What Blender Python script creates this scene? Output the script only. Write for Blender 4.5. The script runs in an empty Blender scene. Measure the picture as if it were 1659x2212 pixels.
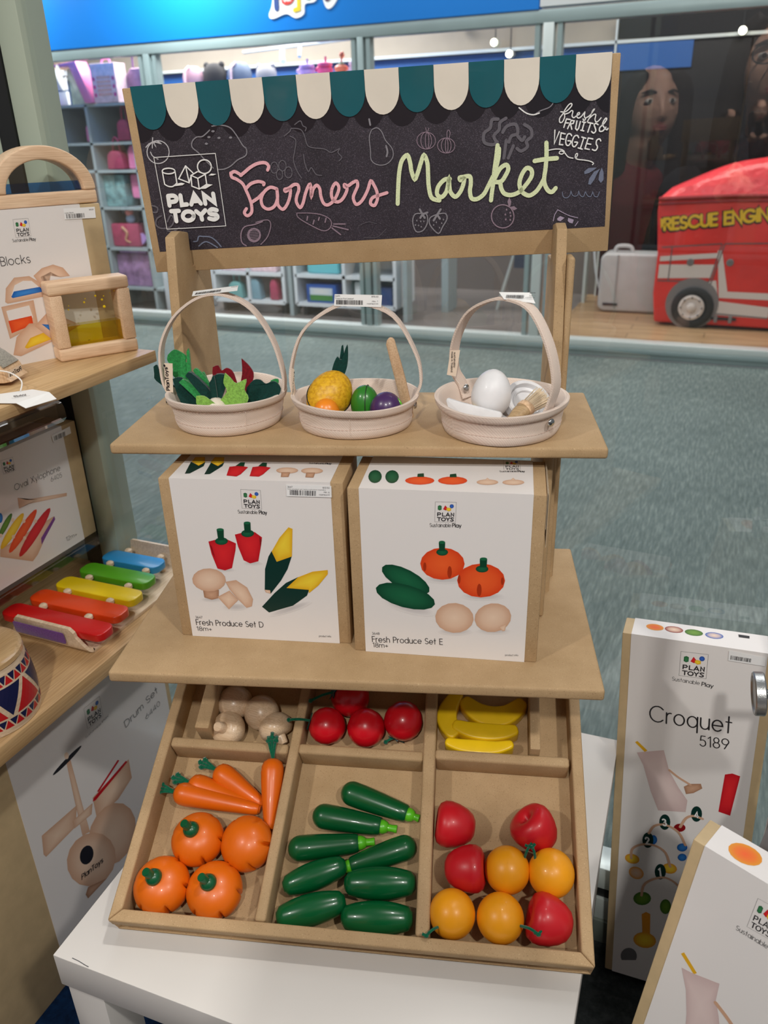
import bpy, bmesh, math, random
from mathutils import Matrix, Vector
rnd = random.Random(7)
C = bpy.context.scene.collection
R = math.radians
# ------------------------------------------------------------------ camera, world, lights, exposure
def look(loc, right, up, fwd):
    m = Matrix((right, up, [-v for v in fwd])).transposed().to_4x4(); m.translation = Vector(loc); return m
CAM_LOC = (.564, -.5991, 1.1779)
def cam_axes(yaw, pitch, roll):
    f = Vector((math.sin(yaw)*math.cos(pitch), math.cos(yaw)*math.cos(pitch), -math.sin(pitch)))
    r0 = Vector((math.cos(yaw), -math.sin(yaw), 0)); u0 = r0.cross(f)
    r = math.cos(roll)*r0 + math.sin(roll)*u0; u = -math.sin(roll)*r0 + math.cos(roll)*u0
    return r, u, f
CR, CU, CF = cam_axes(-.109014-.30, .439414, -.029657)
cd = bpy.data.cameras.new('camera'); cam = bpy.data.objects.new('camera', cd); C.objects.link(cam)
cam.matrix_world = look(CAM_LOC, CR, CU, CF)
cd.sensor_fit = 'HORIZONTAL'; cd.sensor_width = 36; cd.lens = 36*1731.14/1659; cd.clip_start = .005; cd.clip_end = 60
cd.dof.use_dof = True; cd.dof.focus_distance = .88; cd.dof.aperture_fstop = 11.0
sc = bpy.context.scene; sc.camera = cam
sc.view_settings.view_transform = 'Standard'; sc.view_settings.look = 'None'; sc.view_settings.gamma = 1
sc.view_settings.use_curve_mapping = False; sc.view_settings.exposure = 0.0
w = bpy.data.worlds.new('shop_light'); sc.world = w; w.use_nodes = True
bgn = w.node_tree.nodes['Background']; bgn.inputs[0].default_value = (.95, .97, 1, 1); bgn.inputs[1].default_value = .17
def area(name, loc, target, power, size, col=(1, .96, .9), sy=None, spread=180):
    l = bpy.data.lights.new(name, 'AREA'); l.energy = power; l.size = size; l.color = col; l.spread = R(spread)
    if sy: l.shape = 'RECTANGLE'; l.size_y = sy
    o = bpy.data.objects.new(name, l); C.objects.link(o); o.location = loc
    o.rotation_euler = (Vector(target)-Vector(loc)).to_track_quat('-Z', 'Y').to_euler(); return o
area('shop_spot', (.95, -2.0, 2.75), (.25, 0, .7), 28, .10)
area('shop_spot', (1.75, -1.0, 2.65), (.3, 0, .7), 19, .10)
area('shop_spot', (-.75, -1.9, 2.75), (.2, 0, .7), 20, .10)
area('window_spot', (.75, .15, 2.7), (.42, -1.1, 1.2), 20, .10, spread=70)  # unseen lamp added in front to light the faces reflected in the window
area('mall_panel', (-1.2, 2.2, 3.3), (-1.2, 2.2, 0), 120, 5, (1, 1, 1), 2)
area('toy_store_panel', (-3.2, 5.0, 2.44), (-3.2, 5.0, 0), 150, 2.6, (1, .97, .95), .8)
area('toy_store_panel', (.2, 4.9, 2.44), (.2, 4.9, 0), 36, 2.2, (1, .95, .88), .7)
area('fascia_wash', (-2.55, 3.35, 2.5), (-2.55, 4.05, 1.98), 16, .3, (.9, .97, 1), None, 100)
area('fascia_wash', (-4.1, 3.35, 2.5), (-4.1, 4.05, 1.98), 12, .3, (.9, .97, 1), None, 100)

# ------------------------------------------------------------------ materials
def srgb(c):
    return tuple(((v/255)/12.92 if v/255 <= .04045 else ((v/255+.055)/1.055)**2.4) for v in c)+(1,)
MATS = {}
class N:
    def __init__(s, name):
        s.m = bpy.data.materials.new(name); s.m.use_nodes = True; s.t = s.m.node_tree; s.b = s.t.nodes['Principled BSDF']
    def n(s, typ, **k):
        x = s.t.nodes.new(typ)
        for a, v in k.items(): setattr(x, a, v)
        return x
    def l(s, a, b): s.t.links.new(a, b)
    def coord(s, scale=(1, 1, 1), kind='Object'):
        t = s.n('ShaderNodeTexCoord'); m = s.n('ShaderNodeMapping'); m.inputs['Scale'].default_value = scale; s.l(t.outputs[kind], m.inputs[0]); return m.outputs[0]
    def noise(s, sc, detail=3, scale=(1, 1, 1), rough=.55):
        x = s.n('ShaderNodeTexNoise'); x.inputs['Scale'].default_value = sc; x.inputs['Detail'].default_value = detail; x.inputs['Roughness'].default_value = rough
        s.l(s.coord(scale), x.inputs['Vector']); return x.outputs['Fac']
    def ramp(s, fac, stops):
        r = s.n('ShaderNodeValToRGB'); e = r.color_ramp.elements
        while len(e) < len(stops): e.new(.5)
        for i, (p, c) in enumerate(stops): e[i].position = p; e[i].color = srgb(c) if len(c) == 3 else c
        s.l(fac, r.inputs[0]); return r.outputs[0]
    def bump(s, h, strength, dist=.001):
        x = s.n('ShaderNodeBump'); x.inputs['Strength'].default_value = strength; x.inputs['Distance'].default_value = dist
        s.l(h, x.inputs['Height']); s.l(x.outputs[0], s.b.inputs['Normal'])
def mat(name, col, rough=.5, var=0, vs=60, bump=0, bs=300, bd=.0006, metal=0, coat=0, spec=.5, scale=(1, 1, 1), sheen=0, emit=0):
    if name in MATS: return MATS[name]
    n = N(name); b = n.b; b.inputs['Roughness'].default_value = rough; b.inputs['Metallic'].default_value = metal
    b.inputs['Coat Weight'].default_value = coat; b.inputs['Specular IOR Level'].default_value = spec; b.inputs['Sheen Weight'].default_value = sheen
    if var:
        lo = tuple(max(0, v*(1-var)) for v in col); hi = tuple(min(255, v*(1+var*.7)) for v in col)
        n.l(n.ramp(n.noise(vs, 4, scale), [(.3, lo), (.7, hi)]), b.inputs['Base Color'])
    else: b.inputs['Base Color'].default_value = srgb(col)
    if bump: n.bump(n.noise(bs, 2, scale), bump, bd)
    if emit: b.inputs['Emission Color'].default_value = srgb(col); b.inputs['Emission Strength'].default_value = emit
    MATS[name] = n.m; return n.m
def m_kraft():
    n = N('kraft_cardboard'); b = n.b; b.inputs['Roughness'].default_value = .72; b.inputs['Specular IOR Level'].default_value = .35
    a = n.ramp(n.noise(26, 5), [(.3, (172, 143, 105)), (.7, (185, 156, 118))])
    sp = n.ramp(n.noise(900, 1), [(.28, (150, 132, 112)), (.36, (255, 255, 255))])
    hl = n.ramp(n.noise(700, 1, (1, 1, 1.01)), [(.68, (0, 0, 0, 1)), (.74, (.35, .3, .22, 1))])
    mx = n.n('ShaderNodeMix', data_type='RGBA', blend_type='MULTIPLY'); mx.inputs[0].default_value = .45
    n.l(a, mx.inputs[6]); n.l(sp, mx.inputs[7])
    ad = n.n('ShaderNodeMix', data_type='RGBA', blend_type='ADD'); ad.inputs[0].default_value = .35
    n.l(mx.outputs[2], ad.inputs[6]); n.l(hl, ad.inputs[7]); n.l(ad.outputs[2], b.inputs['Base Color'])
    n.bump(n.noise(420, 3), .12, .0006); return n.m
def m_wood(name, lo, hi, axis=0, sc=7, rough=.45, ring=34, coat=0):
    if name in MATS: return MATS[name]
    n = N(name); b = n.b; b.inputs['Roughness'].default_value = rough; b.inputs['Coat Weight'].default_value = coat; b.inputs['Specular IOR Level'].default_value = .4
    s = [ring, ring, ring]; s[axis] = sc
    a = n.noise(1, 5, tuple(s), .6)
    g = [ring*14]*3; g[axis] = sc*2
    c1 = n.ramp(a, [(.3, lo), (.7, hi)])
    c2 = n.ramp(n.noise(1, 3, tuple(g)), [(.35, tuple(v*.86 for v in lo)), (.6, (255, 255, 255))])
    mx = n.n('ShaderNodeMix', data_type='RGBA', blend_type='MULTIPLY'); mx.inputs[0].default_value = .35
    n.l(c1, mx.inputs[6]); n.l(c2, mx.inputs[7]); n.l(mx.outputs[2], b.inputs['Base Color']); n.bump(a, .05)
    MATS[name] = n.m; return n.m
def m_canvas():
    n = N('natural_canvas'); b = n.b; b.inputs['Roughness'].default_value = .85; b.inputs['Sheen Weight'].default_value = .25; b.inputs['Specular IOR Level'].default_value = .2
    w1 = n.n('ShaderNodeTexWave', wave_type='BANDS', bands_direction='DIAGONAL'); w1.inputs['Scale'].default_value = 260; n.l(n.coord((1, 1, 1)), w1.inputs[0])
    w2 = n.n('ShaderNodeTexWave', wave_type='BANDS', bands_direction='Z'); w2.inputs['Scale'].default_value = 330; n.l(n.coord(), w2.inputs[0])
    mx = n.n('ShaderNodeMath', operation='MULTIPLY'); n.l(w1.outputs['Fac'], mx.inputs[0]); n.l(w2.outputs['Fac'], mx.inputs[1])
    n.l(n.ramp(mx.outputs[0], [(.0, (216, 197, 183)), (.5, (236, 219, 206))]), b.inputs['Base Color']); n.bump(mx.outputs[0], .22, .0005); return n.m
def m_carpet(name, a, bcol, c, scale=(120, 13, 1)):
    n = N(name); b = n.b; b.inputs['Roughness'].default_value = .95; b.inputs['Specular IOR Level'].default_value = .15
    st = n.noise(1, 5, scale, .65); big = n.noise(2.2, 3)
    ad = n.n('ShaderNodeMix', data_type='FLOAT'); ad.inputs[0].default_value = .22; n.l(st, ad.inputs[2]); n.l(big, ad.inputs[3])
    n.l(n.ramp(ad.outputs[0], [(.34, a), (.5, bcol), (.66, c)]), b.inputs['Base Color']); n.bump(n.noise(400, 2), .5, .003); return n.m
def m_glass(name, tint=(1, 1, 1), boost=1.8, rough=0.0):
    if name in MATS: return MATS[name]
    n = N(name); t = n.t; t.nodes.remove(n.b); out = t.nodes['Material Output']
    tr = n.n('ShaderNodeBsdfTransparent'); tr.inputs[0].default_value = (*tint, 1); gl = n.n('ShaderNodeBsdfGlossy'); gl.inputs['Roughness'].default_value = rough
    fr = n.n('ShaderNodeFresnel'); fr.inputs[0].default_value = 1.5; mu = n.n('ShaderNodeMath', operation='MULTIPLY', use_clamp=True); mu.inputs[1].default_value = boost
    g = n.n('ShaderNodeNewGeometry'); sub = n.n('ShaderNodeMath', operation='SUBTRACT'); sub.inputs[0].default_value = 1; n.l(g.outputs['Backfacing'], sub.inputs[1])
    # thin sheet: both sides see the outside-to-glass Fresnel term
    inv = n.n('ShaderNodeMath', operation='MULTIPLY_ADD'); n.l(g.outputs['Backfacing'], inv.inputs[0]); inv.inputs[1].default_value = 1/1.5-1.5; inv.inputs[2].default_value = 1.5; n.l(inv.outputs[0], fr.inputs[0])
    n.l(fr.outputs[0], mu.inputs[0]); mx = n.n('ShaderNodeMixShader'); n.l(mu.outputs[0], mx.inputs[0]); n.l(tr.outputs[0], mx.inputs[1]); n.l(gl.outputs[0], mx.inputs[2]); n.l(mx.outputs[0], out.inputs[0])
    MATS[name] = n.m; return n.m
def m_board():
    n = N('chalkboard_paper'); b = n.b; b.inputs['Roughness'].default_value = .5
    sp = n.ramp(n.noise(1500, 1), [(.56, (46, 40, 50)), (.72, (104, 96, 108))])
    bg = n.ramp(n.noise(14, 3), [(.35, (190, 190, 190)), (.65, (255, 255, 255))])
    mx = n.n('ShaderNodeMix', data_type='RGBA', blend_type='MULTIPLY'); mx.inputs[0].default_value = .7; n.l(sp, mx.inputs[6]); n.l(bg, mx.inputs[7]); n.l(mx.outputs[2], b.inputs['Base Color']); return n.m
def m_print(name='printed_ink', chalk=False, rough=.35):
    n = N(name); b = n.b; b.inputs['Roughness'].default_value = rough
    a = n.n('ShaderNodeVertexColor', layer_name='Col')
    if chalk:
        f = n.ramp(n.noise(1100, 2), [(.27, (.12, .12, .12, 1)), (.40, (1, 1, 1, 1))])
        mx = n.n('ShaderNodeMix', data_type='RGBA'); n.l(f, mx.inputs[0]); mx.inputs[6].default_value = srgb((58, 53, 62)); n.l(a.outputs[0], mx.inputs[7]); n.l(mx.outputs[2], b.inputs['Base Color'])
    else: n.l(a.outputs[0], b.inputs['Base Color'])
    return n.m
KRAFT = m_kraft(); CANVAS = m_canvas(); BOARD = m_board(); INK = m_print(); CHALK = m_print('chalk_print', True, .55)
CARD = mat('white_card', (232, 228, 226), .28, coat=.15)
PAPER = mat('paper_label', (240, 240, 238), .4)
LAMI = mat('white_laminate', (212, 209, 205), .32, .015, 4)
SHELFW = m_wood('birch_shelf', (196, 160, 112), (214, 182, 136), 1, 5, .42, 26)
RUBBER = m_wood('rubberwood', (216, 180, 142), (234, 204, 168), 1, 10, .45, 40)
PALEW = m_wood('pale_beech', (222, 198, 168), (236, 216, 188), 1, 8, .4, 30)
TOYW = m_wood('turned_maple', (216, 186, 150), (236, 212, 182), 0, 14, .3, 60, .3)
def paint(name, col, rough=.32, coat=.25): return mat('paint_'+name, col, rough, .03, 30, .04, 140, .0005, coat=coat)
def felt(name, col): return mat('felt_'+name, col, .95, .16, 500, .5, 900, .0008, spec=.1, sheen=.4)
POST = mat('painted_frame', (170, 182, 166), .5, .015, 5)
GASK = mat('black_gasket', (22, 24, 25), .55)
ALU = mat('aluminium_frame', (150, 168, 168), .35, .02, 8, metal=.25)
ALUL = mat('bright_aluminium', (205, 215, 212), .3, metal=.2)
CHROME = mat('chrome', (200, 203, 203), .2, metal=1)
GLASS = m_glass('window_glass'); ACRYL = m_glass('clear_acrylic', (.96, .97, .95), 1.2)

# ------------------------------------------------------------------ geometry
I4 = Matrix.Identity(4)
class Geo:
    def __init__(s): s.v = []; s.f = []; s.c = []; s.mi = []; s.cur = 0
    def add(s, vs, fs, M=None, col=None):
        k = len(s.v); s.v += [tuple(M @ Vector(p)) if M else tuple(p) for p in vs]
        s.f += [tuple(i+k for i in f) for f in fs]; s.mi += [s.cur]*len(fs)
        s.c += [col or (1, 1, 1, 1)]*len(vs) if not isinstance(col, list) else col
        return s
    def box(s, x0, x1, y0, y1, z0, z1, M=None):
        return s.add([(x, y, z) for z in (z0, z1) for y in (y0, y1) for x in (x0, x1)], [(0, 2, 3, 1), (4, 5, 7, 6), (0, 1, 5, 4), (1, 3, 7, 5), (3, 2, 6, 7), (2, 0, 4, 6)], M)
    def lathe(s, prof, n=24, M=None, sx=1, sy=1, groove=None):
        vs = []; fs = []; m = len(prof)
        for r, z in prof:
            for k in range(n):
                a = 2*math.pi*k/n; q = r*(groove(a, z) if groove else 1); vs.append((q*math.cos(a)*sx, q*math.sin(a)*sy, z))
        for j in range(m-1):
            for k in range(n):
                a = j*n+k; b = j*n+(k+1) % n; fs.append((a, b, b+n, a+n))
        if prof[0][0] > 1e-6: fs.append(tuple(reversed(range(n))))
        if prof[-1][0] > 1e-6: fs.append(tuple(range((m-1)*n, m*n)))
        return s.add(vs, fs, M)
    def ball(s, c, r, n=20, M=None, rot=None):
        if not hasattr(r, '__len__'): r = (r, r, r)
        T = Matrix.Translation(c) @ (rot.to_4x4() if rot else I4) @ Matrix.Diagonal((*r, 1))
        h = n//2; return s.lathe([(max(1e-7, math.sin(math.pi*j/h)), -math.cos(math.pi*j/h)) for j in range(h+1)], n, (M @ T) if M else T)
    def tube(s, pts, rad, n=8, M=None, flat=1):
        pts = [Vector(p) for p in pts]; m = len(pts)
        if not hasattr(rad, '__len__'): rad = [rad]*m
        t0 = (pts[1]-pts[0]).normalized(); up = t0.orthogonal().normalized(); vs = []; fs = []
        for i, p in enumerate(pts):
            t = (pts[min(i+1, m-1)]-pts[max(i-1, 0)]).normalized(); up = (up-t*up.dot(t)).normalized(); sd = t.cross(up)
            for k in range(n):
                a = 2*math.pi*k/n; vs.append(p+rad[i]*(math.cos(a)*up+flat*math.sin(a)*sd))
        for j in range(m-1):
            for k in range(n): a = j*n+k; b = j*n+(k+1) % n; fs.append((a, b, b+n, a+n))
        fs += [tuple(reversed(range(n))), tuple(range((m-1)*n, m*n))]
        return s.add(vs, fs, M)
    def strap(s, pts, wid, th, side, M=None):
        # flat band along pts; side = direction of its width
        pts = [Vector(p) for p in pts]; m = len(pts); vs = []; fs = []
        for i, p in enumerate(pts):
            t = (pts[min(i+1, m-1)]-pts[max(i-1, 0)]).normalized(); sd = Vector(side[i] if hasattr(side[0], '__len__') else side); sd = (sd-t*sd.dot(t)).normalized(); nn = t.cross(sd)
            W = wid[i] if hasattr(wid, '__len__') else wid
            for a, b in ((-1, -1), (-.9, -1.25), (0, -1), (.9, -1.25), (1, -1), (1, 1), (.9, 1.25), (0, 1), (-.9, 1.25), (-1, 1)): vs.append(p+sd*a*W/2+nn*b*th/2)
        for j in range(m-1):
            for k in range(10): a = j*10+k; b = j*10+(k+1) % 10; fs.append((a, b, b+10, a+10))
        fs += [tuple(reversed(range(10))), tuple(range((m-1)*10, m*10))]
        return s.add(vs, fs, M)
    def prism(s, poly, z0, z1, M=None, holes=None):
        n = len(poly); ar = sum(poly[i][0]*poly[(i+1) % n][1]-poly[(i+1) % n][0]*poly[i][1] for i in range(n))
        if ar < 0: poly = poly[::-1]
        return s.add([(x, y, z0) for x, y in poly]+[(x, y, z1) for x, y in poly], [tuple(reversed(range(n))), tuple(range(n, 2*n))]+[(i, (i+1) % n, n+(i+1) % n, n+i) for i in range(n)], M)
    def ringprism(s, outer, inner, z0, z1, M=None):
        n = len(outer); vs = [(x, y, z) for z in (z0, z1) for L in (outer, inner) for x, y in L]; fs = []
        for i in range(n):
            j = (i+1) % n; o, oj, q, qj = i, j, n+i, n+j; O, OJ, Q, QJ = 2*n+i, 2*n+j, 3*n+i, 3*n+j
            fs += [(o, q, qj, oj), (O, OJ, QJ, Q), (o, oj, OJ, O), (q, Q, QJ, qj)]
        return s.add(vs, fs, M)
WM = {}
def mesh_of(name, g, mats, bevel=0, seg=2, angle=35, flat=False):
    me = bpy.data.meshes.new(name); me.from_pydata(g.v, [], g.f)
    for m in (mats if isinstance(mats, (list, tuple)) else [mats]): me.materials.append(m)
    if any(g.mi): me.polygons.foreach_set('material_index', g.mi)
    if any(c != (1, 1, 1, 1) for c in g.c):
        at = me.color_attributes.new('Col', 'FLOAT_COLOR', 'POINT'); at.data.foreach_set('color', [x for c in g.c for x in c])
    if bevel:
        bm = bmesh.new(); bm.from_mesh(me); bmesh.ops.remove_doubles(bm, verts=bm.verts, dist=1e-6)
        es = [e for e in bm.edges if len(e.link_faces) == 2 and e.calc_face_angle(0) > .6]
        bmesh.ops.bevel(bm, geom=es, offset=bevel, segments=seg, profile=.5, affect='EDGES', clamp_overlap=True); bmesh.ops.recalc_face_normals(bm, faces=bm.faces); bm.to_mesh(me); bm.free()
    if not flat:
        me.shade_smooth(); me.set_sharp_from_angle(angle=R(angle))
    me.update(); return me
def place(o, M, parent):
    C.objects.link(o)
    if parent is not None:
        o.parent = parent; o.matrix_parent_inverse = I4; o.matrix_basis = WM[parent.name].inverted() @ M
    else: o.matrix_basis = M
    WM[o.name] = M.copy()
def obj(name, g, mats, parent=None, M=I4, bevel=0, seg=2, angle=35, flat=False, label=None, kind=None):
    o = bpy.data.objects.new(name, mesh_of(name, g, mats, bevel, seg, angle, flat) if isinstance(g, Geo) else g); place(o, M, parent)
    if label: o['label'] = label
    if kind: o['kind'] = kind
    return o
def tag(o, label, cat, group=None):
    o['label'] = label; o['category'] = cat
    if group: o['group'] = group
    return o
def thing(name, label, cat, M=I4, group=None):
    o = bpy.data.objects.new(name, None); o.empty_display_size = .02; place(o, M, None); return tag(o, label, cat, group)
def struct(name, g, mats, parent=None, **k):
    o = obj(name, g, mats, parent, **k)
    if parent is None: o['kind'] = 'structure'
    return o
def copy_tree(o, M):
    def rec(src, Mw, par):
        d = src.copy(); C.objects.link(d); WM[d.name] = Mw
        if par is not None:
            d.parent = par; d.matrix_parent_inverse = I4; d.matrix_basis = WM[par.name].inverted() @ Mw
        else: d.matrix_basis = Mw
        for ch in list(src.children):
            if ch.name in WM: rec(ch, Mw @ (WM[src.name].inverted() @ WM[ch.name]), d)
        return d
    return rec(o, M, None)
def Tr(x, y, z): return Matrix.Translation((x, y, z))
def Rz(a): return Matrix.Rotation(a, 4, 'Z')
def Rx(a): return Matrix.Rotation(a, 4, 'X')
def Ry(a): return Matrix.Rotation(a, 4, 'Y')
def frame(o, x, y, z):
    m = Matrix((x, y, z)).transposed().to_4x4(); m.translation = Vector(o); return m
def smooth(pts, k=4, closed=False):
    out = []; n = len(pts); P = [Vector(p) for p in pts]
    for i in range(n-1):
        a, b, c_, d = P[max(i-1, 0)], P[i], P[i+1], P[min(i+2, n-1)]
        for j in range(k):
            t = j/k; out.append(.5*((2*b)+(c_-a)*t+(2*a-5*b+4*c_-d)*t*t+(3*b-a-3*c_+d)*t**3))
    out.append(P[-1]); return out
def rrect(x0, x1, y0, y1, r, n=5):
    out = []
    for cx, cy, a0 in ((x1-r, y1-r, 0), (x0+r, y1-r, 90), (x0+r, y0+r, 180), (x1-r, y0+r, 270)):
        for k in range(n+1): a = R(a0+90*k/n); out.append((cx+r*math.cos(a), cy+r*math.sin(a)))
    return out
# ------------------------------------------------------------------ printing: strokes, fills and a stroke alphabet
PAL = dict(ink=(38, 36, 40), board=(44, 40, 48), dark2=(30, 27, 34), pink=(236, 178, 186), lime=(222, 232, 186), white=(238, 238, 236), steel=(112, 120, 142), ash=(134, 131, 138), pale=(190, 188, 192), dim=(98, 94, 102), mauve=(142, 122, 136), lilac=(166, 152, 176),
 green1=(30, 90, 55), green2=(60, 130, 80), red0=(140, 14, 22), red1=(190, 20, 34), red2=(222, 40, 46), yel1=(226, 172, 30), yel2=(244, 214, 62), blue1=(26, 66, 150), blue2=(60, 110, 200), shade=(196, 192, 192), white2=(232, 228, 226), or0=(170, 50, 16), or1=(220, 66, 26), or2=(240, 98, 44), or3=(226, 150, 44),
 gr1=(10, 66, 44), gr2=(26, 100, 66), gr3=(110, 150, 50), gr3b=(60, 104, 36), wood0=(164, 120, 92), wood1=(206, 164, 136), wood2=(234, 206, 182), felt=(8, 50, 44), bl1=(16, 90, 176), bl2=(60, 140, 220), vio=(120, 60, 140), dark=(34, 34, 40), grey=(110, 110, 112), bag1=(206, 182, 180), bag2=(226, 206, 202), lab=(240, 240, 240), teal=(24, 92, 102), cream=(232, 226, 214), qr=(60, 60, 60))
PAL = {k: srgb(v) for k, v in PAL.items()}
GL = {'a': '.64|A.32 .34 .32 .34 0 360;L.64 0 .64 .68', 'b': '.64|A.32 .34 .32 .34 0 360;L0 0 0 1', 'c': '.58|A.32 .34 .32 .34 45 315', 'd': '.64|A.32 .34 .32 .34 0 360;L.64 0 .64 1', 'e': '.64|L.02 .34 .64 .34A.32 .34 .32 .34 0 318', 'f': '.34|A.34 .8 .19 .2 80 180L.15 .6 .15 0;L0 .64 .34 .64', 'g': '.64|A.32 .34 .32 .34 0 360;L.64 .68 .64 0A.32 -.02 .32 .27 0 -150', 'h': '.54|L0 0 0 1;A.27 .4 .27 .28 180 0L.54 0', 'i': '.0|L0 0 0 .68;L0 .9 0 .93', 'j': '.1|L.1 .68 .1 -.1;L.1 .9 .1 .93', 'k': '.5|L0 0 0 1;L.45 .68 0 .28;L.17 .42 .5 0', 'l': '0|L0 0 0 1', 'm': '.88|L0 0 0 .68;A.22 .44 .22 .24 180 0L.44 0;A.66 .44 .22 .24 180 0L.88 0', 'n': '.54|L0 0 0 .68;A.27 .4 .27 .28 180 0L.54 0', 'o': '.66|A.33 .34 .33 .34 0 360', 'p': '.64|A.32 .34 .32 .34 0 360;L0 .68 0 -.3', 'q': '.64|A.32 .34 .32 .34 0 360;L.64 .68 .64 -.3', 'r': '.3|L0 0 0 .68;A.24 .4 .24 .28 180 75', 's': '.42|A.21 .5 .19 .17 40 270A.21 .17 .21 .17 90 -140', 't': '.34|L.16 1 .16 0;L0 .66 .34 .66', 'u': '.54|L0 .68 0 .28A.27 .28 .27 .28 180 360L.54 .68;L.54 .3 .54 0', 'v': '.54|L0 .68 .27 0 .54 .68', 'w': '.8|L0 .68 .2 0 .4 .68 .6 0 .8 .68', 'x': '.5|L0 0 .5 .68;L0 .68 .5 0', 'y': '.54|L0 .68 .27 0;L.54 .68 .15 -.3', 'z': '.46|L0 .68 .46 .68 0 0 .46 0',
 'A': '.76|L0 0 .38 1 .76 0;L.14 .36 .62 .36', 'B': '.56|L0 0 0 1 .3 1A.3 .76 .22 .24 90 -90L0 .52;L.3 .52A.3 .26 .26 .26 90 -90L0 0', 'C': '.9|A.5 .5 .5 .5 42 318', 'D': '.74|L0 0 0 1 .26 1A.26 .5 .48 .5 90 -90L0 0', 'E': '.5|L.5 1 0 1 0 0 .5 0;L0 .52 .46 .52', 'F': '.48|L.48 1 0 1 0 0;L0 .52 .44 .52', 'G': '.96|A.5 .5 .5 .5 45 350L.55 .46', 'I': '0|L0 0 0 1', 'L': '.44|L0 1 0 0 .44 0', 'M': '.86|L0 0 .1 1 .43 .2 .76 1 .86 0', 'N': '.7|L0 0 0 1 .7 0 .7 1', 'O': '1|A.5 .5 .5 .5 0 360', 'P': '.54|L0 0 0 1 .28 1A.28 .74 .26 .26 90 -90L0 .48', 'R': '.56|L0 0 0 1 .28 1A.28 .74 .26 .26 90 -90L0 .48;L.26 .48 .56 0', 'S': '.54|A.27 .74 .25 .26 35 270A.27 .24 .27 .24 90 -150', 'T': '.56|L0 1 .56 1;L.28 1 .28 0', 'U': '.66|L0 1 0 .33A.33 .33 .33 .33 180 360L.66 1', 'V': '.7|L0 1 .35 0 .7 1', 'W': '1.1|L0 1 .28 0 .55 1 .82 0 1.1 1', 'X': '.64|L0 0 .64 1;L0 1 .64 0', 'Y': '.66|L0 1 .33 .46 .66 1;L.33 .46 .33 0',
 '0': '.6|A.3 .5 .3 .5 0 360', '1': '.24|L0 .84 .2 1 .2 0', '2': '.52|A.26 .74 .26 .26 180 -20L.46 .6 0 0 .52 0', '3': '.52|A.24 .76 .22 .24 150 -80A.26 .26 .26 .27 85 -150', '4': '.6|L.46 0 .46 1 0 .26 .6 .26', '5': '.52|L.46 1 .12 1 .06 .56A.25 .31 .26 .31 120 -150', '6': '.58|A.29 .29 .29 .29 0 360;L.06 .44 .36 1', '7': '.5|L0 1 .5 1 .14 0', '8': '.54|A.27 .75 .22 .25 0 360;A.27 .26 .27 .26 0 360', '9': '.58|A.29 .71 .29 .29 0 360;L.52 .56 .22 0', '+': '.5|L.25 .1 .25 .6;L0 .35 .5 .35', '$': '.5|A.25 .7 .23 .22 35 270A.25 .27 .25 .22 90 -150;L.25 -.1 .25 1.1', '.': '.02|L0 0 .01 .04', '-': '.3|L0 .35 .3 .35', ' ': '.3|', '®': '.4|A.2 .85 .2 .2 0 360;L.13 .75 .13 .95 .24 .95 .27 .88 .15 .85;L.2 .85 .28 .75'}
import re as _re
def glyph(ch):
    w_, body = GL.get(ch, GL['o']).split('|'); st = []
    for s_ in body.split(';'):
        pts = []
        for op, arg in _re.findall(r'([LA])([^LA]*)', s_):
            v = [float(x) for x in _re.findall(r'-?\d*\.?\d+', arg)]
            if op == 'L': pts += [(v[i], v[i+1]) for i in range(0, len(v), 2)]
            else:
                n = max(4, int(abs(v[5]-v[4])/20)); pts += [(v[0]+v[2]*math.cos(R(v[4]+(v[5]-v[4])*k/n)), v[1]+v[3]*math.sin(R(v[4]+(v[5]-v[4])*k/n))) for k in range(n+1)]
        if pts: st.append(pts)
    return float(w_), st
def ribbon(g, pts, wd, z, col, cap=True):
    P = [Vector((p[0], p[1])) for p in pts]; Q = [P[0]]
    for p in P[1:]:
        if (p-Q[-1]).length > 1e-6: Q.append(p)
    n = len(Q)
    if n < 2: return
    vs = []; fs = []; h = wd/2
    for i in range(n):
        t1 = (Q[i]-Q[i-1]).normalized() if i else (Q[1]-Q[0]).normalized(); t2 = (Q[i+1]-Q[i]).normalized() if i < n-1 else t1
        t = t1+t2; t = t.normalized() if t.length > 1e-3 else t1; nn = Vector((-t.y, t.x)); k = h/max(.45, t.dot(t1))
        vs += [(Q[i].x+nn.x*k, Q[i].y+nn.y*k, z), (Q[i].x-nn.x*k, Q[i].y-nn.y*k, z)]
    fs = [(2*i, 2*i+1, 2*i+3, 2*i+2) for i in range(n-1)]
    g.add(vs, fs, None, [col]*len(vs))
    if cap:
        for p, t in ((Q[0], Q[0]-Q[1]), (Q[-1], Q[-1]-Q[-2])):
            a0 = math.atan2(t.y, t.x); cv = [(p.x+h*math.cos(a0+R(a)), p.y+h*math.sin(a0+R(a)), z) for a in (-90, -45, 0, 45, 90)]; g.add(cv, [(0, 1, 2, 3, 4)], None, [col]*5)
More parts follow.
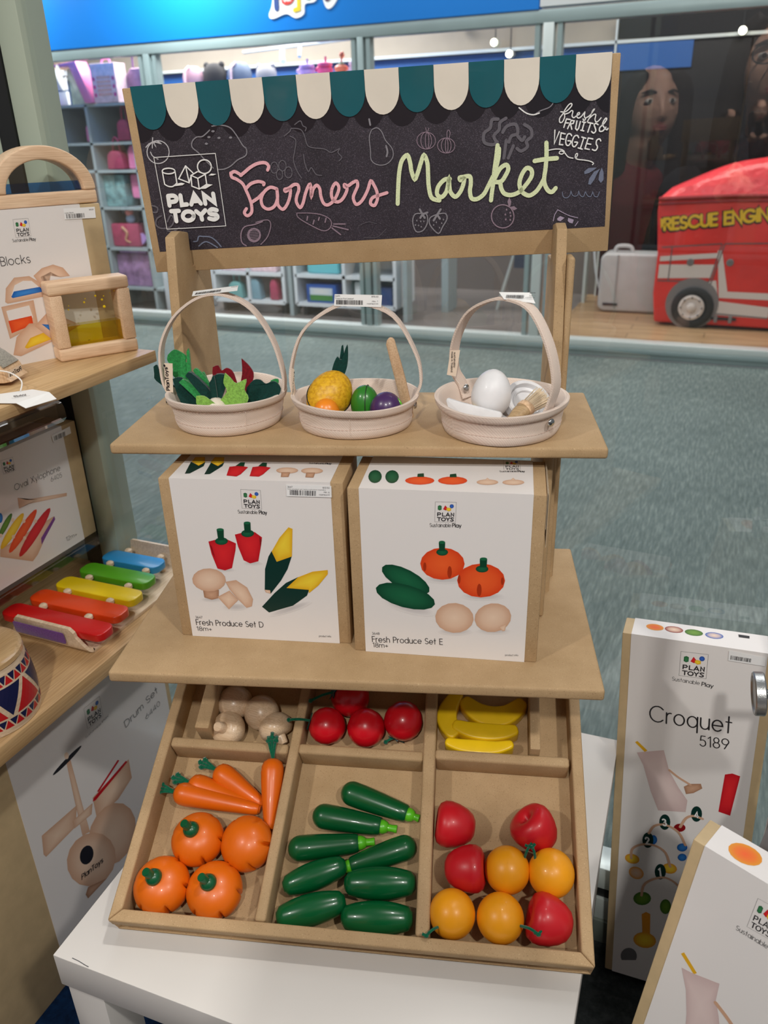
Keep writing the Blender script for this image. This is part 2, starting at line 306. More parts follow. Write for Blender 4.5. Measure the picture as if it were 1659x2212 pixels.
def fill(g, pts, z, c0, c1):
    n = len(pts); cx = sum(p[0] for p in pts)/n; cy = sum(p[1] for p in pts)/n
    if c0 == c1: g.add([(x, y, z) for x, y in pts], [tuple(range(n))], None, [c0]*n); return
    cm = tuple(.62*a+.38*b for a, b in zip(c0, c1)); hx, hy = .12, .12
    vs = [(cx, cy, z)]+[(cx+.6*(x-cx), cy+.6*(y-cy), z) for x, y in pts]+[(x, y, z) for x, y in pts]
    fs = [(0, 1+i, 1+(i+1) % n) for i in range(n)]+[(1+i, 1+n+i, 1+n+(i+1) % n, 1+(i+1) % n) for i in range(n)]
    g.add(vs, fs, None, [c0]+[cm]*n+[c1]*n)
LAY = [0]
def write(g, s, p, q, capH, col, bold, z):
    p = Vector(p); q = Vector(q); ex = (q-p).normalized(); ey = Vector((-ex.y, ex.x)); x = 0; gl = []
    for ch in s:
        w_, st = glyph(ch); gl.append((x, st)); x += w_+.2
    sx = (q-p).length/max(x-.2, .01); wd = bold*capH
    for x0, st in gl:
        for s_ in st: LAY[0] = (LAY[0]+1) % 6; ribbon(g, [p+ex*((x0+a)*sx)+ey*(b*capH) for a, b in s_], wd, z+LAY[0]*2.5e-5, col)
def logo_print(g, p, z):
    # the maker's logo: coloured blocks over two words, in a thin frame given by three corners
    o, ax_, ay_ = Vector(p[0:2]), Vector(p[2:4])-Vector(p[0:2]), Vector(p[4:6])-Vector(p[0:2]); W_ = ax_.length; H_ = ay_.length
    q = lambda L: [tuple(o+ax_*L[i]+ay_*L[i+1]) for i in range(0, len(L), 2)]
    el = lambda x, y, r, s: [v for k in range(17) for v in (x+r*math.cos(R(22.5*k)), y+s*math.sin(R(22.5*k)))]
    ribbon(g, q([0, 0, 1, 0, 1, 1, 0, 1, 0, 0]), W_*.009, z, PAL['ink'])
    for k, (L, a, b) in enumerate((([.13, .2, .22, .16, .31, .2, .31, .38, .22, .42, .13, .38], 'green2', 'green1'), ([.48, .16, .38, .36, .52, .42, .6, .3], 'red2', 'red1'), ([.62, .27, .76, .3, .76, .42, .64, .46, .54, .4, .54, .3], 'yel2', 'yel1'), (el(.79, .2, .1, .1)[:-2], 'blue2', 'blue1'))): fill(g, q(L), z+k*6e-6, PAL[a], PAL[b])
    for L in ([.13, .70, .13, .54, .24, .54, .28, .585, .24, .63, .14, .63], [.36, .54, .36, .70, .48, .70], [.53, .71, .62, .54, .71, .71], [.57, .66, .67, .66], [.78, .71, .78, .54, .90, .70, .90, .54], [.12, .78, .29, .78], [.205, .78, .205, .94], [.55, .78, .63, .86, .71, .78], [.63, .86, .63, .94]): ribbon(g, q(L), W_*.045, z+3e-5+L[0]*4e-5, PAL['ink'])
    for L in (el(.42, .862, .095, .078), [.90, .79, .83, .77, .77, .80, .81, .85, .88, .875, .89, .915, .83, .945, .75, .925]): ribbon(g, q(L), W_*.045, z+9e-5, PAL['ink'])
def prints(items, z0=0, jitter=0):
    g = Geo()
    for k, (kind, a, p) in enumerate(items):
        z = z0+(k*6e-6 if kind[0] == 'F' else len(items)*6e-6+2e-5)
        if kind == 'F2': z = z0+len(items)*6e-6+1e-5
        if kind == 'G': logo_print(g, p, z0); continue
        if kind == 'T': write(g, a[0], p[0:2], p[2:4], p[4], PAL[a[1]], a[2], z); continue
        pts = [(p[i], p[i+1]) for i in range(0, len(p), 2)]
        if kind == 'L': LAY[0] = (LAY[0]+1) % 6; z += LAY[0]*2.5e-5; ribbon(g, smooth([(x, y, 0) for x, y in pts], 4) if a[2] else pts, a[1], z, PAL[a[0]])
        else: fill(g, pts, z, PAL[a[0]], PAL[a[1]])
    return g
def pobj(name, key, parent, M, m=None, z0=0, label=None):
    its = PRINTS[key]; tx = [i for i in its if i[0] == 'T']
    if len(tx) > 1 and len(tx) == len(its):              # each line of lettering is a part of its own
        for i in its: obj(name, prints([i], z0), m or INK, parent, M, flat=True)
        return
    return obj(name, prints(PRINTS[key], z0), m or INK, parent, M, flat=True, label=label)
PRINTS = {
 'sign_dark': [('F',('board','board'),(.0077,.1879,.4987,.1881,.502,.0259,.0067,.0228))],
 'farmers': [('L',('pink',0.0034,1),(.1123,.0979,.1173,.101,.1247,.1056,.1329,.1087,.1408,.1089,.1442,.1055,.1426,.1016)),
  ('L',('pink',0.0034,1),(.1019,.1003,.1061,.1021,.1114,.0993,.1129,.0979)),
  ('L',('pink',0.0034,1),(.1019,.1008,.1025,.0967,.1073,.0944,.1134,.0895,.1164,.0821,.1188,.0747,.1201,.0673,.1191,.0599,.114,.0565,.111,.0598,.1139,.0639)),
  ('L',('pink',0.0034,1),(.1167,.0846,.1224,.089,.1306,.0908,.1366,.0892,.1363,.0872)),
  ('L',('pink',0.0034,1),(.1211,.0704,.1284,.0742,.1347,.0791)),
  ('L',('pink',0.0034,1),(.1504,.0822,.1433,.0843,.136,.08,.1317,.073,.1325,.0656,.1383,.0622,.1455,.065,.1499,.0731,.1503,.0813)),
  ('L',('pink',0.0034,1),(.1502,.0803,.1499,.0731,.1496,.0658,.1542,.0612,.1592,.0653,.1635,.0734,.1649,.0811,.1596,.0793,.159,.0814,.1633,.0822,.1693,.0855,.1737,.085,.1743,.0801,.1714,.0741,.1702,.0679,.1736,.062,.1774,.0665,.1805,.0746,.184,.0816,.1871,.085,.1877,.0794,.1872,.0727,.1899,.0798,.1942,.0836,.1972,.0799,.1976,.0727,.1998,.0654,.204,.0631,.2098,.0659,.2148,.0718,.2182,.0798,.2153,.0847,.211,.0802,.2093,.0731,.2111,.0674,.2154,.0656,.22,.0675,.2242,.0724,.2269,.0784,.2243,.0805,.2245,.0827,.2282,.0813,.2333,.0841,.2378,.0854,.2386,.0808,.2354,.0749,.2328,.0689,.2351,.0624,.2396,.0634,.2443,.0683,.2492,.0762,.253,.0848,.2565,.0798,.2589,.0736,.259,.0665,.2554,.06,.2511,.0623,.2536,.0678,.2609,.07,.2697,.0721))],
 'market': [('L',('lime',0.0044,1),(.2806,.0603,.2818,.0743,.2838,.0909,.2872,.1027,.2933,.1078,.296,.1001,.2969,.0924,.3001,.084,.3039,.0909,.3071,.0994,.3108,.1068,.3141,.099,.3144,.087,.3147,.076,.3174,.0646,.3257,.0614)),
  ('L',('lime',0.0044,1),(.3373,.0823,.3314,.0817,.3248,.0754,.3234,.0677,.3281,.0647,.333,.0694,.3354,.0771,.3364,.0825,.3366,.0759,.3377,.0692,.3424,.0643,.3471,.0676,.3507,.0741,.3524,.0817,.3484,.0806,.3478,.083,.3513,.0834,.3583,.0836,.3594,.0769,.3583,.0692,.36,.0619,.3659,.0608,.3729,.0652,.3775,.0727,.3826,.0822)),
  ('L',('lime',0.0044,1),(.3873,.1119,.3861,.1014,.3842,.0887,.3832,.0778,.3816,.0669,.3806,.0586)),
  ('L',('lime',0.0044,1),(.3888,.1087,.3881,.0992,.3848,.0875)),
  ('L',('lime',0.0044,1),(.3844,.08,.39,.0894,.3962,.0928,.3986,.0889,.3958,.0826,.3913,.0769,.3856,.0766)),
  ('L',('lime',0.0044,1),(.3902,.0769,.3915,.0697,.395,.0646,.402,.0629,.4101,.0654,.4168,.0717,.4228,.0801,.4225,.0865,.4174,.0884,.4124,.0817,.4104,.0731,.4135,.0653,.4206,.0614,.4273,.0645,.4317,.0698,.4359,.0772)),
  ('L',('lime',0.0044,1),(.4372,.1116,.4377,.1006,.4372,.0879,.436,.075,.4398,.0661,.4445,.0637,.4483,.0673)),
  ('L',('lime',0.0044,1),(.4256,.0949,.4351,.0959,.4485,.0963))],
 'chalk_text': [('L',('white',0.0011,1),(.4507,.1394,.455,.1391,.4586,.1414,.4614,.1446,.4607,.1463,.4583,.1453,.4549,.1411,.4527,.1373,.4498,.1335,.45,.13,.4525,.1299,.4547,.1343,.4539,.1383)),
  ('L',('white',0.0011,1),(.4545,.1369,.4588,.138,.4611,.1398,.4627,.1389,.462,.135,.4639,.1332,.4663,.1347,.4692,.1361,.4691,.1376,.4674,.1369,.4669,.1341,.4689,.1326,.4718,.1344,.4746,.1376,.4742,.1342,.4756,.1313,.4739,.1302,.4732,.1317)),
  ('L',('white',0.0011,1),(.4762,.1324,.4797,.1344,.4839,.1395,.4824,.1388,.4803,.1338,.4776,.1289)),
  ('L',('white',0.0011,1),(.4787,.1311,.4833,.1348,.4857,.1346,.4851,.1307,.4862,.1281,.4886,.1288,.4911,.1315)),
  ('L',('white',0.0013,0),(.4566,.1325,.4543,.1249)),
  ('L',('white',0.0013,0),(.4566,.1325,.4604,.1317)),
  ('L',('white',0.0013,0),(.4556,.1291,.4587,.1287)),
  ('L',('white',0.0013,0),(.4616,.131,.4581,.1235)),
  ('L',('white',0.0013,0),(.4616,.131,.4644,.1303,.4636,.1281,.4603,.1274)),
  ('L',('white',0.0013,0),(.4609,.1274,.4624,.1227)),
  ('L',('white',0.0013,0),(.4672,.1301,.4661,.1233,.4677,.1215,.4692,.1232,.4706,.1293)),
  ('L',('white',0.0013,0),(.4746,.1285,.4727,.1209)),
  ('L',('white',0.0013,0),(.4728,.1289,.4759,.1282)),
  ('L',('white',0.0013,0),(.4714,.1213,.4745,.1205)),
  ('L',('white',0.0013,0),(.4783,.128,.4833,.1268)),
  ('L',('white',0.0013,0),(.4811,.1273,.4786,.1191)),
  ('L',('white',0.0013,1),(.4885,.1254,.4863,.1267,.4846,.1256,.4857,.1227,.4865,.1198,.4845,.1179,.4823,.1195)),
  ('L',('white',0.0013,1),(.4986,.1214,.4971,.1203,.4932,.1245,.4935,.1279,.4957,.1309,.4967,.1297,.4943,.1262,.4903,.1224,.4905,.1193,.4936,.1194,.4964,.1226)),
  ('L',('white',0.0013,0),(.4454,.1229,.4452,.1101,.4499,.1212)),
  ('L',('white',0.0013,0),(.4559,.1188,.4518,.1199,.4505,.1092,.4539,.1087)),
  ('L',('white',0.0013,0),(.4511,.1147,.4549,.1139)),
  ('L',('white',0.0013,0),(.475,.1142,.4719,.1042)),
  ('L',('white',0.0013,0),(.4728,.1149,.4769,.1135)),
  ('L',('white',0.0013,0),(.4697,.1049,.4738,.1035)),
  ('L',('white',0.0013,0),(.484,.1125,.4793,.1136,.4766,.1039,.481,.1028)),
  ('L',('white',0.0013,0),(.4781,.1085,.4822,.1076)),
  ('L',('white',0.0013,1),(.4625,.1167,.4611,.1185,.4584,.1181,.4568,.1129,.4574,.1088,.4599,.1078,.4622,.1114,.459,.1122)),
  ('L',('white',0.0013,1),(.4697,.1145,.4683,.1166,.4653,.1159,.4634,.1114,.464,.1073,.4662,.1063,.4688,.1099,.4659,.1106)),
  ('L',('white',0.0013,1),(.4921,.1102,.4908,.1121,.4881,.1111,.4877,.1076,.4892,.1046,.4873,.1015,.4841,.1026)),
  ('L',('white',0.001,1),(.4395,.1043,.4463,.1051,.4526,.1044,.4559,.1019,.4535,.0999,.4506,.101,.4521,.103,.4559,.1013,.4599,.0969,.465,.0954)),
  ('L',('white',0.001,1),(.4675,.095,.4692,.0976,.4691,.0996,.4676,.0991,.4672,.0959,.4701,.094,.4764,.093,.4827,.0915,.486,.0895,.4851,.0881))],
 'drops_sketch': [('F',('steel','steel'),(.49,.0851,.4813,.085,.4771,.0819,.4776,.0792,.4823,.0802,.4871,.0829)),
  ('F',('steel','steel'),(.4932,.0837,.4872,.0811,.4827,.0747,.4818,.0693,.4843,.0686,.4878,.0732,.4905,.0791)),
  ('F',('steel','steel'),(.495,.0848,.4929,.0802,.4922,.073,.4949,.0698,.4975,.0727,.497,.0799))],
 'candy_sketch': [('F',('lilac','lilac'),(.4511,.0366,.4542,.039,.4589,.0369,.4545,.0336,.4515,.0347)),
  ('F',('lilac','lilac'),(.4628,.0367,.4687,.0345,.4676,.0308,.4644,.0316,.4623,.0336)),
  ('L',('lilac',0.0008,0),(.447,.0343,.4483,.0406,.4513,.0455,.4586,.0414,.4646,.0385,.4728,.0362)),
  ('L',('lilac',0.0008,0),(.4704,.0281,.4734,.0324))],
 'wave_sketch': [('L',('steel',0.0008,1),(.4555,.063,.4567,.0583,.4603,.0569,.4634,.0592,.4644,.0635)),
  ('L',('steel',0.0008,1),(.4644,.0635,.4659,.0597,.4686,.058,.4717,.0594,.4724,.0631)),
  ('L',('steel',0.0008,1),(.4724,.0631,.4743,.0587,.4775,.0573,.4794,.0621)),
  ('L',('steel',0.0008,1),(.4794,.0621,.4819,.058,.4852,.0569,.487,.0617)),
  ('L',('steel',0.0008,1),(.487,.0617,.4889,.0573,.4922,.0565,.494,.0613))],
 'apple_sketch': [('L',('ash',0.001,1),(.444,.1524,.4435,.1491,.4395,.1443,.4304,.1415,.4243,.1382)),
  ('L',('white',0.0012,1),(.4088,.1456,.4161,.1403,.4232,.1383,.4293,.1395))],
 'tomato_sketch': [('L',('pale',0.0011,1),(.0377,.1251,.036,.1209,.0327,.1174,.0282,.1152,.0234,.1146,.0189,.1157,.0154,.1184,.0134,.1222,.0134,.1265,.0151,.1307,.0185,.1341,.0229,.1363,.0277,.1368,.0322,.1357,.0356,.1331,.0376,.1294,.0377,.1251)),
  ('L',('pale',0.0011,1),(.0172,.1263,.0188,.1222,.0241,.1189)),
  ('L',('pale',0.0011,1),(.0224,.14,.0211,.1351)),
  ('L',('pale',0.0011,1),(.0131,.1312,.0171,.1342,.0215,.1358)),
  ('L',('pale',0.0011,1),(.02,.1301,.0215,.1358,.024,.1313,.0232,.1357,.0303,.1338,.0259,.1369))],
 'potato_sketch': [('L',('ash',0.0012,1),(.0885,.1473,.0978,.1478,.1077,.1448,.1138,.1367,.1188,.1272,.1223,.1234,.1207,.1171,.1112,.1133,.1031,.1079,.0953,.1051,.0879,.1051)),
  ('L',('ash',0.0012,1),(.0855,.1437,.0769,.1382,.0703,.1379,.0648,.1339,.0638,.1283,.0695,.1229,.0749,.1161,.0833,.1068)),
  ('F',('ash','ash'),(.0907,.1423,.0905,.1419,.09,.1416,.0894,.1414,.0887,.1414,.0881,.1415,.0875,.1417,.0872,.1421,.0871,.1425,.0873,.1429,.0878,.1432,.0884,.1434,.0891,.1434,.0897,.1433,.0903,.1431,.0906,.1427)),
  ('F',('ash','ash'),(.0854,.137,.0852,.1366,.0847,.1363,.0841,.1361,.0834,.136,.0828,.1361,.0822,.1364,.0819,.1368,.0818,.1372,.082,.1376,.0825,.1379,.0831,.1381,.0838,.1381,.0844,.138,.085,.1377,.0853,.1374)),
  ('F',('ash','ash'),(.0961,.1356,.0959,.1352,.0954,.1349,.0948,.1347,.0942,.1347,.0935,.1348,.093,.1351,.0926,.1354,.0926,.1358,.0927,.1362,.0932,.1365,.0938,.1367,.0945,.1368,.0951,.1367,.0957,.1364,.096,.136)),
  ('F',('ash','ash'),(.1087,.1352,.1085,.1348,.108,.1345,.1074,.1343,.1067,.1343,.1061,.1344,.1056,.1347,.1052,.135,.1051,.1354,.1053,.1358,.1058,.1361,.1064,.1363,.1071,.1364,.1077,.1363,.1083,.136,.1086,.1356)),
  ('F',('ash','ash'),(.0815,.1308,.0813,.1304,.0809,.1301,.0803,.1299,.0796,.1298,.0789,.13,.0784,.1302,.0781,.1306,.078,.131,.0782,.1314,.0786,.1317,.0793,.1319,.0799,.132,.0806,.1318,.0811,.1316,.0815,.1312))],
 'swirl_sketch': [('L',('dim',0.0016,1),(.0082,.0724,.0137,.0699,.0119,.0653,.0077,.0655)),
  ('L',('dim',0.0016,1),(.0163,.0612,.0106,.0583,.0085,.0521,.0138,.048,.0244,.049,.0299,.0558,.0275,.0614,.022,.0547)),
  ('L',('dim',0.0016,1),(.0202,.0453,.0269,.0442,.0345,.0478))],
 'cauliflower_sketch': [('L',('steel',0.0014,1),(.0482,.0321,.0526,.0327,.0551,.0373,.0602,.0371,.0686,.0359,.0747,.0309,.0789,.0251)),
  ('L',('steel',0.0014,1),(.0534,.027,.0627,.0314,.0745,.0245))],
 'avocado_sketch': [('L',('mauve',0.0013,1),(.1297,.0495,.1202,.0469,.1091,.0451,.1039,.0383,.1034,.0288,.1079,.0247)),
  ('F',('mauve','mauve'),(.1263,.0353,.1253,.0323,.1232,.0299,.1204,.0283,.1173,.0278,.1143,.0286,.1119,.0304,.1105,.033,.1103,.036,.1114,.039,.1134,.0414,.1162,.043,.1193,.0434,.1223,.0427,.1247,.0409,.126,.0383)),
  ('F2',('board','board'),(.1241,.0358,.1234,.0337,.122,.0319,.12,.0307,.1179,.0304,.1158,.0309,.1142,.0322,.1132,.0341,.1131,.0363,.1138,.0384,.1152,.0402,.1172,.0413,.1194,.0416,.1214,.0411,.123,.0398,.124,.038)),
  ('L',('mauve',0.0006,0),(.1143,.0402,.1236,.0405)),
  ('L',('mauve',0.0006,0),(.114,.0384,.1234,.0388)),
  ('L',('mauve',0.0006,0),(.1138,.0367,.1231,.0371)),
  ('L',('mauve',0.0006,0),(.1136,.035,.1229,.0354)),
  ('L',('mauve',0.0006,0),(.1133,.0333,.1227,.0337)),
  ('L',('mauve',0.0006,0),(.1131,.0316,.1225,.0319)),
  ('L',('mauve',0.001,1),(.1222,.0491,.1356,.051,.1387,.0453,.1334,.0333,.1247,.0254))],
 'hen_sketch': [('L',('dim',0.001,1),(.1645,.1334,.1711,.1376,.1734,.1402,.1825,.1387,.186,.133,.1881,.1238,.193,.1207,.2061,.1186,.213,.1149,.2219,.1181,.2201,.1145,.2238,.1097,.2204,.1062)),
  ('L',('dim',0.001,1),(.1706,.1331,.1763,.129,.1742,.119,.1717,.1099,.1742,.0993,.1786,.0915)),
  ('L',('dim',0.001,1),(.1831,.1148,.1837,.1054,.1866,.0977,.1901,.1013,.1946,.0944,.2007,.0931)),
  ('L',('dim',0.001,1),(.1769,.1436,.1833,.1468,.1854,.1421,.1887,.1401,.1874,.137))],
 'grapes_sketch': [('L',('dim',0.001,1),(.154,.1033,.1534,.1012,.1524,.0995,.1509,.0984,.1494,.098,.1479,.0985,.1467,.0998,.1461,.1016,.146,.1037,.1466,.1058,.1477,.1075,.1491,.1086,.1507,.109,.1521,.1085,.1533,.1072,.1539,.1054,.154,.1033)),
  ('L',('dim',0.001,1),(.1631,.1047,.1626,.1027,.1615,.1011,.1601,.1,.1585,.0997,.1571,.1002,.1559,.1014,.1552,.1031,.1552,.1051,.1557,.1071,.1567,.1087,.1582,.1098,.1597,.1101,.1612,.1096,.1623,.1084,.163,.1067,.1631,.1047)),
  ('L',('dim',0.001,1),(.1583,.0962,.1579,.0943,.157,.0928,.1557,.0918,.1544,.0914,.1532,.0919,.1522,.093,.1517,.0947,.1516,.0966,.1521,.0985,.153,.1,.1542,.101,.1556,.1013,.1568,.1009,.1578,.0997,.1583,.0981,.1583,.0962)),
  ('L',('dim',0.001,1),(.1688,.0977,.1683,.0957,.1672,.0939,.1658,.0928,.1642,.0925,.1628,.093,.1616,.0942,.1609,.0961,.1609,.0982,.1614,.1003,.1625,.102,.1639,.1031,.1655,.1034,.1669,.1029,.1681,.1017,.1687,.0998,.1688,.0977))],
 'pear_sketch': [('L',('ash',0.0009,1),(.2573,.1341,.2628,.1356,.2676,.1317,.2711,.1234,.2777,.1149,.2778,.1066,.271,.1005,.2618,.1001,.255,.1051,.2547,.1162,.2543,.1271,.2573,.1341)),
  ('L',('ash',0.0018,1),(.2714,.118,.2726,.1124,.2713,.1079)),
  ('L',('ash',0.0018,1),(.2554,.1441,.2562,.1387))],
 'carrot_sketch': [('L',('mauve',0.001,1),(.1691,.0564,.1846,.0556,.1971,.053,.2052,.0482,.2063,.0421,.2021,.0373,.1946,.0371,.1793,.0454,.1703,.0518,.1691,.0564)),
  ('L',('mauve',0.0014,0),(.209,.043,.2217,.0424)),
  ('L',('mauve',0.0014,0),(.2078,.041,.2245,.0363)),
  ('L',('mauve',0.0014,0),(.2066,.0391,.2156,.0316)),
  ('L',('mauve',0.0014,0),(.1808,.0523,.1796,.0484)),
  ('L',('mauve',0.0014,0),(.1876,.048,.1861,.0441)),
  ('L',('mauve',0.0014,0),(.1937,.0507,.1924,.0478)),
  ('L',('mauve',0.0014,0),(.2011,.0494,.1996,.0454))],
 'faint_sketch': [('L',('dim',0.0005,1),(.2364,.0397,.2471,.0432,.2565,.0408)),
  ('L',('dim',0.0005,1),(.2409,.0274,.2557,.0268,.2667,.0353))],
 'onion_sketch': [('L',('mauve',0.0007,1),(.3233,.12,.3225,.117,.3204,.1145,.3172,.1129,.3134,.1125,.3097,.1133,.3066,.1153,.3046,.118,.3039,.1211,.3047,.1242,.3069,.1266,.3101,.1282,.3138,.1286,.3175,.1277,.3206,.1258,.3226,.1231,.3233,.12)),
  ('L',('mauve',0.0007,1),(.3192,.1202,.3187,.1172,.3174,.1146,.3156,.113,.3134,.1125,.3113,.1132,.3095,.1151,.3084,.1178,.3081,.1209,.3086,.1239,.3099,.1265,.3117,.1281,.3138,.1286,.3159,.1278,.3177,.126,.3188,.1233,.3192,.1202)),
  ('L',('mauve',0.0007,1),(.3164,.1204,.3162,.1175,.3157,.115,.3151,.1134,.3144,.1129,.3137,.1135,.3131,.1152,.3128,.1177,.3127,.1206,.3129,.1235,.3134,.1259,.314,.1275,.3147,.1281,.3154,.1275,.316,.1258,.3163,.1233,.3164,.1204)),
  ('L',('mauve',0.0007,1),(.3433,.1142,.3426,.1114,.3406,.1092,.3377,.1078,.3342,.1075,.3307,.1082,.3278,.11,.3259,.1124,.3253,.1152,.326,.1179,.328,.1201,.3309,.1215,.3344,.1219,.3378,.1211,.3407,.1194,.3427,.1169,.3433,.1142)),
  ('L',('mauve',0.0007,1),(.3394,.1144,.3389,.1117,.3378,.1094,.3361,.1079,.3342,.1075,.3323,.1081,.3306,.1098,.3296,.1122,.3292,.115,.3297,.1177,.3308,.12,.3325,.1214,.3344,.1219,.3363,.1212,.3379,.1196,.339,.1172,.3394,.1144)),
  ('L',('mauve',0.0007,1),(.3361,.1146,.336,.112,.3357,.1098,.3352,.1084,.3347,.1079,.3341,.1084,.3337,.1099,.3334,.1121,.3334,.1147,.3335,.1173,.3338,.1195,.3343,.1209,.3348,.1214,.3354,.1209,.3358,.1194,.3361,.1172,.3361,.1146)),
  ('L',('mauve',0.0007,1),(.3143,.1285,.3135,.1328)),
  ('L',('mauve',0.0007,1),(.3152,.1285,.3167,.1321)),
  ('L',('mauve',0.0007,1),(.3353,.1218,.3354,.1272,.3372,.1292,.3386,.1262,.3376,.1221))],
 'broccoli_sketch': [('L',('dim',0.0032,1),(.3878,.1364,.3815,.136,.3798,.1287,.3736,.1241,.3736,.1157,.3818,.1127,.3872,.1149)),
  ('L',('dim',0.0032,1),(.3958,.1367,.3896,.133,.3888,.1265,.3835,.121,.3863,.115)),
  ('L',('dim',0.0032,1),(.3925,.1238,.3968,.1293,.4057,.1304,.4078,.122,.4015,.1199,.399,.1142)),
  ('L',('dim',0.0032,1),(.4146,.1298,.421,.1254,.4221,.1187,.4169,.114,.418,.1089,.4118,.1051,.4073,.1079)),
  ('L',('dim',0.0032,1),(.4078,.1195,.4124,.1151,.415,.1183)),
  ('L',('dim',0.0032,1),(.3962,.1161,.3939,.0994)),
  ('L',('dim',0.0032,1),(.4036,.1106,.3984,.0991))],
 'peach_sketch': [('L',('mauve',0.0012,1),(.4052,.0412,.4044,.0367,.4019,.0329,.398,.0305,.3934,.0298,.3887,.031,.3848,.0337,.3821,.0377,.3811,.0423,.382,.0468,.3845,.0505,.3884,.0528,.3929,.0535,.3975,.0524,.4015,.0497,.4042,.0457,.4052,.0412)),
  ('F',('mauve','mauve'),(.3995,.0509,.398,.0564,.4,.0607,.4022,.0562,.4012,.0517)),
  ('F',('mauve','mauve'),(.4009,.0509,.4051,.0515,.4086,.0487,.4048,.0472)),
  ('F',('mauve','mauve'),(.3981,.0483,.398,.0479,.3979,.0475,.3976,.0473,.3973,.0473,.3969,.0474,.3967,.0476,.3965,.048,.3964,.0484,.3965,.0488,.3966,.0491,.3969,.0494,.3972,.0494,.3976,.0493,.3978,.0491,.398,.0487)),
  ('F',('mauve','mauve'),(.3968,.0434,.3967,.043,.3966,.0426,.3963,.0424,.396,.0423,.3956,.0424,.3954,.0427,.3952,.043,.3951,.0435,.3952,.0439,.3953,.0442,.3956,.0444,.3959,.0445,.3963,.0444,.3965,.0442,.3967,.0438)),
  ('F',('mauve','mauve'),(.4019,.0449,.4019,.0445,.4017,.0442,.4014,.044,.4011,.0439,.4008,.044,.4005,.0442,.4003,.0446,.4002,.045,.4003,.0454,.4005,.0458,.4007,.046,.401,.0461,.4014,.046,.4016,.0457,.4018,.0454)),
  ('F',('mauve','mauve'),(.3974,.0384,.3973,.0379,.3971,.0376,.3969,.0374,.3965,.0373,.3962,.0374,.3959,.0376,.3957,.038,.3957,.0384,.3957,.0389,.3959,.0392,.3962,.0394,.3965,.0395,.3968,.0394,.3971,.0391,.3973,.0388)),
  ('F',('mauve','mauve'),(.4021,.0377,.402,.0373,.4019,.0369,.4016,.0367,.4013,.0366,.4009,.0367,.4007,.037,.4005,.0373,.4004,.0378,.4004,.0382,.4006,.0385,.4009,.0387,.4012,.0388,.4015,.0387,.4018,.0385,.402,.0381)),
  ('F',('mauve','mauve'),(.4025,.0418,.4024,.0413,.4022,.041,.402,.0408,.4016,.0407,.4013,.0408,.401,.041,.4008,.0414,.4008,.0418,.4008,.0422,.401,.0426,.4013,.0428,.4016,.0429,.4019,.0428,.4022,.0425,.4024,.0422))],
 'strawberry_sketch': [('L',('ash',0.0012,1),(.3055,.0492,.2987,.0486,.296,.0413,.2991,.0309,.3069,.0315,.312,.0397,.3113,.048,.3055,.0492)),
  ('L',('ash',0.0012,1),(.3228,.0474,.315,.0441,.3148,.0367,.3234,.0275,.3283,.0342,.3333,.0423,.3314,.0479,.3228,.0474)),
  ('L',('ash',0.0022,0),(.3042,.0534,.3069,.0482,.3123,.0498)),
  ('L',('ash',0.0022,0),(.3044,.0446,.3069,.0482,.3092,.0444)),
  ('L',('ash',0.0022,0),(.3267,.0523,.3228,.047,.3256,.0427)),
  ('L',('ash',0.0022,0),(.3188,.0412,.3228,.047)),
  ('F',('ash','ash'),(.3011,.042,.301,.0417,.3009,.0414,.3007,.0412,.3004,.0411,.3001,.0412,.2999,.0414,.2998,.0417,.2997,.0421,.2998,.0424,.3,.0427,.3002,.0429,.3005,.043,.3007,.0429,.3009,.0427,.3011,.0424)),
  ('F',('ash','ash'),(.3054,.0409,.3054,.0405,.3052,.0402,.305,.0401,.3047,.04,.3045,.0401,.3043,.0403,.3041,.0406,.3041,.041,.3041,.0413,.3043,.0416,.3045,.0418,.3048,.0418,.305,.0418,.3053,.0416,.3054,.0412)),
  ('F',('ash','ash'),(.3088,.0407,.3088,.0404,.3086,.0401,.3084,.0399,.3081,.0398,.3079,.0399,.3077,.0401,.3075,.0404,.3075,.0408,.3075,.0411,.3077,.0414,.3079,.0416,.3082,.0417,.3084,.0416,.3086,.0414,.3088,.0411)),
  ('F',('ash','ash'),(.3029,.0368,.3028,.0365,.3027,.0362,.3024,.036,.3022,.0359,.3019,.036,.3017,.0362,.3016,.0365,.3015,.0369,.3016,.0372,.3017,.0375,.302,.0377,.3022,.0378,.3025,.0377,.3027,.0375,.3028,.0372)),
  ('F',('ash','ash'),(.3058,.0353,.3057,.0349,.3055,.0347,.3053,.0345,.3051,.0344,.3048,.0345,.3046,.0347,.3044,.035,.3044,.0354,.3045,.0357,.3046,.036,.3048,.0362,.3051,.0363,.3054,.0362,.3056,.036,.3057,.0357)),
  ('F',('ash','ash'),(.2995,.0375,.2994,.0371,.2993,.0368,.299,.0366,.2988,.0366,.2985,.0366,.2983,.0369,.2982,.0372,.2981,.0375,.2982,.0379,.2984,.0382,.2986,.0384,.2988,.0384,.2991,.0383,.2993,.0381,.2995,.0378)),
  ('F',('ash','ash'),(.3223,.0392,.3223,.0388,.3221,.0385,.3219,.0383,.3216,.0383,.3214,.0384,.3212,.0386,.321,.0389,.321,.0392,.321,.0396,.3212,.0399,.3214,.0401,.3217,.0401,.3219,.04,.3222,.0398,.3223,.0395)),
  ('F',('ash','ash'),(.3281,.038,.3281,.0376,.3279,.0373,.3277,.0371,.3274,.0371,.3272,.0372,.3269,.0374,.3268,.0377,.3268,.038,.3268,.0384,.327,.0387,.3272,.0389,.3275,.0389,.3277,.0388,.3279,.0386,.3281,.0383)),
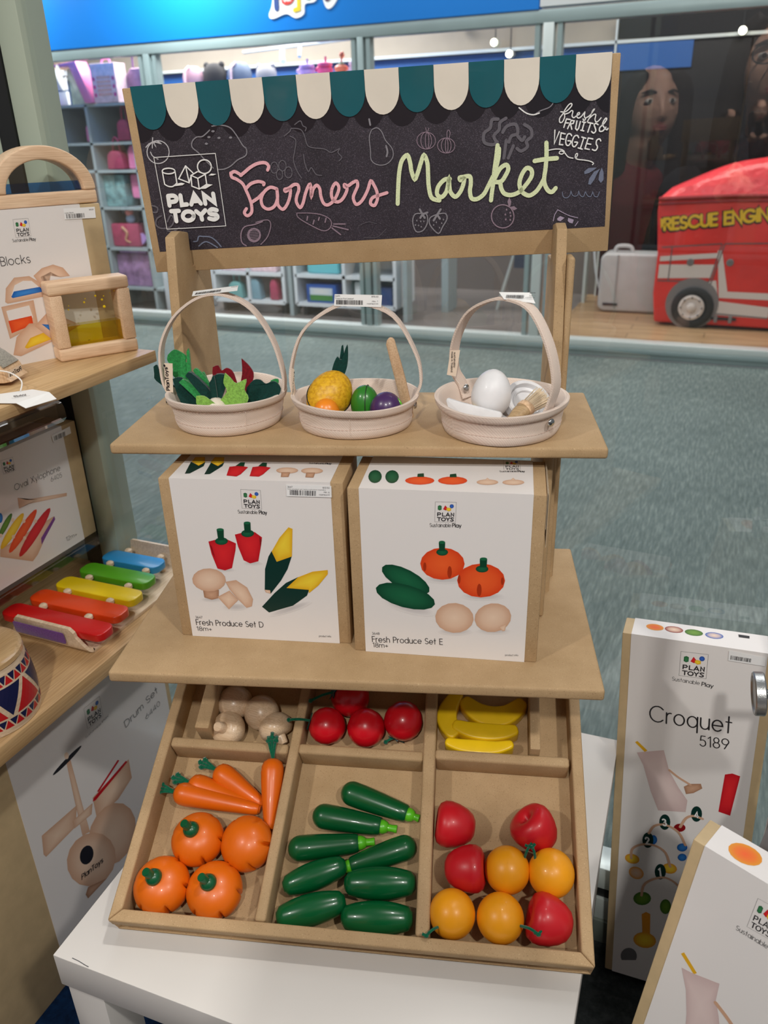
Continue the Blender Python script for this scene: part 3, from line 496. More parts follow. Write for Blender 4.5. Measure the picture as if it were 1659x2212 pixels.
  ('F',('ash','ash'),(.3301,.0416,.33,.0412,.3299,.0409,.3297,.0407,.3294,.0407,.3292,.0408,.3289,.041,.3288,.0413,.3287,.0416,.3288,.042,.329,.0423,.3292,.0425,.3294,.0425,.3297,.0424,.3299,.0422,.33,.0419)),
  ('F',('ash','ash'),(.3256,.0334,.3256,.0331,.3254,.0328,.3252,.0326,.3249,.0325,.3247,.0326,.3244,.0328,.3243,.0331,.3243,.0335,.3243,.0339,.3245,.0342,.3247,.0343,.325,.0344,.3252,.0343,.3254,.0341,.3256,.0338)),
  ('F',('ash','ash'),(.3194,.0365,.3193,.0362,.3192,.0359,.3189,.0357,.3187,.0356,.3184,.0357,.3182,.0359,.3181,.0362,.318,.0366,.3181,.0369,.3182,.0372,.3185,.0374,.3187,.0375,.319,.0374,.3192,.0372,.3193,.0369))],
 'logo_w': [('L',('white',0.0007,0),(.0201,.1208,.0882,.1211,.0881,.0472,.0204,.047,.0201,.1208)),
  ('L',('white',0.0013,1),(.0409,.1062,.0401,.1052,.0385,.1044,.0361,.1039,.0333,.1038,.0307,.1042,.0285,.1049,.0271,.1059,.0268,.107,.0275,.108,.0292,.1089,.0316,.1093,.0344,.1094,.037,.109,.0392,.1083,.0405,.1073,.0409,.1062)),
  ('L',('white',0.0013,1),(.0817,.1084,.0807,.1058,.0787,.1037,.076,.1024,.073,.102,.0702,.1027,.0679,.1043,.0666,.1066,.0665,.1092,.0675,.1118,.0695,.1139,.0722,.1152,.0752,.1155,.078,.1149,.0802,.1133,.0815,.111,.0817,.1084)),
  ('L',('white',0.0013,1),(.0268,.0936,.0305,.0913,.0355,.0909,.0407,.094)),
  ('L',('white',0.0013,0),(.0267,.1066,.0268,.0936)),
  ('L',('white',0.0013,0),(.0409,.1062,.0407,.094)),
  ('L',('white',0.0013,0),(.0535,.1107,.0436,.0983,.0545,.0936,.0577,.1001)),
  ('L',('white',0.0013,0),(.0535,.1107,.0604,.1033)),
  ('L',('white',0.0013,0),(.0535,.1107,.0545,.0936)),
  ('L',('white',0.0013,0),(.066,.1045,.0737,.1011,.0648,.0975,.0579,.1009,.066,.1045)),
  ('L',('white',0.0013,0),(.0579,.1009,.0568,.0901,.0646,.0867,.0737,.0911,.0737,.1011)),
  ('L',('white',0.0013,0),(.0648,.0975,.0646,.0867)),
  ('F',('white','white'),(.0364,.091,.0411,.0936,.0458,.0942,.0494,.0931,.0466,.0916)),
  ('F',('white','white'),(.0646,.0867,.0734,.0915,.0802,.0904,.0717,.0867)),
  ('F',('white','white'),(.0772,.0998,.0804,.1015,.086,.1007,.0821,.0995)),
  ('L',('white',0.0046,0),(.0283,.0814,.0281,.0715)),
  ('L',('white',0.0046,0),(.0423,.0814,.0422,.0715,.0482,.0718)),
  ('L',('white',0.0046,0),(.0528,.0714,.0579,.0814,.0638,.0718)),
  ('L',('white',0.0046,0),(.0559,.0747,.0614,.0748)),
  ('L',('white',0.0046,0),(.0688,.0713,.0687,.0808,.0794,.0718,.0792,.0812)),
  ('L',('white',0.0046,0),(.0287,.0656,.0377,.0656)),
  ('L',('white',0.0046,0),(.033,.0654,.0328,.0548)),
  ('L',('white',0.0046,0),(.0571,.0642,.0619,.0599,.0676,.0647)),
  ('L',('white',0.0046,0),(.0619,.0599,.0623,.0551)),
  ('L',('white',0.0046,1),(.0283,.0814,.0346,.0814,.0374,.0788,.0353,.0757,.0284,.0751)),
  ('L',('white',0.0046,1),(.0535,.0594,.0527,.0576,.0511,.0561,.0489,.0552,.0465,.0549,.0442,.0554,.0424,.0565,.0413,.0581,.0412,.06,.042,.0618,.0436,.0633,.0457,.0642,.0482,.0644,.0505,.064,.0523,.0628,.0534,.0612,.0535,.0594)),
  ('L',('white',0.0046,1),(.0805,.0641,.0754,.0653,.0717,.0631,.073,.0606,.0791,.0593,.08,.0566,.0758,.0547,.0705,.0559))],
 'E_logo': [('G',(),(.0849,.1757,.1047,.1761,.0843,.1548))],
 'E_text': [('T',('Sustainable','ink',0.09),(.0798,.1493,.0998,.15,.0038)),
  ('T',('Play','ink',0.16),(.1013,.1501,.1096,.1502,.0038)),
  ('T',('3648','ink',0.1),(.0193,.0218,.027,.0221,.0028)),
  ('T',('Fresh Produce Set E','ink',0.1),(.0193,.0127,.0924,.0151,.0068)),
  ('T',('18m+','ink',0.1),(.0198,.0061,.0356,.0067,.0055)),
  ('T',('product info','ink',0.1),(.1564,.0064,.1694,.0072,.002))],
 'E_pic': [('F',('shade','white2'),(.1147,.0936,.1132,.0914,.1087,.0894,.1021,.0879,.0942,.0871,.0862,.0871,.0795,.0879,.075,.0894,.0735,.0915,.0751,.0937,.0796,.0957,.0863,.0972,.0942,.098,.1021,.098,.1087,.0971,.1131,.0956)),
  ('F',('shade','white2'),(.154,.0766,.1524,.0746,.1477,.0726,.1406,.0711,.1322,.0702,.1237,.0701,.1165,.0708,.1117,.0722,.11,.0741,.1117,.0762,.1165,.0781,.1237,.0796,.1321,.0805,.1404,.0806,.1475,.0799,.1523,.0785)),
  ('F',('shade','white2'),(.0849,.0511,.0821,.0488,.0758,.0478,.0667,.0483,.0562,.0503,.046,.0535,.0377,.0574,.0325,.0613,.0312,.0647,.0341,.067,.0405,.0679,.0496,.0673,.06,.0653,.0701,.0622,.0783,.0584,.0835,.0545)),
  ('F',('shade','white2'),(.123,.0333,.1217,.0313,.1179,.0295,.1121,.028,.1052,.0272,.0983,.0271,.0925,.0277,.0886,.029,.0872,.0308,.0886,.0328,.0925,.0346,.0984,.0361,.1052,.0369,.1121,.037,.1178,.0363,.1217,.035)),
  ('F',('shade','white2'),(.1613,.0369,.16,.0352,.1563,.0335,.1507,.0322,.144,.0314,.1372,.0313,.1315,.0318,.1276,.0329,.1263,.0345,.1276,.0362,.1314,.0378,.1371,.0391,.1438,.0399,.1505,.04,.1561,.0395,.1599,.0384)),
  ('F',('or2','or1'),(.1135,.1106,.1119,.1037,.1072,.0976,.1002,.0933,.0918,.0915,.0834,.0925,.0763,.0961,.0717,.1017,.0701,.1086,.0719,.1155,.0767,.1215,.0838,.1257,.0921,.1274,.1003,.1264,.1072,.1229,.1119,.1173)),
  ('F',('or2','or1'),(.153,.0943,.1515,.0869,.1466,.0804,.1391,.0758,.1301,.0738,.121,.0747,.1133,.0785,.1082,.0846,.1064,.0919,.1082,.0994,.1132,.1058,.1208,.1102,.1296,.1121,.1385,.1111,.146,.1074,.1511,.1015)),
  ('F',('or0','or0'),(.0761,.1053,.0759,.1033,.0756,.1017,.075,.1005,.0744,.1001,.0738,.1005,.0733,.1015,.073,.1032,.0729,.1051,.0731,.1071,.0734,.1087,.074,.1098,.0746,.1102,.0752,.1099,.0757,.1088,.076,.1072)),
  ('F',('or0','or0'),(.1012,.1007,.101,.0981,.1005,.0958,.0998,.0943,.099,.0937,.0981,.0942,.0974,.0957,.0969,.0979,.0968,.1005,.097,.1031,.0974,.1054,.0982,.1069,.099,.1074,.0998,.107,.1006,.1055,.101,.1033)),
  ('F',('or0','or0'),(.1098,.0934,.1097,.0914,.1094,.0897,.109,.0886,.1084,.0882,.1079,.0885,.1074,.0896,.1071,.0913,.107,.0932,.1071,.0952,.1074,.0968,.1079,.0979,.1084,.0984,.1089,.098,.1094,.0969,.1097,.0953)),
  ('F',('or0','or0'),(.1306,.0823,.1305,.0794,.13,.077,.1293,.0754,.1284,.0748,.1275,.0753,.1267,.0768,.1261,.0792,.1259,.082,.1261,.0848,.1266,.0872,.1273,.0888,.1282,.0894,.1291,.0889,.1299,.0874,.1304,.085)),
  ('F',('or0','or0'),(.1518,.0937,.1518,.0921,.1515,.0907,.1511,.0897,.1505,.0893,.15,.0896,.1495,.0906,.1492,.0919,.1491,.0936,.1491,.0952,.1494,.0967,.1498,.0976,.1503,.098,.1509,.0977,.1513,.0968,.1517,.0954)),
  ('F',('gr2','gr1'),(.0974,.1227,.0969,.1212,.0957,.1198,.0938,.1189,.0916,.1185,.0893,.1187,.0875,.1195,.0862,.1207,.0858,.1222,.0863,.1237,.0875,.125,.0894,.1259,.0916,.1263,.0938,.1261,.0957,.1253,.0969,.1241)),
  ('F',('gr1','gr1'),(.0882,.1325,.0945,.1327,.0941,.1239,.0888,.1237)),
  ('F',('gr2','gr2'),(.0945,.1332,.0942,.1326,.0935,.132,.0925,.1316,.0913,.1314,.0902,.1315,.0892,.1318,.0885,.1323,.0883,.133,.0885,.1337,.0892,.1343,.0902,.1347,.0914,.1349,.0926,.1348,.0936,.1344,.0942,.1339)),
  ('F',('gr2','gr1'),(.1366,.1064,.1362,.1049,.1349,.1035,.1329,.1026,.1305,.1022,.1281,.1023,.1261,.1031,.1248,.1043,.1243,.1058,.1247,.1073,.1261,.1087,.1281,.1096,.1304,.11,.1328,.1098,.1348,.1091,.1361,.1079)),
  ('F',('gr1','gr1'),(.128,.1166,.1351,.1169,.1348,.1081,.1283,.1078)),
  ('F',('gr2','gr2'),(.1351,.1173,.1348,.1166,.1341,.116,.1329,.1156,.1316,.1154,.1302,.1154,.1291,.1158,.1283,.1163,.128,.117,.1283,.1177,.129,.1183,.1302,.1187,.1315,.1189,.1329,.1188,.134,.1185,.1348,.118)),
  ('F',('gr2','gr1'),(.0789,.077,.0753,.0739,.0686,.0732,.0599,.075,.0505,.0791,.0419,.0848,.0353,.0911,.0318,.0973,.032,.1022,.0356,.1052,.0423,.1058,.0509,.104,.0602,.1,.0688,.0944,.0753,.0881,.0789,.082)),
  ('F',('gr2','gr1'),(.0846,.0628,.0811,.0584,.0736,.0558,.0632,.0555,.0515,.0573,.0403,.0612,.0312,.0665,.0259,.0724,.0249,.078,.0286,.0823,.0362,.0848,.0466,.0851,.0581,.0832,.0692,.0794,.0781,.0741,.0835,.0684)),
  ('F',('wood2','wood1'),(.1235,.0474,.1216,.0407,.117,.035,.1105,.0313,.1029,.0302,.0956,.0319,.0895,.036,.0858,.042,.0849,.0489,.0869,.0557,.0916,.0612,.0981,.0647,.1056,.0658,.1128,.0641,.1187,.0601,.1225,.0542)),
  ('F',('wood2','wood1'),(.1604,.0553,.16,.0487,.1569,.0423,.1517,.0373,.1449,.0344,.1378,.034,.1314,.0363,.1268,.0409,.1245,.047,.1251,.0537,.1283,.06,.1337,.0649,.1403,.0677,.1473,.068,.1536,.0658,.1582,.0613)),
  ('F',('wood2','wood1'),(.1485,.0408,.1563,.0451,.155,.0364,.1526,.0359))],
 'D_logo': [('G',(),(.0849,.1769,.1051,.1765,.0843,.1563))],
 'D_text': [('T',('Sustainable','ink',0.09),(.0798,.1507,.0997,.1507,.0038)),
  ('T',('Play','ink',0.16),(.1015,.1507,.1093,.1506,.0038)),
  ('T',('3647','ink',0.1),(.0186,.0232,.0261,.0233,.0029)),
  ('T',('Fresh Produce Set D','ink',0.1),(.0185,.0148,.0932,.0158,.0068)),
  ('T',('18m+','ink',0.1),(.0183,.0074,.0349,.0079,.0051)),
  ('T',('product info','ink',0.1),(.1536,.0073,.1665,.0076,.0021))],
 'D_pic': [('F',('shade','white2'),(.0693,.0853,.0683,.0843,.0658,.0833,.0623,.0825,.0581,.0821,.054,.0821,.0505,.0825,.0483,.0833,.0476,.0843,.0486,.0854,.0511,.0864,.0547,.0871,.0588,.0875,.0629,.0875,.0664,.0871,.0686,.0863)),
  ('F',('shade','white2'),(.0997,.0946,.0988,.0937,.0964,.0928,.0929,.0921,.0888,.0918,.0847,.0918,.0813,.0921,.0791,.0928,.0784,.0937,.0793,.0946,.0817,.0955,.0852,.0962,.0893,.0965,.0934,.0965,.0968,.0962,.099,.0955)),
  ('F',('shade','white2'),(.0799,.0407,.0785,.039,.0751,.0374,.07,.0361,.0641,.0355,.0583,.0355,.0535,.0362,.0504,.0374,.0494,.0391,.0508,.0408,.0543,.0425,.0594,.0437,.0653,.0443,.071,.0443,.0758,.0436,.0789,.0424)),
  ('F',('shade','white2'),(.0521,.0486,.051,.0475,.0482,.0464,.0441,.0456,.0393,.0451,.0345,.0451,.0305,.0455,.0279,.0463,.0271,.0473,.0283,.0484,.0311,.0495,.0353,.0503,.0401,.0508,.0448,.0508,.0488,.0504,.0513,.0496)),
  ('F',('shade','white2'),(.1487,.0507,.1472,.0484,.1423,.045,.1347,.0409,.1256,.0367,.1162,.0332,.1082,.0308,.1026,.0299,.1005,.0308,.102,.0331,.1071,.0367,.1148,.0408,.124,.0449,.1333,.0484,.1412,.0507,.1466,.0516)),
  ('F',('red2','red1'),(.0446,.1174,.0527,.1199,.0647,.1207,.0736,.1164,.0723,.1084,.0662,.0871,.0584,.0841,.0505,.0859,.0462,.1028)),
  ('F',('red2','red1'),(.0736,.1265,.0815,.1289,.0947,.1302,.1018,.1244,.1002,.1161,.0953,.0965,.0863,.0936,.0798,.097,.0755,.1129)),
  ('F',('red0','red0'),(.0453,.1145,.0475,.1117,.0496,.0986,.0476,.1029)),
  ('F',('red0','red0'),(.0991,.1254,.1012,.1212,.099,.111,.0989,.1196)),
  ('F',('gr2','gr1'),(.0655,.1187,.0647,.117,.063,.1155,.0606,.1144,.0579,.114,.0553,.1142,.0532,.1151,.0519,.1164,.0516,.1181,.0524,.1198,.0541,.1212,.0565,.1223,.0592,.1227,.0617,.1225,.0639,.1217,.0652,.1203)),
  ('F',('gr1','gr1'),(.055,.1314,.0625,.1317,.0613,.1195,.0552,.1192)),
  ('F',('gr2','gr2'),(.0625,.1317,.0621,.1311,.0612,.1306,.0599,.1302,.0585,.13,.057,.1301,.0558,.1304,.0551,.1308,.0549,.1314,.0552,.132,.0561,.1326,.0574,.133,.0589,.1332,.0604,.1331,.0615,.1328,.0623,.1323)),
  ('F',('gr2','gr1'),(.094,.1286,.0933,.1269,.0916,.1255,.0893,.1244,.0866,.124,.0841,.1242,.082,.1251,.0807,.1264,.0804,.128,.0811,.1297,.0827,.1312,.0851,.1322,.0877,.1326,.0903,.1324,.0924,.1315,.0937,.1302)),
  ('F',('gr1','gr1'),(.0843,.14,.0914,.1402,.0907,.1293,.0841,.129)),
  ('F',('gr2','gr2'),(.0914,.1404,.0911,.1398,.0902,.1392,.089,.1389,.0877,.1387,.0864,.1387,.0853,.139,.0846,.1395,.0844,.1401,.0847,.1407,.0855,.1412,.0867,.1416,.0881,.1418,.0894,.1417,.0905,.1414,.0912,.141)),
  ('F',('wood1','wood0'),(.0314,.0592,.0489,.0601,.0475,.0499,.0396,.0475,.0317,.0499)),
  ('F',('wood2','wood1'),(.0578,.0713,.0553,.0659,.0504,.0614,.0439,.0585,.0366,.0576,.0298,.0589,.0245,.0622,.0215,.0669,.0213,.0724,.0239,.0777,.0288,.0821,.0353,.085,.0425,.0858,.0492,.0846,.0544,.0814,.0575,.0767)),
  ('F',('wood2','wood1'),(.0463,.0514,.0605,.0599,.0689,.0487,.0573,.0364)),
  ('F',('wood2','wood1'),(.0572,.0704,.069,.0731,.0801,.0647,.0851,.0504,.083,.0417,.077,.0393,.0675,.051,.0607,.0614)),
  ('F',('felt','felt'),(.1106,.1093,.1145,.0971,.1313,.1044,.1255,.0887,.1175,.0749,.105,.0583,.0989,.0619,.1016,.0876,.1066,.1026)),
  ('F',('yel2','yel1'),(.1303,.1369,.1343,.1353,.1313,.1037,.1148,.0968,.1105,.1086,.1201,.1248)),
  ('F',('wood2','wood1'),(.0988,.0629,.1048,.0625,.105,.0583,.0998,.0596)),
  ('F',('felt','felt'),(.1366,.0801,.1226,.0661,.1465,.065,.1439,.0581,.1279,.0449,.1011,.035,.0941,.0418,.1092,.0593,.1225,.0722)),
  ('F',('yel2','yel1'),(.1676,.0896,.1675,.0848,.1569,.0709,.1461,.0609,.1461,.065,.1226,.0661,.1359,.0796,.1517,.087))],
 'D_label': [('F',('lab','lab'),(.1319,.1838,.1767,.1836,.1764,.1713,.1313,.1713)),
  ('F',('ink','ink'),(.135,.1782,.1352,.1782,.135,.1728,.1347,.1728)),
  ('F',('ink','ink'),(.1355,.1782,.136,.1782,.1357,.1728,.1352,.1728)),
  ('F',('ink','ink'),(.1365,.1782,.1368,.1782,.1365,.1728,.1362,.1728)),
  ('F',('ink','ink'),(.137,.1782,.1376,.1782,.1372,.1728,.1367,.1728)),
  ('F',('ink','ink'),(.1378,.1781,.1383,.1781,.138,.1728,.1375,.1728)),
  ('F',('ink','ink'),(.1386,.1781,.1394,.1781,.1391,.1728,.1383,.1728)),
  ('F',('ink','ink'),(.1399,.1781,.1408,.1781,.1404,.1727,.1396,.1727)),
  ('F',('ink','ink'),(.141,.1781,.1419,.1781,.1415,.1727,.1407,.1727)),
  ('F',('ink','ink'),(.1424,.1781,.1432,.1781,.1429,.1727,.142,.1727)),
  ('F',('ink','ink'),(.1435,.1781,.1437,.1781,.1434,.1727,.1431,.1727)),
  ('F',('ink','ink'),(.1445,.1781,.1448,.1781,.1445,.1727,.1442,.1727)),
  ('F',('ink','ink'),(.1453,.1781,.1462,.1781,.1458,.1727,.145,.1727)),
  ('F',('ink','ink'),(.147,.1781,.1472,.1781,.1469,.1727,.1466,.1727)),
  ('F',('ink','ink'),(.1478,.1781,.1483,.1781,.1479,.1727,.1474,.1727)),
  ('F',('ink','ink'),(.1491,.1781,.1494,.1781,.149,.1727,.1487,.1727)),
  ('F',('ink','ink'),(.1502,.1781,.1507,.1781,.1503,.1727,.1498,.1727)),
  ('F',('ink','ink'),(.1512,.1781,.1517,.1781,.1513,.1727,.1508,.1727)),
  ('F',('ink','ink'),(.1522,.178,.1531,.178,.1527,.1727,.1518,.1727)),
  ('F',('ink','ink'),(.1536,.178,.1541,.178,.1537,.1727,.1532,.1727)),
  ('F',('ink','ink'),(.1544,.178,.1546,.178,.1542,.1727,.1539,.1727)),
  ('F',('ink','ink'),(.1551,.178,.1554,.178,.155,.1726,.1547,.1726)),
  ('F',('ink','ink'),(.1556,.178,.1562,.178,.1557,.1726,.1552,.1726)),
  ('F',('ink','ink'),(.157,.178,.1575,.178,.1571,.1726,.1566,.1726)),
  ('F',('ink','ink'),(.1578,.178,.1586,.178,.1581,.1726,.1573,.1726)),
  ('F',('ink','ink'),(.1594,.178,.1599,.178,.1595,.1726,.159,.1726)),
  ('F',('ink','ink'),(.1604,.178,.161,.178,.1605,.1726,.16,.1726)),
  ('T',('3647','ink',0.12),(.1331,.1809,.138,.1808,.0015)),
  ('T',('$12.50','ink',0.12),(.1682,.1809,.1748,.1809,.0015)),
  ('T',('Min. 6','ink',0.12),(.169,.1761,.1745,.176,.0015)),
  ('T',('MSRP$24.99','ink',0.12),(.1641,.1734,.1746,.1734,.0012)),
  ('T',('fresh produce set corns mushrooms red bell p','ink',0.12),(.1329,.1789,.171,.1789,.0009))],
 'E_top': [('F',('gr2','gr1'),(.0281,.0352,.0295,.0289,.0298,.0227,.0291,.0174,.0274,.0139,.0251,.0127,.0224,.0138,.0198,.0172,.0176,.0224,.0161,.0286,.0157,.0349,.0163,.0404,.018,.0441,.0204,.0455,.0232,.0442,.0259,.0406)),
  ('F',('gr2','gr1'),(.0449,.0363,.0462,.03,.0464,.0238,.0456,.0185,.0438,.015,.0415,.0138,.0388,.0149,.0363,.0183,.0342,.0235,.0328,.0297,.0325,.036,.0333,.0415,.035,.0452,.0375,.0465,.0402,.0453,.0428,.0417)),
  ('F',('or2','or1'),(.0817,.0239,.081,.0201,.0783,.0166,.074,.0141,.0687,.0128,.0633,.0131,.0585,.0148,.055,.0177,.0534,.0214,.054,.0253,.0567,.0288,.061,.0314,.0664,.0327,.072,.0324,.0769,.0306,.0803,.0277)),
  ('F',('or2','or1'),(.1132,.0268,.1123,.0229,.1095,.0195,.1051,.0169,.0999,.0157,.0945,.0159,.0898,.0176,.0864,.0205,.085,.0242,.0857,.0282,.0885,.0317,.0929,.0343,.0983,.0356,.1038,.0353,.1086,.0335,.1118,.0305)),
  ('F',('gr1','gr1'),(.0636,.0395,.0695,.0413,.0708,.0319,.0642,.0313)),
  ('F',('gr1','gr1'),(.0953,.0411,.1012,.0433,.1025,.0339,.0957,.0333)),
  ('F',('wood2','wood1'),(.1427,.0255,.142,.0229,.1398,.0205,.1365,.0188,.1327,.0179,.1288,.0181,.1254,.0192,.1231,.0212,.1221,.0237,.1228,.0263,.1249,.0287,.1282,.0305,.1322,.0314,.1361,.0312,.1395,.03,.1418,.028)),
  ('F',('wood2','wood1'),(.1672,.0274,.1664,.0248,.1642,.0224,.1609,.0207,.1569,.0198,.153,.0199,.1496,.0211,.1473,.023,.1465,.0255,.1472,.0281,.1494,.0305,.1528,.0323,.1568,.0332,.1608,.033,.1642,.0319,.1664,.0299)),
  ('F',('wood2','wood1'),(.1295,.0291,.132,.0354,.1352,.0296)),
  ('F',('wood2','wood1'),(.1537,.0313,.1566,.0376,.1594,.0318)),
  ('T',('Sustainable','ink',0.09),(.1436,.0508,.1601,.0523,.0038)),
  ('T',('Play','ink',0.16),(.1612,.0524,.1677,.053,.0038)),
  ('G',(),(.1465,.0837,.1626,.0851,.1474,.0558))],
 'D_top': [('F',('felt','felt'),(.0245,.0119,.0195,.0441,.0311,.0343,.0349,.0451,.037,.033,.0294,.0129)),
  ('F',('felt','felt'),(.045,.0116,.0414,.0437,.0521,.0339,.0553,.0445,.0566,.0342,.0505,.0126)),
  ('F',('yel2','yel1'),(.0202,.0442,.0196,.0575,.0298,.0581,.0348,.0433,.0314,.0336)),
  ('F',('yel2','yel1'),(.0408,.0437,.0405,.0587,.0509,.0586,.0549,.0438,.0517,.0339)),
  ('F',('red2','red1'),(.0686,.0098,.0644,.0329,.0733,.0362,.0842,.0331,.082,.0139,.0792,.0079)),
  ('F',('red2','red1'),(.0923,.0097,.0887,.0334,.097,.0367,.1078,.0332,.1048,.0154,.102,.009)),
  ('F',('gr1','gr1'),(.0701,.0357,.0725,.0456,.0771,.0459,.0794,.0345)),
  ('F',('gr1','gr1'),(.0938,.0365,.0958,.0463,.1005,.0459,.1027,.0353)),
  ('F',('wood2','wood1'),(.1377,.0274,.1375,.0243,.1357,.0216,.1325,.0197,.1283,.0188,.1239,.0192,.1199,.0206,.1168,.023,.1152,.026,.1153,.029,.1171,.0318,.1203,.0337,.1245,.0346,.129,.0343,.1331,.0328,.1361,.0303)),
  ('F',('wood2','wood1'),(.163,.028,.1628,.0249,.1609,.0222,.1576,.0203,.1535,.0195,.1492,.0198,.1452,.0212,.1422,.0236,.1407,.0266,.1409,.0296,.1427,.0324,.146,.0343,.1502,.0352,.1546,.0349,.1586,.0334,.1615,.0309)),
  ('F',('wood1','wood0'),(.1219,.0214,.1308,.022,.1318,.01,.1242,.0095)),
  ('F',('wood1','wood0'),(.1471,.0223,.156,.0229,.157,.01,.1488,.0101)),
  ('T',('Sustainable','ink',0.09),(.1445,.0458,.1607,.0454,.0038)),
  ('T',('Play','ink',0.16),(.1617,.0455,.1679,.0455,.0038))],
 'WB_logo': [('G',(),(-.1183,.181,-.0989,.181,-.1192,.1595))],
 'WB_text': [('T',('Sustainable','ink',0.09),(-.1242,.1544,-.1043,.154,.0036)),
  ('T',('Play','ink',0.16),(-.1027,.1538,-.0948,.1536,.0036)),
  ('T',('Blocks','ink',0.075),(-.1444,.1274,-.1073,.1273,.0105)),
  ('T',('3y+','ink',0.09),(-.0506,.0098,-.036,.0105,.0061)),
  ('T',('Water','ink',0.075),(-.181,.1278,-.1506,.1274,.0103))],
 'WB_pic': [('F',('wood2','wood1'),(-.1071,.1106,-.0946,.1187,-.0788,.1216,-.0663,.1161,-.059,.1046,-.072,.1046,-.0841,.1126,-.0985,.1079,-.092,.0909,-.0982,.0934)),
  ('F',('wood2','wood1'),(-.1496,.0829,-.1451,.0997,-.1321,.1114,-.1127,.111,-.1,.1009,-.0953,.0831,-.1469,.0806)),
  ('F',('white2','white2'),(-.14,.0903,-.1333,.1021,-.1219,.1061,-.1108,.1047,-.1028,.0956,-.1015,.0897)),
  ('F',('bl2','bl1'),(-.1407,.0883,-.1361,.0945,-.1019,.0958,-.0982,.0893,-.1392,.0865)),
  ('F',('wood2','wood1'),(-.1559,.0777,-.1135,.0804,-.1142,.0496,-.1539,.0361)),
  ('F',('white2','white2'),(-.1508,.0718,-.1206,.0745,-.1187,.0586,-.1498,.0568)),
  ('F',('or2','or1'),(-.151,.0589,-.1202,.0609,-.1203,.0493,-.1502,.0427)),
  ('F',('wood2','wood1'),(-.1542,.0148,-.1453,.0366,-.1256,.0515,-.1075,.0493,-.0951,.0346,-.0954,.0243,-.1451,.0113)),
  ('F',('yel2','yel1'),(-.1378,.0218,-.1279,.0327,-.1084,.0369,-.0984,.0266,-.1349,.0196)),
  ('F',('wood2','wood1'),(-.119,.047,-.0968,.0635,-.057,.0385,-.0974,.023)),
  ('F',('bl2','bl1'),(-.1095,.048,-.0947,.0447,-.094,.031))],
 'WB_label': [('F',('lab','lab'),(-.0515,.1891,-.0083,.1884,-.0092,.1744,-.0521,.1757)),
  ('F',('ink','ink'),(-.0493,.182,-.0489,.182,-.0491,.1766,-.0495,.1766)),
  ('F',('ink','ink'),(-.0486,.182,-.0479,.182,-.0482,.1766,-.0489,.1766)),
  ('F',('ink','ink'),(-.0472,.182,-.047,.182,-.0472,.1765,-.0474,.1765)),
  ('F',('ink','ink'),(-.0463,.182,-.0458,.182,-.0461,.1765,-.0465,.1765)),
  ('F',('ink','ink'),(-.0454,.182,-.0447,.182,-.0449,.1765,-.0456,.1765)),
  ('F',('ink','ink'),(-.0444,.1819,-.0442,.1819,-.0445,.1765,-.0447,.1765)),
  ('F',('ink','ink'),(-.044,.1819,-.0436,.1819,-.0438,.1765,-.0442,.1765)),
  ('F',('ink','ink'),(-.0428,.1819,-.0426,.1819,-.0429,.1765,-.0431,.1765)),
  ('F',('ink','ink'),(-.0419,.1819,-.0412,.1819,-.0414,.1764,-.0421,.1765)),
  ('F',('ink','ink'),(-.0405,.1819,-.04,.1819,-.0402,.1764,-.0407,.1764)),
  ('F',('ink','ink'),(-.0393,.1819,-.0391,.1819,-.0393,.1764,-.0395,.1764)),
  ('F',('ink','ink'),(-.0386,.1819,-.0384,.1819,-.0386,.1764,-.0389,.1764)),
  ('F',('ink','ink'),(-.0382,.1819,-.0375,.1819,-.0377,.1764,-.0384,.1764)),
  ('F',('ink','ink'),(-.0367,.1818,-.0363,.1818,-.0365,.1764,-.037,.1764)),
  ('F',('ink','ink'),(-.0356,.1818,-.0354,.1818,-.0356,.1763,-.0358,.1763)),
  ('F',('ink','ink'),(-.0351,.1818,-.0344,.1818,-.0346,.1763,-.0353,.1763)),
  ('F',('ink','ink'),(-.0342,.1818,-.0335,.1818,-.0337,.1763,-.0344,.1763)),
  ('F',('ink','ink'),(-.0332,.1818,-.0325,.1818,-.0327,.1763,-.0334,.1763)),
  ('F',('ink','ink'),(-.0321,.1818,-.0313,.1818,-.0315,.1763,-.0323,.1763)),
  ('F',('ink','ink'),(-.0311,.1818,-.0304,.1818,-.0306,.1763,-.0313,.1763)),
  ('F',('ink','ink'),(-.0299,.1817,-.0292,.1817,-.0294,.1762,-.0301,.1763)),
  ('F',('ink','ink'),(-.0287,.1817,-.0283,.1817,-.0285,.1762,-.0289,.1762)),
  ('F',('ink','ink'),(-.0281,.1817,-.0276,.1817,-.0278,.1762,-.0283,.1762)),
  ('F',('ink','ink'),(-.0269,.1817,-.0267,.1817,-.0269,.1762,-.0271,.1762)),
  ('F',('ink','ink'),(-.0259,.1817,-.0255,.1817,-.0257,.1762,-.0261,.1762)),
  ('F',('ink','ink'),(-.025,.1817,-.0246,.1817,-.0248,.1762,-.0252,.1762)),
  ('T',('Water Blocks','ink',0.12),(-.0507,.1827,-.0388,.1828,.0014)),
  ('T',('$40.00','ink',0.12),(-.017,.1846,-.0108,.1844,.0016))],
 'X_logo': [('G',(),(-.152,.1832,-.1305,.1809,-.1521,.1626))],
 'X_text': [('T',('Oval Xylophone','ink',0.07),(-.1399,.1321,-.0495,.1291,.009)),
  ('T',('6405','ink',0.07),(-.0719,.1186,-.0489,.1177,.0072)),
  ('T',('12m+','ink',0.08),(-.0674,.0138,-.0438,.0128,.0068))],
 'X_pic': [('F',('wood2','wood1'),(-.1387,.12,-.125,.1111,-.0462,.0894,-.0475,.0845,-.1246,.1037,-.1405,.1035)),
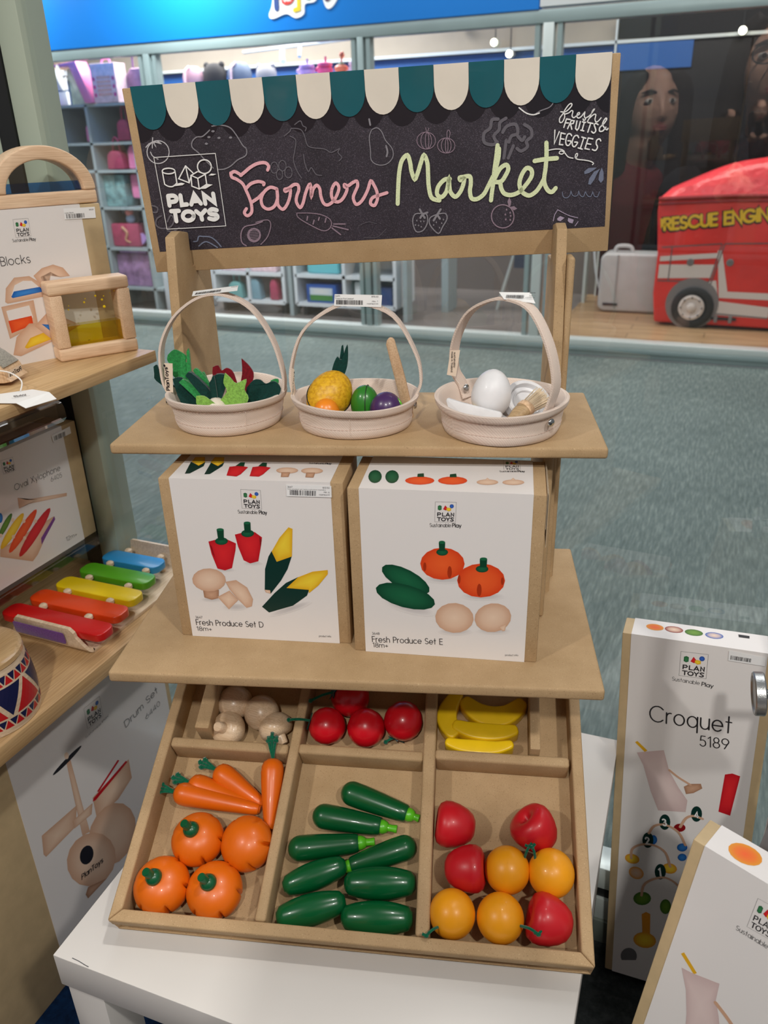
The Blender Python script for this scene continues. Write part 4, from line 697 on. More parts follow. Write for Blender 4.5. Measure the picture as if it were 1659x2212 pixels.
  ('F',('wood2','wood1'),(-.1888,.0597,-.083,.0643,-.0795,.0627,-.1269,.0202,-.1388,.0143,-.1919,.049)),
  ('F',('gr3','gr3b'),(-.1672,.086,-.1735,.0815,-.1793,.0784,-.1838,.0769,-.1863,.0774,-.1864,.0797,-.1841,.0836,-.1798,.0884,-.1741,.0934,-.1679,.0979,-.162,.1011,-.1574,.1026,-.1549,.1022,-.1547,.0998,-.157,.0959,-.1614,.0911)),
  ('F',('bl2','bl1'),(-.1717,.1022,-.1728,.0997,-.1743,.0978,-.1761,.0969,-.1778,.097,-.1792,.0983,-.1801,.1004,-.1803,.1031,-.1798,.1059,-.1787,.1085,-.1771,.1104,-.1754,.1113,-.1737,.1111,-.1723,.1099,-.1714,.1078,-.1712,.1051)),
  ('F',('yel2','yel1'),(-.1568,.0705,-.1673,.0644,-.1769,.0602,-.184,.0584,-.1878,.0594,-.1875,.0628,-.1834,.0683,-.176,.0751,-.1664,.082,-.1559,.0882,-.1462,.0926,-.1388,.0945,-.1348,.0937,-.135,.0901,-.1392,.0845,-.1469,.0776)),
  ('F',('or2','or1'),(-.1382,.0615,-.1512,.054,-.1628,.0487,-.1714,.0463,-.1757,.0472,-.1752,.0511,-.17,.0576,-.1607,.0656,-.1488,.074,-.1359,.0815,-.124,.0871,-.115,.0897,-.1103,.089,-.1108,.085,-.1163,.0783,-.1259,.07)),
  ('F',('red2','red1'),(-.1173,.0492,-.1322,.0407,-.1455,.0347,-.1553,.0319,-.1602,.0328,-.1595,.0371,-.1534,.0443,-.1427,.0533,-.1289,.0628,-.1141,.0714,-.1004,.0777,-.0901,.0808,-.0848,.0801,-.0854,.0756,-.0918,.0681,-.1031,.0588)),
  ('F',('vio','vio'),(-.1142,.0421,-.0804,.0642,-.0798,.0585,-.1159,.0317)),
  ('F',('wood2','wood2'),(-.1531,.0908,-.1536,.0899,-.1545,.0892,-.1555,.0891,-.1566,.0893,-.1576,.09,-.1583,.091,-.1587,.0922,-.1586,.0933,-.1581,.0942,-.1572,.0948,-.1562,.095,-.1551,.0947,-.1541,.0941,-.1534,.0931,-.153,.0919)),
  ('F',('wood2','wood2'),(-.1347,.0804,-.1353,.0794,-.1361,.0788,-.1372,.0786,-.1384,.0789,-.1394,.0796,-.1401,.0806,-.1405,.0818,-.1404,.0829,-.1399,.0839,-.139,.0845,-.1379,.0847,-.1368,.0844,-.1358,.0837,-.135,.0827,-.1347,.0815)),
  ('F',('wood2','wood2'),(-.1143,.071,-.1148,.07,-.1157,.0694,-.1169,.0693,-.118,.0696,-.1191,.0703,-.1199,.0713,-.1202,.0725,-.1202,.0737,-.1196,.0747,-.1187,.0753,-.1176,.0754,-.1165,.0752,-.1154,.0744,-.1146,.0734,-.1142,.0722)),
  ('F',('wood2','wood2'),(-.1592,.0658,-.1597,.0649,-.1605,.0643,-.1616,.0641,-.1627,.0644,-.1637,.0651,-.1644,.0662,-.1647,.0673,-.1646,.0685,-.1641,.0694,-.1633,.07,-.1622,.0702,-.1611,.0699,-.1601,.0692,-.1594,.0681,-.1591,.067)),
  ('F',('wood2','wood2'),(-.1404,.0547,-.1409,.0538,-.1418,.0531,-.1428,.053,-.144,.0533,-.145,.054,-.1458,.0551,-.1461,.0563,-.146,.0574,-.1455,.0584,-.1446,.059,-.1435,.0592,-.1424,.0588,-.1414,.0581,-.1406,.0571,-.1403,.0559)),
  ('F',('wood2','wood2'),(-.1794,.0776,-.1799,.0766,-.1807,.076,-.1817,.0759,-.1828,.0762,-.1837,.0768,-.1844,.0778,-.1847,.079,-.1846,.0801,-.1841,.081,-.1833,.0816,-.1823,.0818,-.1812,.0815,-.1803,.0808,-.1796,.0798,-.1793,.0787))],
 'X_label': [('F',('lab','lab'),(-.0529,.187,-.0135,.189,-.0133,.1776,-.0519,.1765)),
  ('F',('ink','ink'),(-.0494,.1846,-.0492,.1846,-.0496,.1774,-.0498,.1774)),
  ('F',('ink','ink'),(-.0488,.1846,-.0485,.1846,-.049,.1774,-.0492,.1774)),
  ('F',('ink','ink'),(-.0483,.1846,-.0481,.1846,-.0485,.1774,-.0488,.1774)),
  ('F',('ink','ink'),(-.0477,.1846,-.0472,.1846,-.0477,.1774,-.0481,.1774)),
  ('F',('ink','ink'),(-.0465,.1846,-.0461,.1846,-.0465,.1774,-.047,.1774)),
  ('F',('ink','ink'),(-.0456,.1846,-.0449,.1846,-.0454,.1774,-.0461,.1774)),
  ('F',('ink','ink'),(-.0445,.1846,-.0437,.1847,-.0442,.1774,-.045,.1774)),
  ('F',('ink','ink'),(-.0435,.1847,-.0433,.1847,-.0438,.1774,-.044,.1774)),
  ('F',('ink','ink'),(-.0431,.1847,-.0426,.1847,-.0431,.1774,-.0436,.1774)),
  ('F',('ink','ink'),(-.0419,.1847,-.0417,.1847,-.0422,.1774,-.0424,.1774)),
  ('F',('ink','ink'),(-.0409,.1847,-.0405,.1847,-.041,.1774,-.0415,.1774)),
  ('F',('ink','ink'),(-.0398,.1847,-.039,.1847,-.0396,.1774,-.0403,.1774)),
  ('F',('ink','ink'),(-.0383,.1847,-.0375,.1847,-.0381,.1773,-.0388,.1774)),
  ('F',('ink','ink'),(-.0373,.1847,-.0368,.1847,-.0374,.1773,-.0379,.1773)),
  ('F',('ink','ink'),(-.0361,.1847,-.0356,.1847,-.0362,.1773,-.0367,.1773)),
  ('F',('ink','ink'),(-.0354,.1847,-.0346,.1847,-.0352,.1773,-.036,.1773)),
  ('F',('ink','ink'),(-.0342,.1847,-.0337,.1847,-.0343,.1773,-.0348,.1773)),
  ('F',('ink','ink'),(-.0329,.1848,-.0327,.1848,-.0333,.1773,-.0336,.1773)),
  ('F',('ink','ink'),(-.0319,.1848,-.0317,.1848,-.0324,.1773,-.0326,.1773)),
  ('F',('ink','ink'),(-.0312,.1848,-.031,.1848,-.0317,.1773,-.0319,.1773)),
  ('F',('ink','ink'),(-.0305,.1848,-.0303,.1848,-.0309,.1773,-.0312,.1773)),
  ('F',('ink','ink'),(-.0295,.1848,-.029,.1848,-.0297,.1773,-.0302,.1773)),
  ('F',('ink','ink'),(-.0286,.1848,-.0278,.1848,-.0285,.1773,-.0292,.1773)),
  ('F',('ink','ink'),(-.0275,.1848,-.0273,.1848,-.028,.1773,-.0282,.1773)),
  ('F',('ink','ink'),(-.0265,.1848,-.0263,.1848,-.027,.1773,-.0272,.1773)),
  ('F',('ink','ink'),(-.026,.1848,-.0256,.1848,-.0263,.1773,-.0268,.1773))],
 'DS_logo': [('G',(),(.0977,.4215,.1313,.4194,.096,.3847))],
 'DS_text': [('T',('Drum Set','ink',0.075),(.1693,.3296,.2538,.3383,.0127)),
  ('T',('6440','ink',0.075),(.2161,.3097,.2537,.3115,.0096)),
  ('T',('Sustainable','ink',0.08),(.0883,.3734,.122,.3731,.0036)),
  ('T',('Play','ink',0.14),(.1255,.3735,.14,.3762,.0034)),
  ('T',('PlanToys','ink',0.15),(.0205,.1502,.0656,.14,.0092))],
 'DS_pic': [('F',('wood2','wood1'),(.0458,.3695,.0536,.3604,.0547,.2708,.0564,.2147,.0415,.2217,.0429,.282)),
  ('F',('dark','dark'),(.0786,.3674,.0769,.3656,.0708,.3637,.0612,.3619,.0497,.3607,.0381,.3601,.0281,.3602,.0212,.361,.0184,.3624,.0199,.3642,.0257,.3661,.0348,.3678,.0461,.369,.0577,.3697,.0681,.3697,.0755,.3688)),
  ('F',('wood2','wood2'),(.0525,.3697,.0517,.3679,.0504,.3668,.0488,.3667,.0473,.3675,.046,.3691,.0451,.3713,.0448,.3737,.045,.376,.0459,.3778,.0472,.3789,.0487,.379,.0502,.3782,.0515,.3766,.0524,.3744,.0528,.372)),
  ('F',('wood2','wood1'),(-.0242,.2873,.0451,.2804,.0336,.2477,-.0267,.2482,-.0294,.256)),
  ('F',('wood2','wood1'),(.0757,.2665,.1619,.2702,.1606,.2318,.1237,.2193,.0746,.2246)),
  ('F',('red1','red1'),(.0741,.2603,.078,.2644,.1556,.2722,.1581,.2674,.0803,.2571)),
  ('F',('red1','red1'),(.0864,.2695,.1395,.2877,.1426,.2841,.0897,.2659)),
  ('F',('wood2','wood1'),(.1348,.113,.1176,.1051,.0973,.1073,.0775,.1191,.061,.1381,.0502,.1612,.0464,.185,.0498,.2063,.06,.2221,.0755,.2304,.0943,.2298,.114,.2201,.1314,.2024,.1439,.179,.1491,.1535,.1459,.1302)),
  ('F',('wood2','wood1'),(.0816,.1058,.066,.1027,.0477,.1095,.0297,.1248,.0148,.1457,.0051,.1689,.0016,.1912,.0047,.2094,.0139,.2213,.0279,.2251,.045,.2202,.0628,.2069,.0787,.1869,.09,.1628,.0947,.1387,.0918,.1185)),
  ('F',('wood2','wood1'),(.0308,.262,.0735,.2582,.067,.2411,.0307,.2468)),
  ('F',('dark','dark'),(.0507,.1672,.0465,.164,.0414,.1636,.0361,.166,.0315,.1708,.0282,.1772,.0267,.1844,.0273,.1911,.0298,.1964,.0338,.1996,.0388,.2001,.0441,.1979,.0488,.1932,.0522,.1868,.0537,.1795,.0532,.1726)),
  ('F',('wood1','wood0'),(.0205,.1169,.0283,.1249,.0663,.1025,.0232,.1055))],
 'C1_logo': [('G',(),(.0696,.5873,.1006,.5887,.0698,.5524))],
 'C1_text': [('T',('Sustainable','ink',0.08),(.0624,.5437,.0941,.5436,.0054)),
  ('T',('Play','ink',0.15),(.0967,.543,.1096,.5425,.0054)),
  ('T',('Croquet','ink',0.075),(.0395,.4767,.1354,.4805,.0241)),
  ('T',('5189','ink',0.085),(.1017,.4526,.1351,.4554,.0155))],
 'C1_pic': [('F',('yel1','yel1'),(.0232,.4384,.0261,.4412,.0393,.4289,.0362,.4256)),
  ('F',('bag2','bag1'),(.0263,.4224,.0593,.4347,.0681,.403,.0812,.3789,.0935,.3606,.0926,.3406,.0584,.3332,.0472,.3626,.0356,.4033)),
  ('L',('wood1',0.003,1),(.068,.4045,.0801,.3956,.0954,.3876)),
  ('F',('wood1','wood0'),(.0874,.3822,.0942,.3888,.1075,.3927,.1098,.3856,.0998,.375,.091,.3708)),
  ('F',('red2','red1'),(.1343,.4154,.1426,.4193,.1519,.4174,.1462,.351,.1319,.3534)),
  ('L',('wood1',0.0035,1),(.0281,.2363,.0285,.2538,.0403,.2664,.0573,.2704,.0723,.262,.0799,.2389)),
  ('L',('wood1',0.0035,1),(.0453,.1711,.049,.196,.0703,.2156,.0877,.2121,.101,.196)),
  ('L',('wood1',0.0035,1),(.0489,.2896,.0553,.305,.0693,.3111,.0863,.3035,.0965,.2837)),
  ('L',('wood1',0.0035,1),(.0876,.3131,.0938,.3304,.1026,.3373,.1141,.3358)),
  ('F',('yel2','or3'),(.0391,.2358,.0379,.2323,.0354,.2293,.0319,.2274,.0281,.2268,.0245,.2276,.0216,.2296,.0199,.2327,.0196,.2363,.0208,.2398,.0234,.2427,.0268,.2446,.0306,.2452,.0342,.2444,.0371,.2424,.0388,.2393)),
  ('F',('yel2','or3'),(.0889,.2363,.0879,.2325,.0857,.2291,.0825,.2266,.0788,.2255,.0752,.2258,.0722,.2276,.0703,.2306,.0698,.2343,.0708,.2381,.073,.2415,.0762,.2439,.0799,.245,.0835,.2446,.0865,.2428,.0883,.2399)),
  ('F',('wood2','or3'),(.0458,.2089,.044,.2047,.041,.2016,.0372,.2,.0332,.2002,.0297,.2022,.0271,.2055,.026,.2098,.0263,.2144,.0282,.2185,.0312,.2216,.035,.2231,.0389,.2229,.0424,.221,.045,.2176,.0462,.2134)),
  ('F',('gr3','gr3b'),(.0585,.1704,.0579,.1651,.0555,.1599,.0518,.1556,.0472,.1528,.0426,.152,.0385,.1533,.0357,.1565,.0345,.1611,.0352,.1665,.0376,.1716,.0414,.1759,.0459,.1786,.0505,.1794,.0545,.1781,.0573,.1749)),
  ('F',('bl2','bl1'),(.0993,.2806,.099,.2777,.0977,.2749,.0958,.2726,.0933,.2712,.0908,.2709,.0886,.2718,.087,.2736,.0863,.2762,.0866,.2792,.0879,.282,.0899,.2842,.0923,.2856,.0948,.2859,.097,.2851,.0986,.2832)),
  ('F',('red0','red0'),(.0945,.314,.0942,.3112,.0927,.3084,.0905,.3061,.0877,.3046,.0848,.3042,.0823,.305,.0806,.3068,.0798,.3093,.0802,.3122,.0817,.315,.0839,.3173,.0867,.3187,.0896,.3191,.092,.3183,.0938,.3165)),
  ('F',('bl2','bl1'),(.0603,.2816,.0601,.2783,.0592,.2753,.0578,.2729,.056,.2717,.0541,.2717,.0524,.273,.0513,.2753,.0507,.2784,.0509,.2817,.0518,.2847,.0532,.287,.055,.2882,.0569,.2882,.0585,.2869,.0597,.2846)),
  ('F',('bl2','bl1'),(.0996,.2629,.0993,.2603,.0983,.2577,.0966,.2556,.0945,.2544,.0923,.2541,.0904,.2549,.089,.2567,.0884,.2591,.0887,.2617,.0897,.2643,.0915,.2664,.0936,.2676,.0957,.2678,.0976,.267,.099,.2653)),
  ('F',('or3','or3'),(.0476,.1352,.0532,.1418,.0592,.1398,.0612,.0953,.051,.0911)),
  ('F',('yel2','or3'),(.0702,.0874,.0686,.0809,.0649,.075,.0596,.0706,.0534,.0683,.0474,.0686,.0424,.0713,.0393,.0761,.0385,.0823,.0402,.0888,.044,.0946,.0494,.099,.0555,.1011,.0614,.1008,.0663,.0981,.0693,.0934)),
  ('F',('gr3','gr3b'),(.0859,.165,.0857,.1594,.0844,.1541,.0822,.1501,.0795,.1479,.0766,.1478,.074,.15,.0721,.154,.0712,.1593,.0715,.1649,.0728,.1702,.075,.1742,.0777,.1763,.0805,.1763,.0831,.1742,.085,.1702)),
  ('F',('grey','grey'),(.0241,.0295,.0225,.0346,.0222,.0406,.0233,.0468,.0257,.0525,.0291,.057,.033,.0597,.037,.0604,.0406,.0589,.0433,.0555,.045,.0505,.0453,.0446,.0442,.0384)),
  ('F',('felt','felt'),(.0555,.2793,.0553,.2738,.054,.2688,.0518,.2649,.0491,.2629,.0463,.263,.0438,.2653,.042,.2693,.0411,.2745,.0414,.2801,.0427,.2851,.0449,.2889,.0476,.2908,.0504,.2907,.0529,.2884,.0547,.2845)),
  ('F',('felt','felt'),(.075,.3179,.0748,.3126,.0736,.3077,.0715,.304,.0689,.3021,.0661,.3023,.0637,.3045,.0619,.3084,.061,.3134,.0612,.3188,.0625,.3236,.0646,.3273,.0672,.3291,.0699,.3289,.0724,.3267,.0741,.3229)),
  ('F',('felt','felt'),(.1128,.3437,.1127,.3385,.1116,.3338,.1097,.3303,.1072,.3285,.1045,.3286,.1021,.3308,.1003,.3346,.0994,.3395,.0996,.3447,.1007,.3494,.1027,.3529,.1052,.3546,.1078,.3544,.1102,.3523,.112,.3485)),
  ('F',('felt','felt'),(.075,.2278,.0748,.2221,.0735,.2169,.0713,.2129,.0686,.2107,.0658,.2108,.0632,.2131,.0614,.2172,.0605,.2226,.0608,.2283,.0621,.2335,.0642,.2374,.0669,.2395,.0697,.2394,.0722,.2371,.0741,.2331))],
 'C1_num': [('T',('2','white',0.2),(.0467,.271,.0508,.2717,.0113)),
  ('T',('3','white',0.2),(.0662,.3102,.0705,.3109,.0109)),
  ('T',('4','white',0.2),(.1047,.3364,.1088,.337,.0093)),
  ('T',('1','white',0.2),(.0672,.2187,.0691,.219,.0129))],
 'C1_label': [('F',('lab','lab'),(.1227,.599,.1629,.5964,.163,.5846,.1231,.585)),
  ('F',('ink','ink'),(.1252,.5926,.1259,.5926,.1256,.5868,.1249,.5868)),
  ('F',('ink','ink'),(.1264,.5926,.1268,.5926,.1265,.5868,.1261,.5868)),
  ('F',('ink','ink'),(.127,.5926,.1272,.5925,.1269,.5868,.1267,.5868)),
  ('F',('ink','ink'),(.1279,.5925,.1284,.5925,.1281,.5868,.1276,.5868)),
  ('F',('ink','ink'),(.129,.5925,.1293,.5925,.129,.5868,.1288,.5868)),
  ('F',('ink','ink'),(.1297,.5925,.1304,.5925,.1301,.5869,.1294,.5868)),
  ('F',('ink','ink'),(.1308,.5925,.131,.5925,.1307,.5869,.1305,.5869)),
  ('F',('ink','ink'),(.1312,.5925,.1319,.5925,.1316,.5869,.1309,.5869)),
  ('F',('ink','ink'),(.1321,.5925,.1328,.5925,.1325,.5869,.1318,.5869)),
  ('F',('ink','ink'),(.1334,.5925,.1341,.5925,.1338,.5869,.1331,.5869)),
  ('F',('ink','ink'),(.1343,.5925,.1345,.5925,.1342,.5869,.134,.5869)),
  ('F',('ink','ink'),(.1349,.5925,.1353,.5925,.135,.5869,.1346,.5869)),
  ('F',('ink','ink'),(.1357,.5925,.1364,.5925,.1361,.587,.1354,.5869)),
  ('F',('ink','ink'),(.1368,.5925,.1374,.5925,.1371,.587,.1365,.587)),
  ('F',('ink','ink'),(.1376,.5925,.1382,.5925,.1379,.587,.1373,.587)),
  ('F',('ink','ink'),(.1389,.5925,.1393,.5924,.139,.587,.1386,.587)),
  ('F',('ink','ink'),(.1399,.5924,.1401,.5924,.1398,.587,.1396,.587)),
  ('F',('ink','ink'),(.1405,.5924,.1411,.5924,.1408,.587,.1402,.587)),
  ('F',('ink','ink'),(.1417,.5924,.1419,.5924,.1416,.587,.1414,.587)),
  ('F',('ink','ink'),(.1421,.5924,.1427,.5924,.1424,.5871,.1418,.587)),
  ('F',('ink','ink'),(.1431,.5924,.1434,.5924,.1432,.5871,.1428,.5871)),
  ('F',('ink','ink'),(.1436,.5924,.1442,.5924,.144,.5871,.1433,.5871)),
  ('F',('ink','ink'),(.1446,.5924,.1448,.5924,.1445,.5871,.1443,.5871)),
  ('F',('ink','ink'),(.1454,.5924,.146,.5924,.1457,.5871,.1451,.5871)),
  ('F',('ink','ink'),(.1464,.5924,.1469,.5924,.1467,.5871,.1461,.5871)),
  ('F',('ink','ink'),(.1473,.5924,.1475,.5924,.1472,.5871,.147,.5871))],
 'C1_top': [('F',('or2','or3'),(.0467,.0232,.046,.0203,.0438,.0179,.0404,.0163,.0365,.0157,.0325,.0162,.029,.0178,.0266,.0202,.0257,.0231,.0264,.026,.0286,.0284,.032,.0301,.036,.0307,.04,.0301,.0435,.0285,.0458,.0261)),
  ('F',('wood2','red0'),(.0695,.024,.0687,.0211,.0664,.0187,.0629,.0171,.0588,.0165,.0547,.017,.0512,.0186,.0488,.021,.0479,.0238,.0487,.0267,.051,.0292,.0545,.0308,.0587,.0314,.0628,.0309,.0663,.0292,.0686,.0268)),
  ('F',('gr3','gr3b'),(.0924,.0233,.0915,.0205,.0892,.0181,.0858,.0165,.0818,.0159,.0778,.0164,.0744,.0179,.0721,.0203,.0713,.0231,.0721,.026,.0744,.0284,.0778,.0301,.0819,.0306,.086,.0301,.0894,.0285,.0916,.0261)),
  ('F',('wood2','bl1'),(.1155,.0232,.1146,.0204,.1123,.018,.1089,.0164,.105,.0158,.101,.0164,.0977,.0179,.0955,.0203,.0947,.0231,.0956,.0259,.0979,.0283,.1013,.0299,.1053,.0305,.1093,.0299,.1126,.0284,.1148,.026)),
  ('F',('ink','ink'),(.1319,.0336,.1443,.0334,.1443,.0275,.1324,.0273))],
 'C2_logo': [('G',(),(.0626,.5835,.0827,.5852,.0625,.5509))],
 'C2_text': [('T',('Sustainable','ink',0.08),(.0556,.5415,.0822,.5425,.0049)),
  ('T',('Play','ink',0.15),(.0845,.5424,.093,.5423,.0047))],
 'C2_pic': [('F',('yel1','yel1'),(.0211,.4808,.0232,.4843,.0388,.4723,.0368,.4688)),
  ('L',('wood1',0.004,1),(.0613,.4557,.0764,.4472,.0934,.4339)),
  ('F',('bag2','bag1'),(.0254,.4669,.0342,.4687,.0586,.4777,.0605,.4585,.0669,.4447,.08,.4099,.0512,.3791,.0423,.4224,.0351,.4469))],
 'C2_top': [('F',('or2','or3'),(.0531,.0218,.0525,.0165,.05,.0117,.0459,.0081,.0408,.0061,.0355,.0061,.0308,.0081,.0273,.0119,.0256,.0168,.0261,.0222,.0286,.0272,.0328,.0309,.0381,.0329,.0435,.0328,.0482,.0306,.0516,.0267))],
}# ================================================================== LARGE STRUCTURE
SF = Tr(0, 0, .9) @ Rz(.30)                          # the stand's frame: x right, y back, z up from the upper shelf's top
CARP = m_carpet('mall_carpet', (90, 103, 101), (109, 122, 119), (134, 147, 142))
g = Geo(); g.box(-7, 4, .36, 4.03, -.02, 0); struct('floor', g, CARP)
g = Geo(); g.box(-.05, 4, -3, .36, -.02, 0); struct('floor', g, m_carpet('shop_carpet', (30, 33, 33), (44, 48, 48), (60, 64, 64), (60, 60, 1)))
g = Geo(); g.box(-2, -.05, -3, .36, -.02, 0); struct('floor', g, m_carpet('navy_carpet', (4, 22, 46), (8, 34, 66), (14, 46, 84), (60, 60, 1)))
g = Geo(); g.box(-7, -.47, 4.13, 6.2, -.02, .0); struct('floor', g, mat('store_vinyl', (118, 112, 108), .3, .12, 3))
def m_plank():
    n = N('oak_vinyl'); n.b.inputs['Roughness'].default_value = .35
    br = n.n('ShaderNodeTexBrick'); br.inputs['Scale'].default_value = 1; br.inputs['Brick Width'].default_value = .9; br.inputs['Row Height'].default_value = .13; br.inputs['Mortar Size'].default_value = .003
    br.inputs['Color1'].default_value = srgb((172, 142, 104)); br.inputs['Color2'].default_value = srgb((194, 164, 124)); br.inputs['Mortar'].default_value = srgb((120, 96, 68)); n.l(n.coord(), br.inputs[0])
    nz = n.ramp(n.noise(1, 4, (3, 40, 1)), [(.3, (190, 180, 170)), (.7, (255, 255, 255))]); mx = n.n('ShaderNodeMix', data_type='RGBA', blend_type='MULTIPLY'); mx.inputs[0].default_value = .8
    n.l(br.outputs[0], mx.inputs[6]); n.l(nz, mx.inputs[7]); n.l(mx.outputs[2], n.b.inputs['Base Color']); return n.m
g = Geo(); g.box(-.47, 3, 4.13, 6.2, -.02, .0); struct('floor', g, m_plank())
# the display window between the shop and the mall
wn = bpy.data.objects.new('window_1', None); place(wn, Tr(-.2, .335, 0), None); wn['kind'] = 'structure'
g = Geo(); g.add([(-.345, .335, .1), (3.2, .335, .1), (3.2, .335, 3), (-.345, .335, 3)], [(0, 1, 2, 3)]); obj('glass_pane', g, GLASS, wn, flat=True)
g = Geo(); g.box(-.366, -.326, .325, .375, 0, 3); obj('frame_post', g, POST, wn, bevel=.002)
g = Geo(); g.box(-.392, -.3665, .322, .36, 0, 3); g.box(-.402, -.3925, .328, .352, 0, 3); obj('gasket', g, GASK, wn)
g = Geo(); g.box(-1.6, -.4025, .33, .37, .0, 3); obj('side_panel', g, POST, wn)
for z0, z1, m_, nm, yo in ((.0, .048, mat('rail_base', (112, 120, 112), .4), 'rail_base', .322), (.048, .092, ALUL, 'rail_lower', .326), (.092, .114, GASK, 'rail_seal', .330), (.114, .156, ALUL, 'rail_upper', .326)):
    g = Geo(); g.box(-.326, 3.2, yo, .372, z0, z1); obj(nm, g, m_, wn, bevel=.002)
# the toy shop across the mall: transom, mullions, sill, panes
SB = 4.08
g = Geo(); g.box(-7, 3, 4.13, 6.1, 2.5, 2.56); struct('ceiling', g, mat('ceiling_paint', (170, 166, 160), .8))
WALLB = mat('bulkhead_paint', (150, 142, 128), .7, .04, 3)
g = Geo(); g.box(-7, 3, 6.0, 6.1, 0, 3); struct('wall_back', g, WALLB)
g = Geo(); g.box(-6.2, -6.1, 4.13, 6.0, 0, 3); struct('wall_left', g, WALLB)
g = Geo(); g.box(2.2, 2.3, 4.13, 6.0, 0, 3); struct('wall_right', g, mat('dark_panel', (22, 22, 25), .4))
g = Geo(); g.box(-7, 3, 4.04, 4.12, 1.665, 1.725); struct('trim_1', g, ALU, bevel=.004)
g = Geo(); g.box(-7, 3, 4.04, 4.12, 0, .03); g.box(-7, 3, 4.03, 4.12, .03, .055); struct('trim_2', g, ALU, bevel=.003)
g = Geo(); g.box(-7, 3, 4.035, 4.12, .055, .092); struct('trim_3', g, ALUL, bevel=.004)
for k, (a0, a1) in enumerate(((-7, -2.995), (-2.91, -1.545), (-1.475, -.515), (-.42, 3))):
    p = bpy.data.objects.new('window_%d' % (k+2), None); place(p, Tr((a0+a1)/2, SB, .09), None); p['kind'] = 'structure'
    g = Geo(); g.add([(a0, SB, .09), (a1, SB, .09), (a1, SB, 1.67), (a0, SB, 1.67)], [(0, 1, 2, 3)]); obj('glass_pane', g, GLASS, p, flat=True)
    for e in (a0, a1-.02):
        if -6 < e < 2.5: g = Geo(); g.box(e-.003, e+.021, 4.05, 4.11, .09, 1.668); obj('side_frame', g, ALU, p)
for a0, a1 in ((-2.975, -2.93), (-1.528, -1.492), (-.495, -.44)):
    g = Geo(); g.box(a0, a1, 4.04, 4.13, .09, 1.668); struct('trim_%d' % (4+int(a0 > -2)+int(a0 > -1)), g, ALUL if a0 > -.6 else ALU, bevel=.003)
# back of the toy shop: blue band under a white rail, black panels at the right
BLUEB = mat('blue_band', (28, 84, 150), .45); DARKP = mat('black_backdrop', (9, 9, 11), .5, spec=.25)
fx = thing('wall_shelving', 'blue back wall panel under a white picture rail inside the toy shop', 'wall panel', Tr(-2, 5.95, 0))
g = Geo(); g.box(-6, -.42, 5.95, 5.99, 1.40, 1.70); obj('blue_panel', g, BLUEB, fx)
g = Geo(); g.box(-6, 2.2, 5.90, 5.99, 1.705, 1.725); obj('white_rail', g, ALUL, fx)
g = Geo(); g.box(-6, -.42, 5.955, 5.99, 0, 1.395); obj('lower_panel', g, mat('taupe_panel', (112, 104, 98), .5), fx)
bd = thing('black_display_wall', 'tall glossy black backdrop behind the red fire engine', 'backdrop', Tr(1, 5.93, 0))
for k in range(3):
    g = Geo(); g.box(-.40+k*.87, .46+k*.87, 5.92, 5.945, .0, 1.70); obj('backdrop_panel', g, DARKP, bd, bevel=.003)
g = Geo(); g.box(-.40, 2.2, 5.926, 5.95, 1.735, 1.86); obj('upper_panel', g, DARKP, bd)
g = Geo(); g.box(-.415, -.402, 5.90, 5.95, .0, 1.85); obj('edge_trim', g, ALUL, bd)
g = Geo(); g.box(-.40, .10, 5.905, 5.92, 1.54, 1.70); obj('blue_board', g, BLUEB, bd)  # solid board added in place of a blue band reflected in the glass
# blue lit fascia with its lettering
fa = thing('shop_fascia', 'bright blue shop fascia with cut-out colourful lettering above the toy shop windows', 'sign', Tr(-2.8, 4.05, 1.73))
g = Geo(); g.box(-6.5, -.52, 4.03, 4.11, 1.726, 2.5); obj('fascia_panel', g, mat('fascia_blue', (8, 124, 214), .4, emit=.10), fa, bevel=.003)
g = Geo(); g.box(-.515, 3, 4.03, 4.11, 1.735, 2.5); obj('white_panel', g, mat('fascia_white', (228, 232, 232), .35), fa, bevel=.003)
def fpt(px, py): return (-2.038+(px-597)/346, 1.797-(py-30)/350*1.0+(px-597)*.000225)
FM = frame((0, 4.03, 0), Vector((1, 0, 0)), Vector((0, 0, 1)), Vector((0, -1, 0)))
LT = mat('letter_white', (240, 242, 240), .4, emit=.15)
def fsh(name, pts, col, z0, z1):
    g = Geo(); q = [tuple(v[:2]) for v in smooth([(*fpt(*p), 0) for p in pts+pts[:1]], 4)][:-1]; g.prism(q, z0, z1, FM); obj(name, g, col, fa)
fsh('letter_backing', [(608, -60), (602, 5), (592, 26), (600, 34), (630, 30), (650, 40), (668, 36), (672, 20), (695, 18), (706, -10), (700, -60)], LT, .002, .012)
fsh('letter_backing', [(702, -60), (708, 5), (716, 32), (728, 34), (742, 20), (756, -5), (756, -60)], LT, .002, .012)
fsh('letter_backing', [(752, -30), (752, 4), (772, 10), (790, 20), (806, 8), (826, 4), (830, -30)], LT, .002, .012)
def fstroke(name, pts, wd, col):
    g = Geo(); gg = Geo(); ribbon(gg, [fpt(*p) for p in pts], wd, 0, (1, 1, 1, 1)); gg.c = [(1, 1, 1, 1)]*len(gg.v)
    for f in gg.f: g.prism([gg.v[i][:2] for i in f], .012, .018, FM)
    obj(name, g, col, fa)
fstroke('letter', [(612, -60), (611, 18)], .03, mat('letter_navy', (40, 70, 130), .4))
g = Geo(); g.lathe([(.052, .0), (.052, .006)], 28, FM @ Tr(*fpt(635, -2), .012)); lo = obj('letter', g, mat('letter_red', (200, 50, 44), .4), fa)
g = Geo()
for k, (x, s_) in enumerate(((-.03, 'l'), (-.012, 'o'), (.008, 'o'), (.028, 'l'))): write(g, s_, (x-.006, -.035), (x+.008, -.033), .028, PAL['white'], .2, .0)
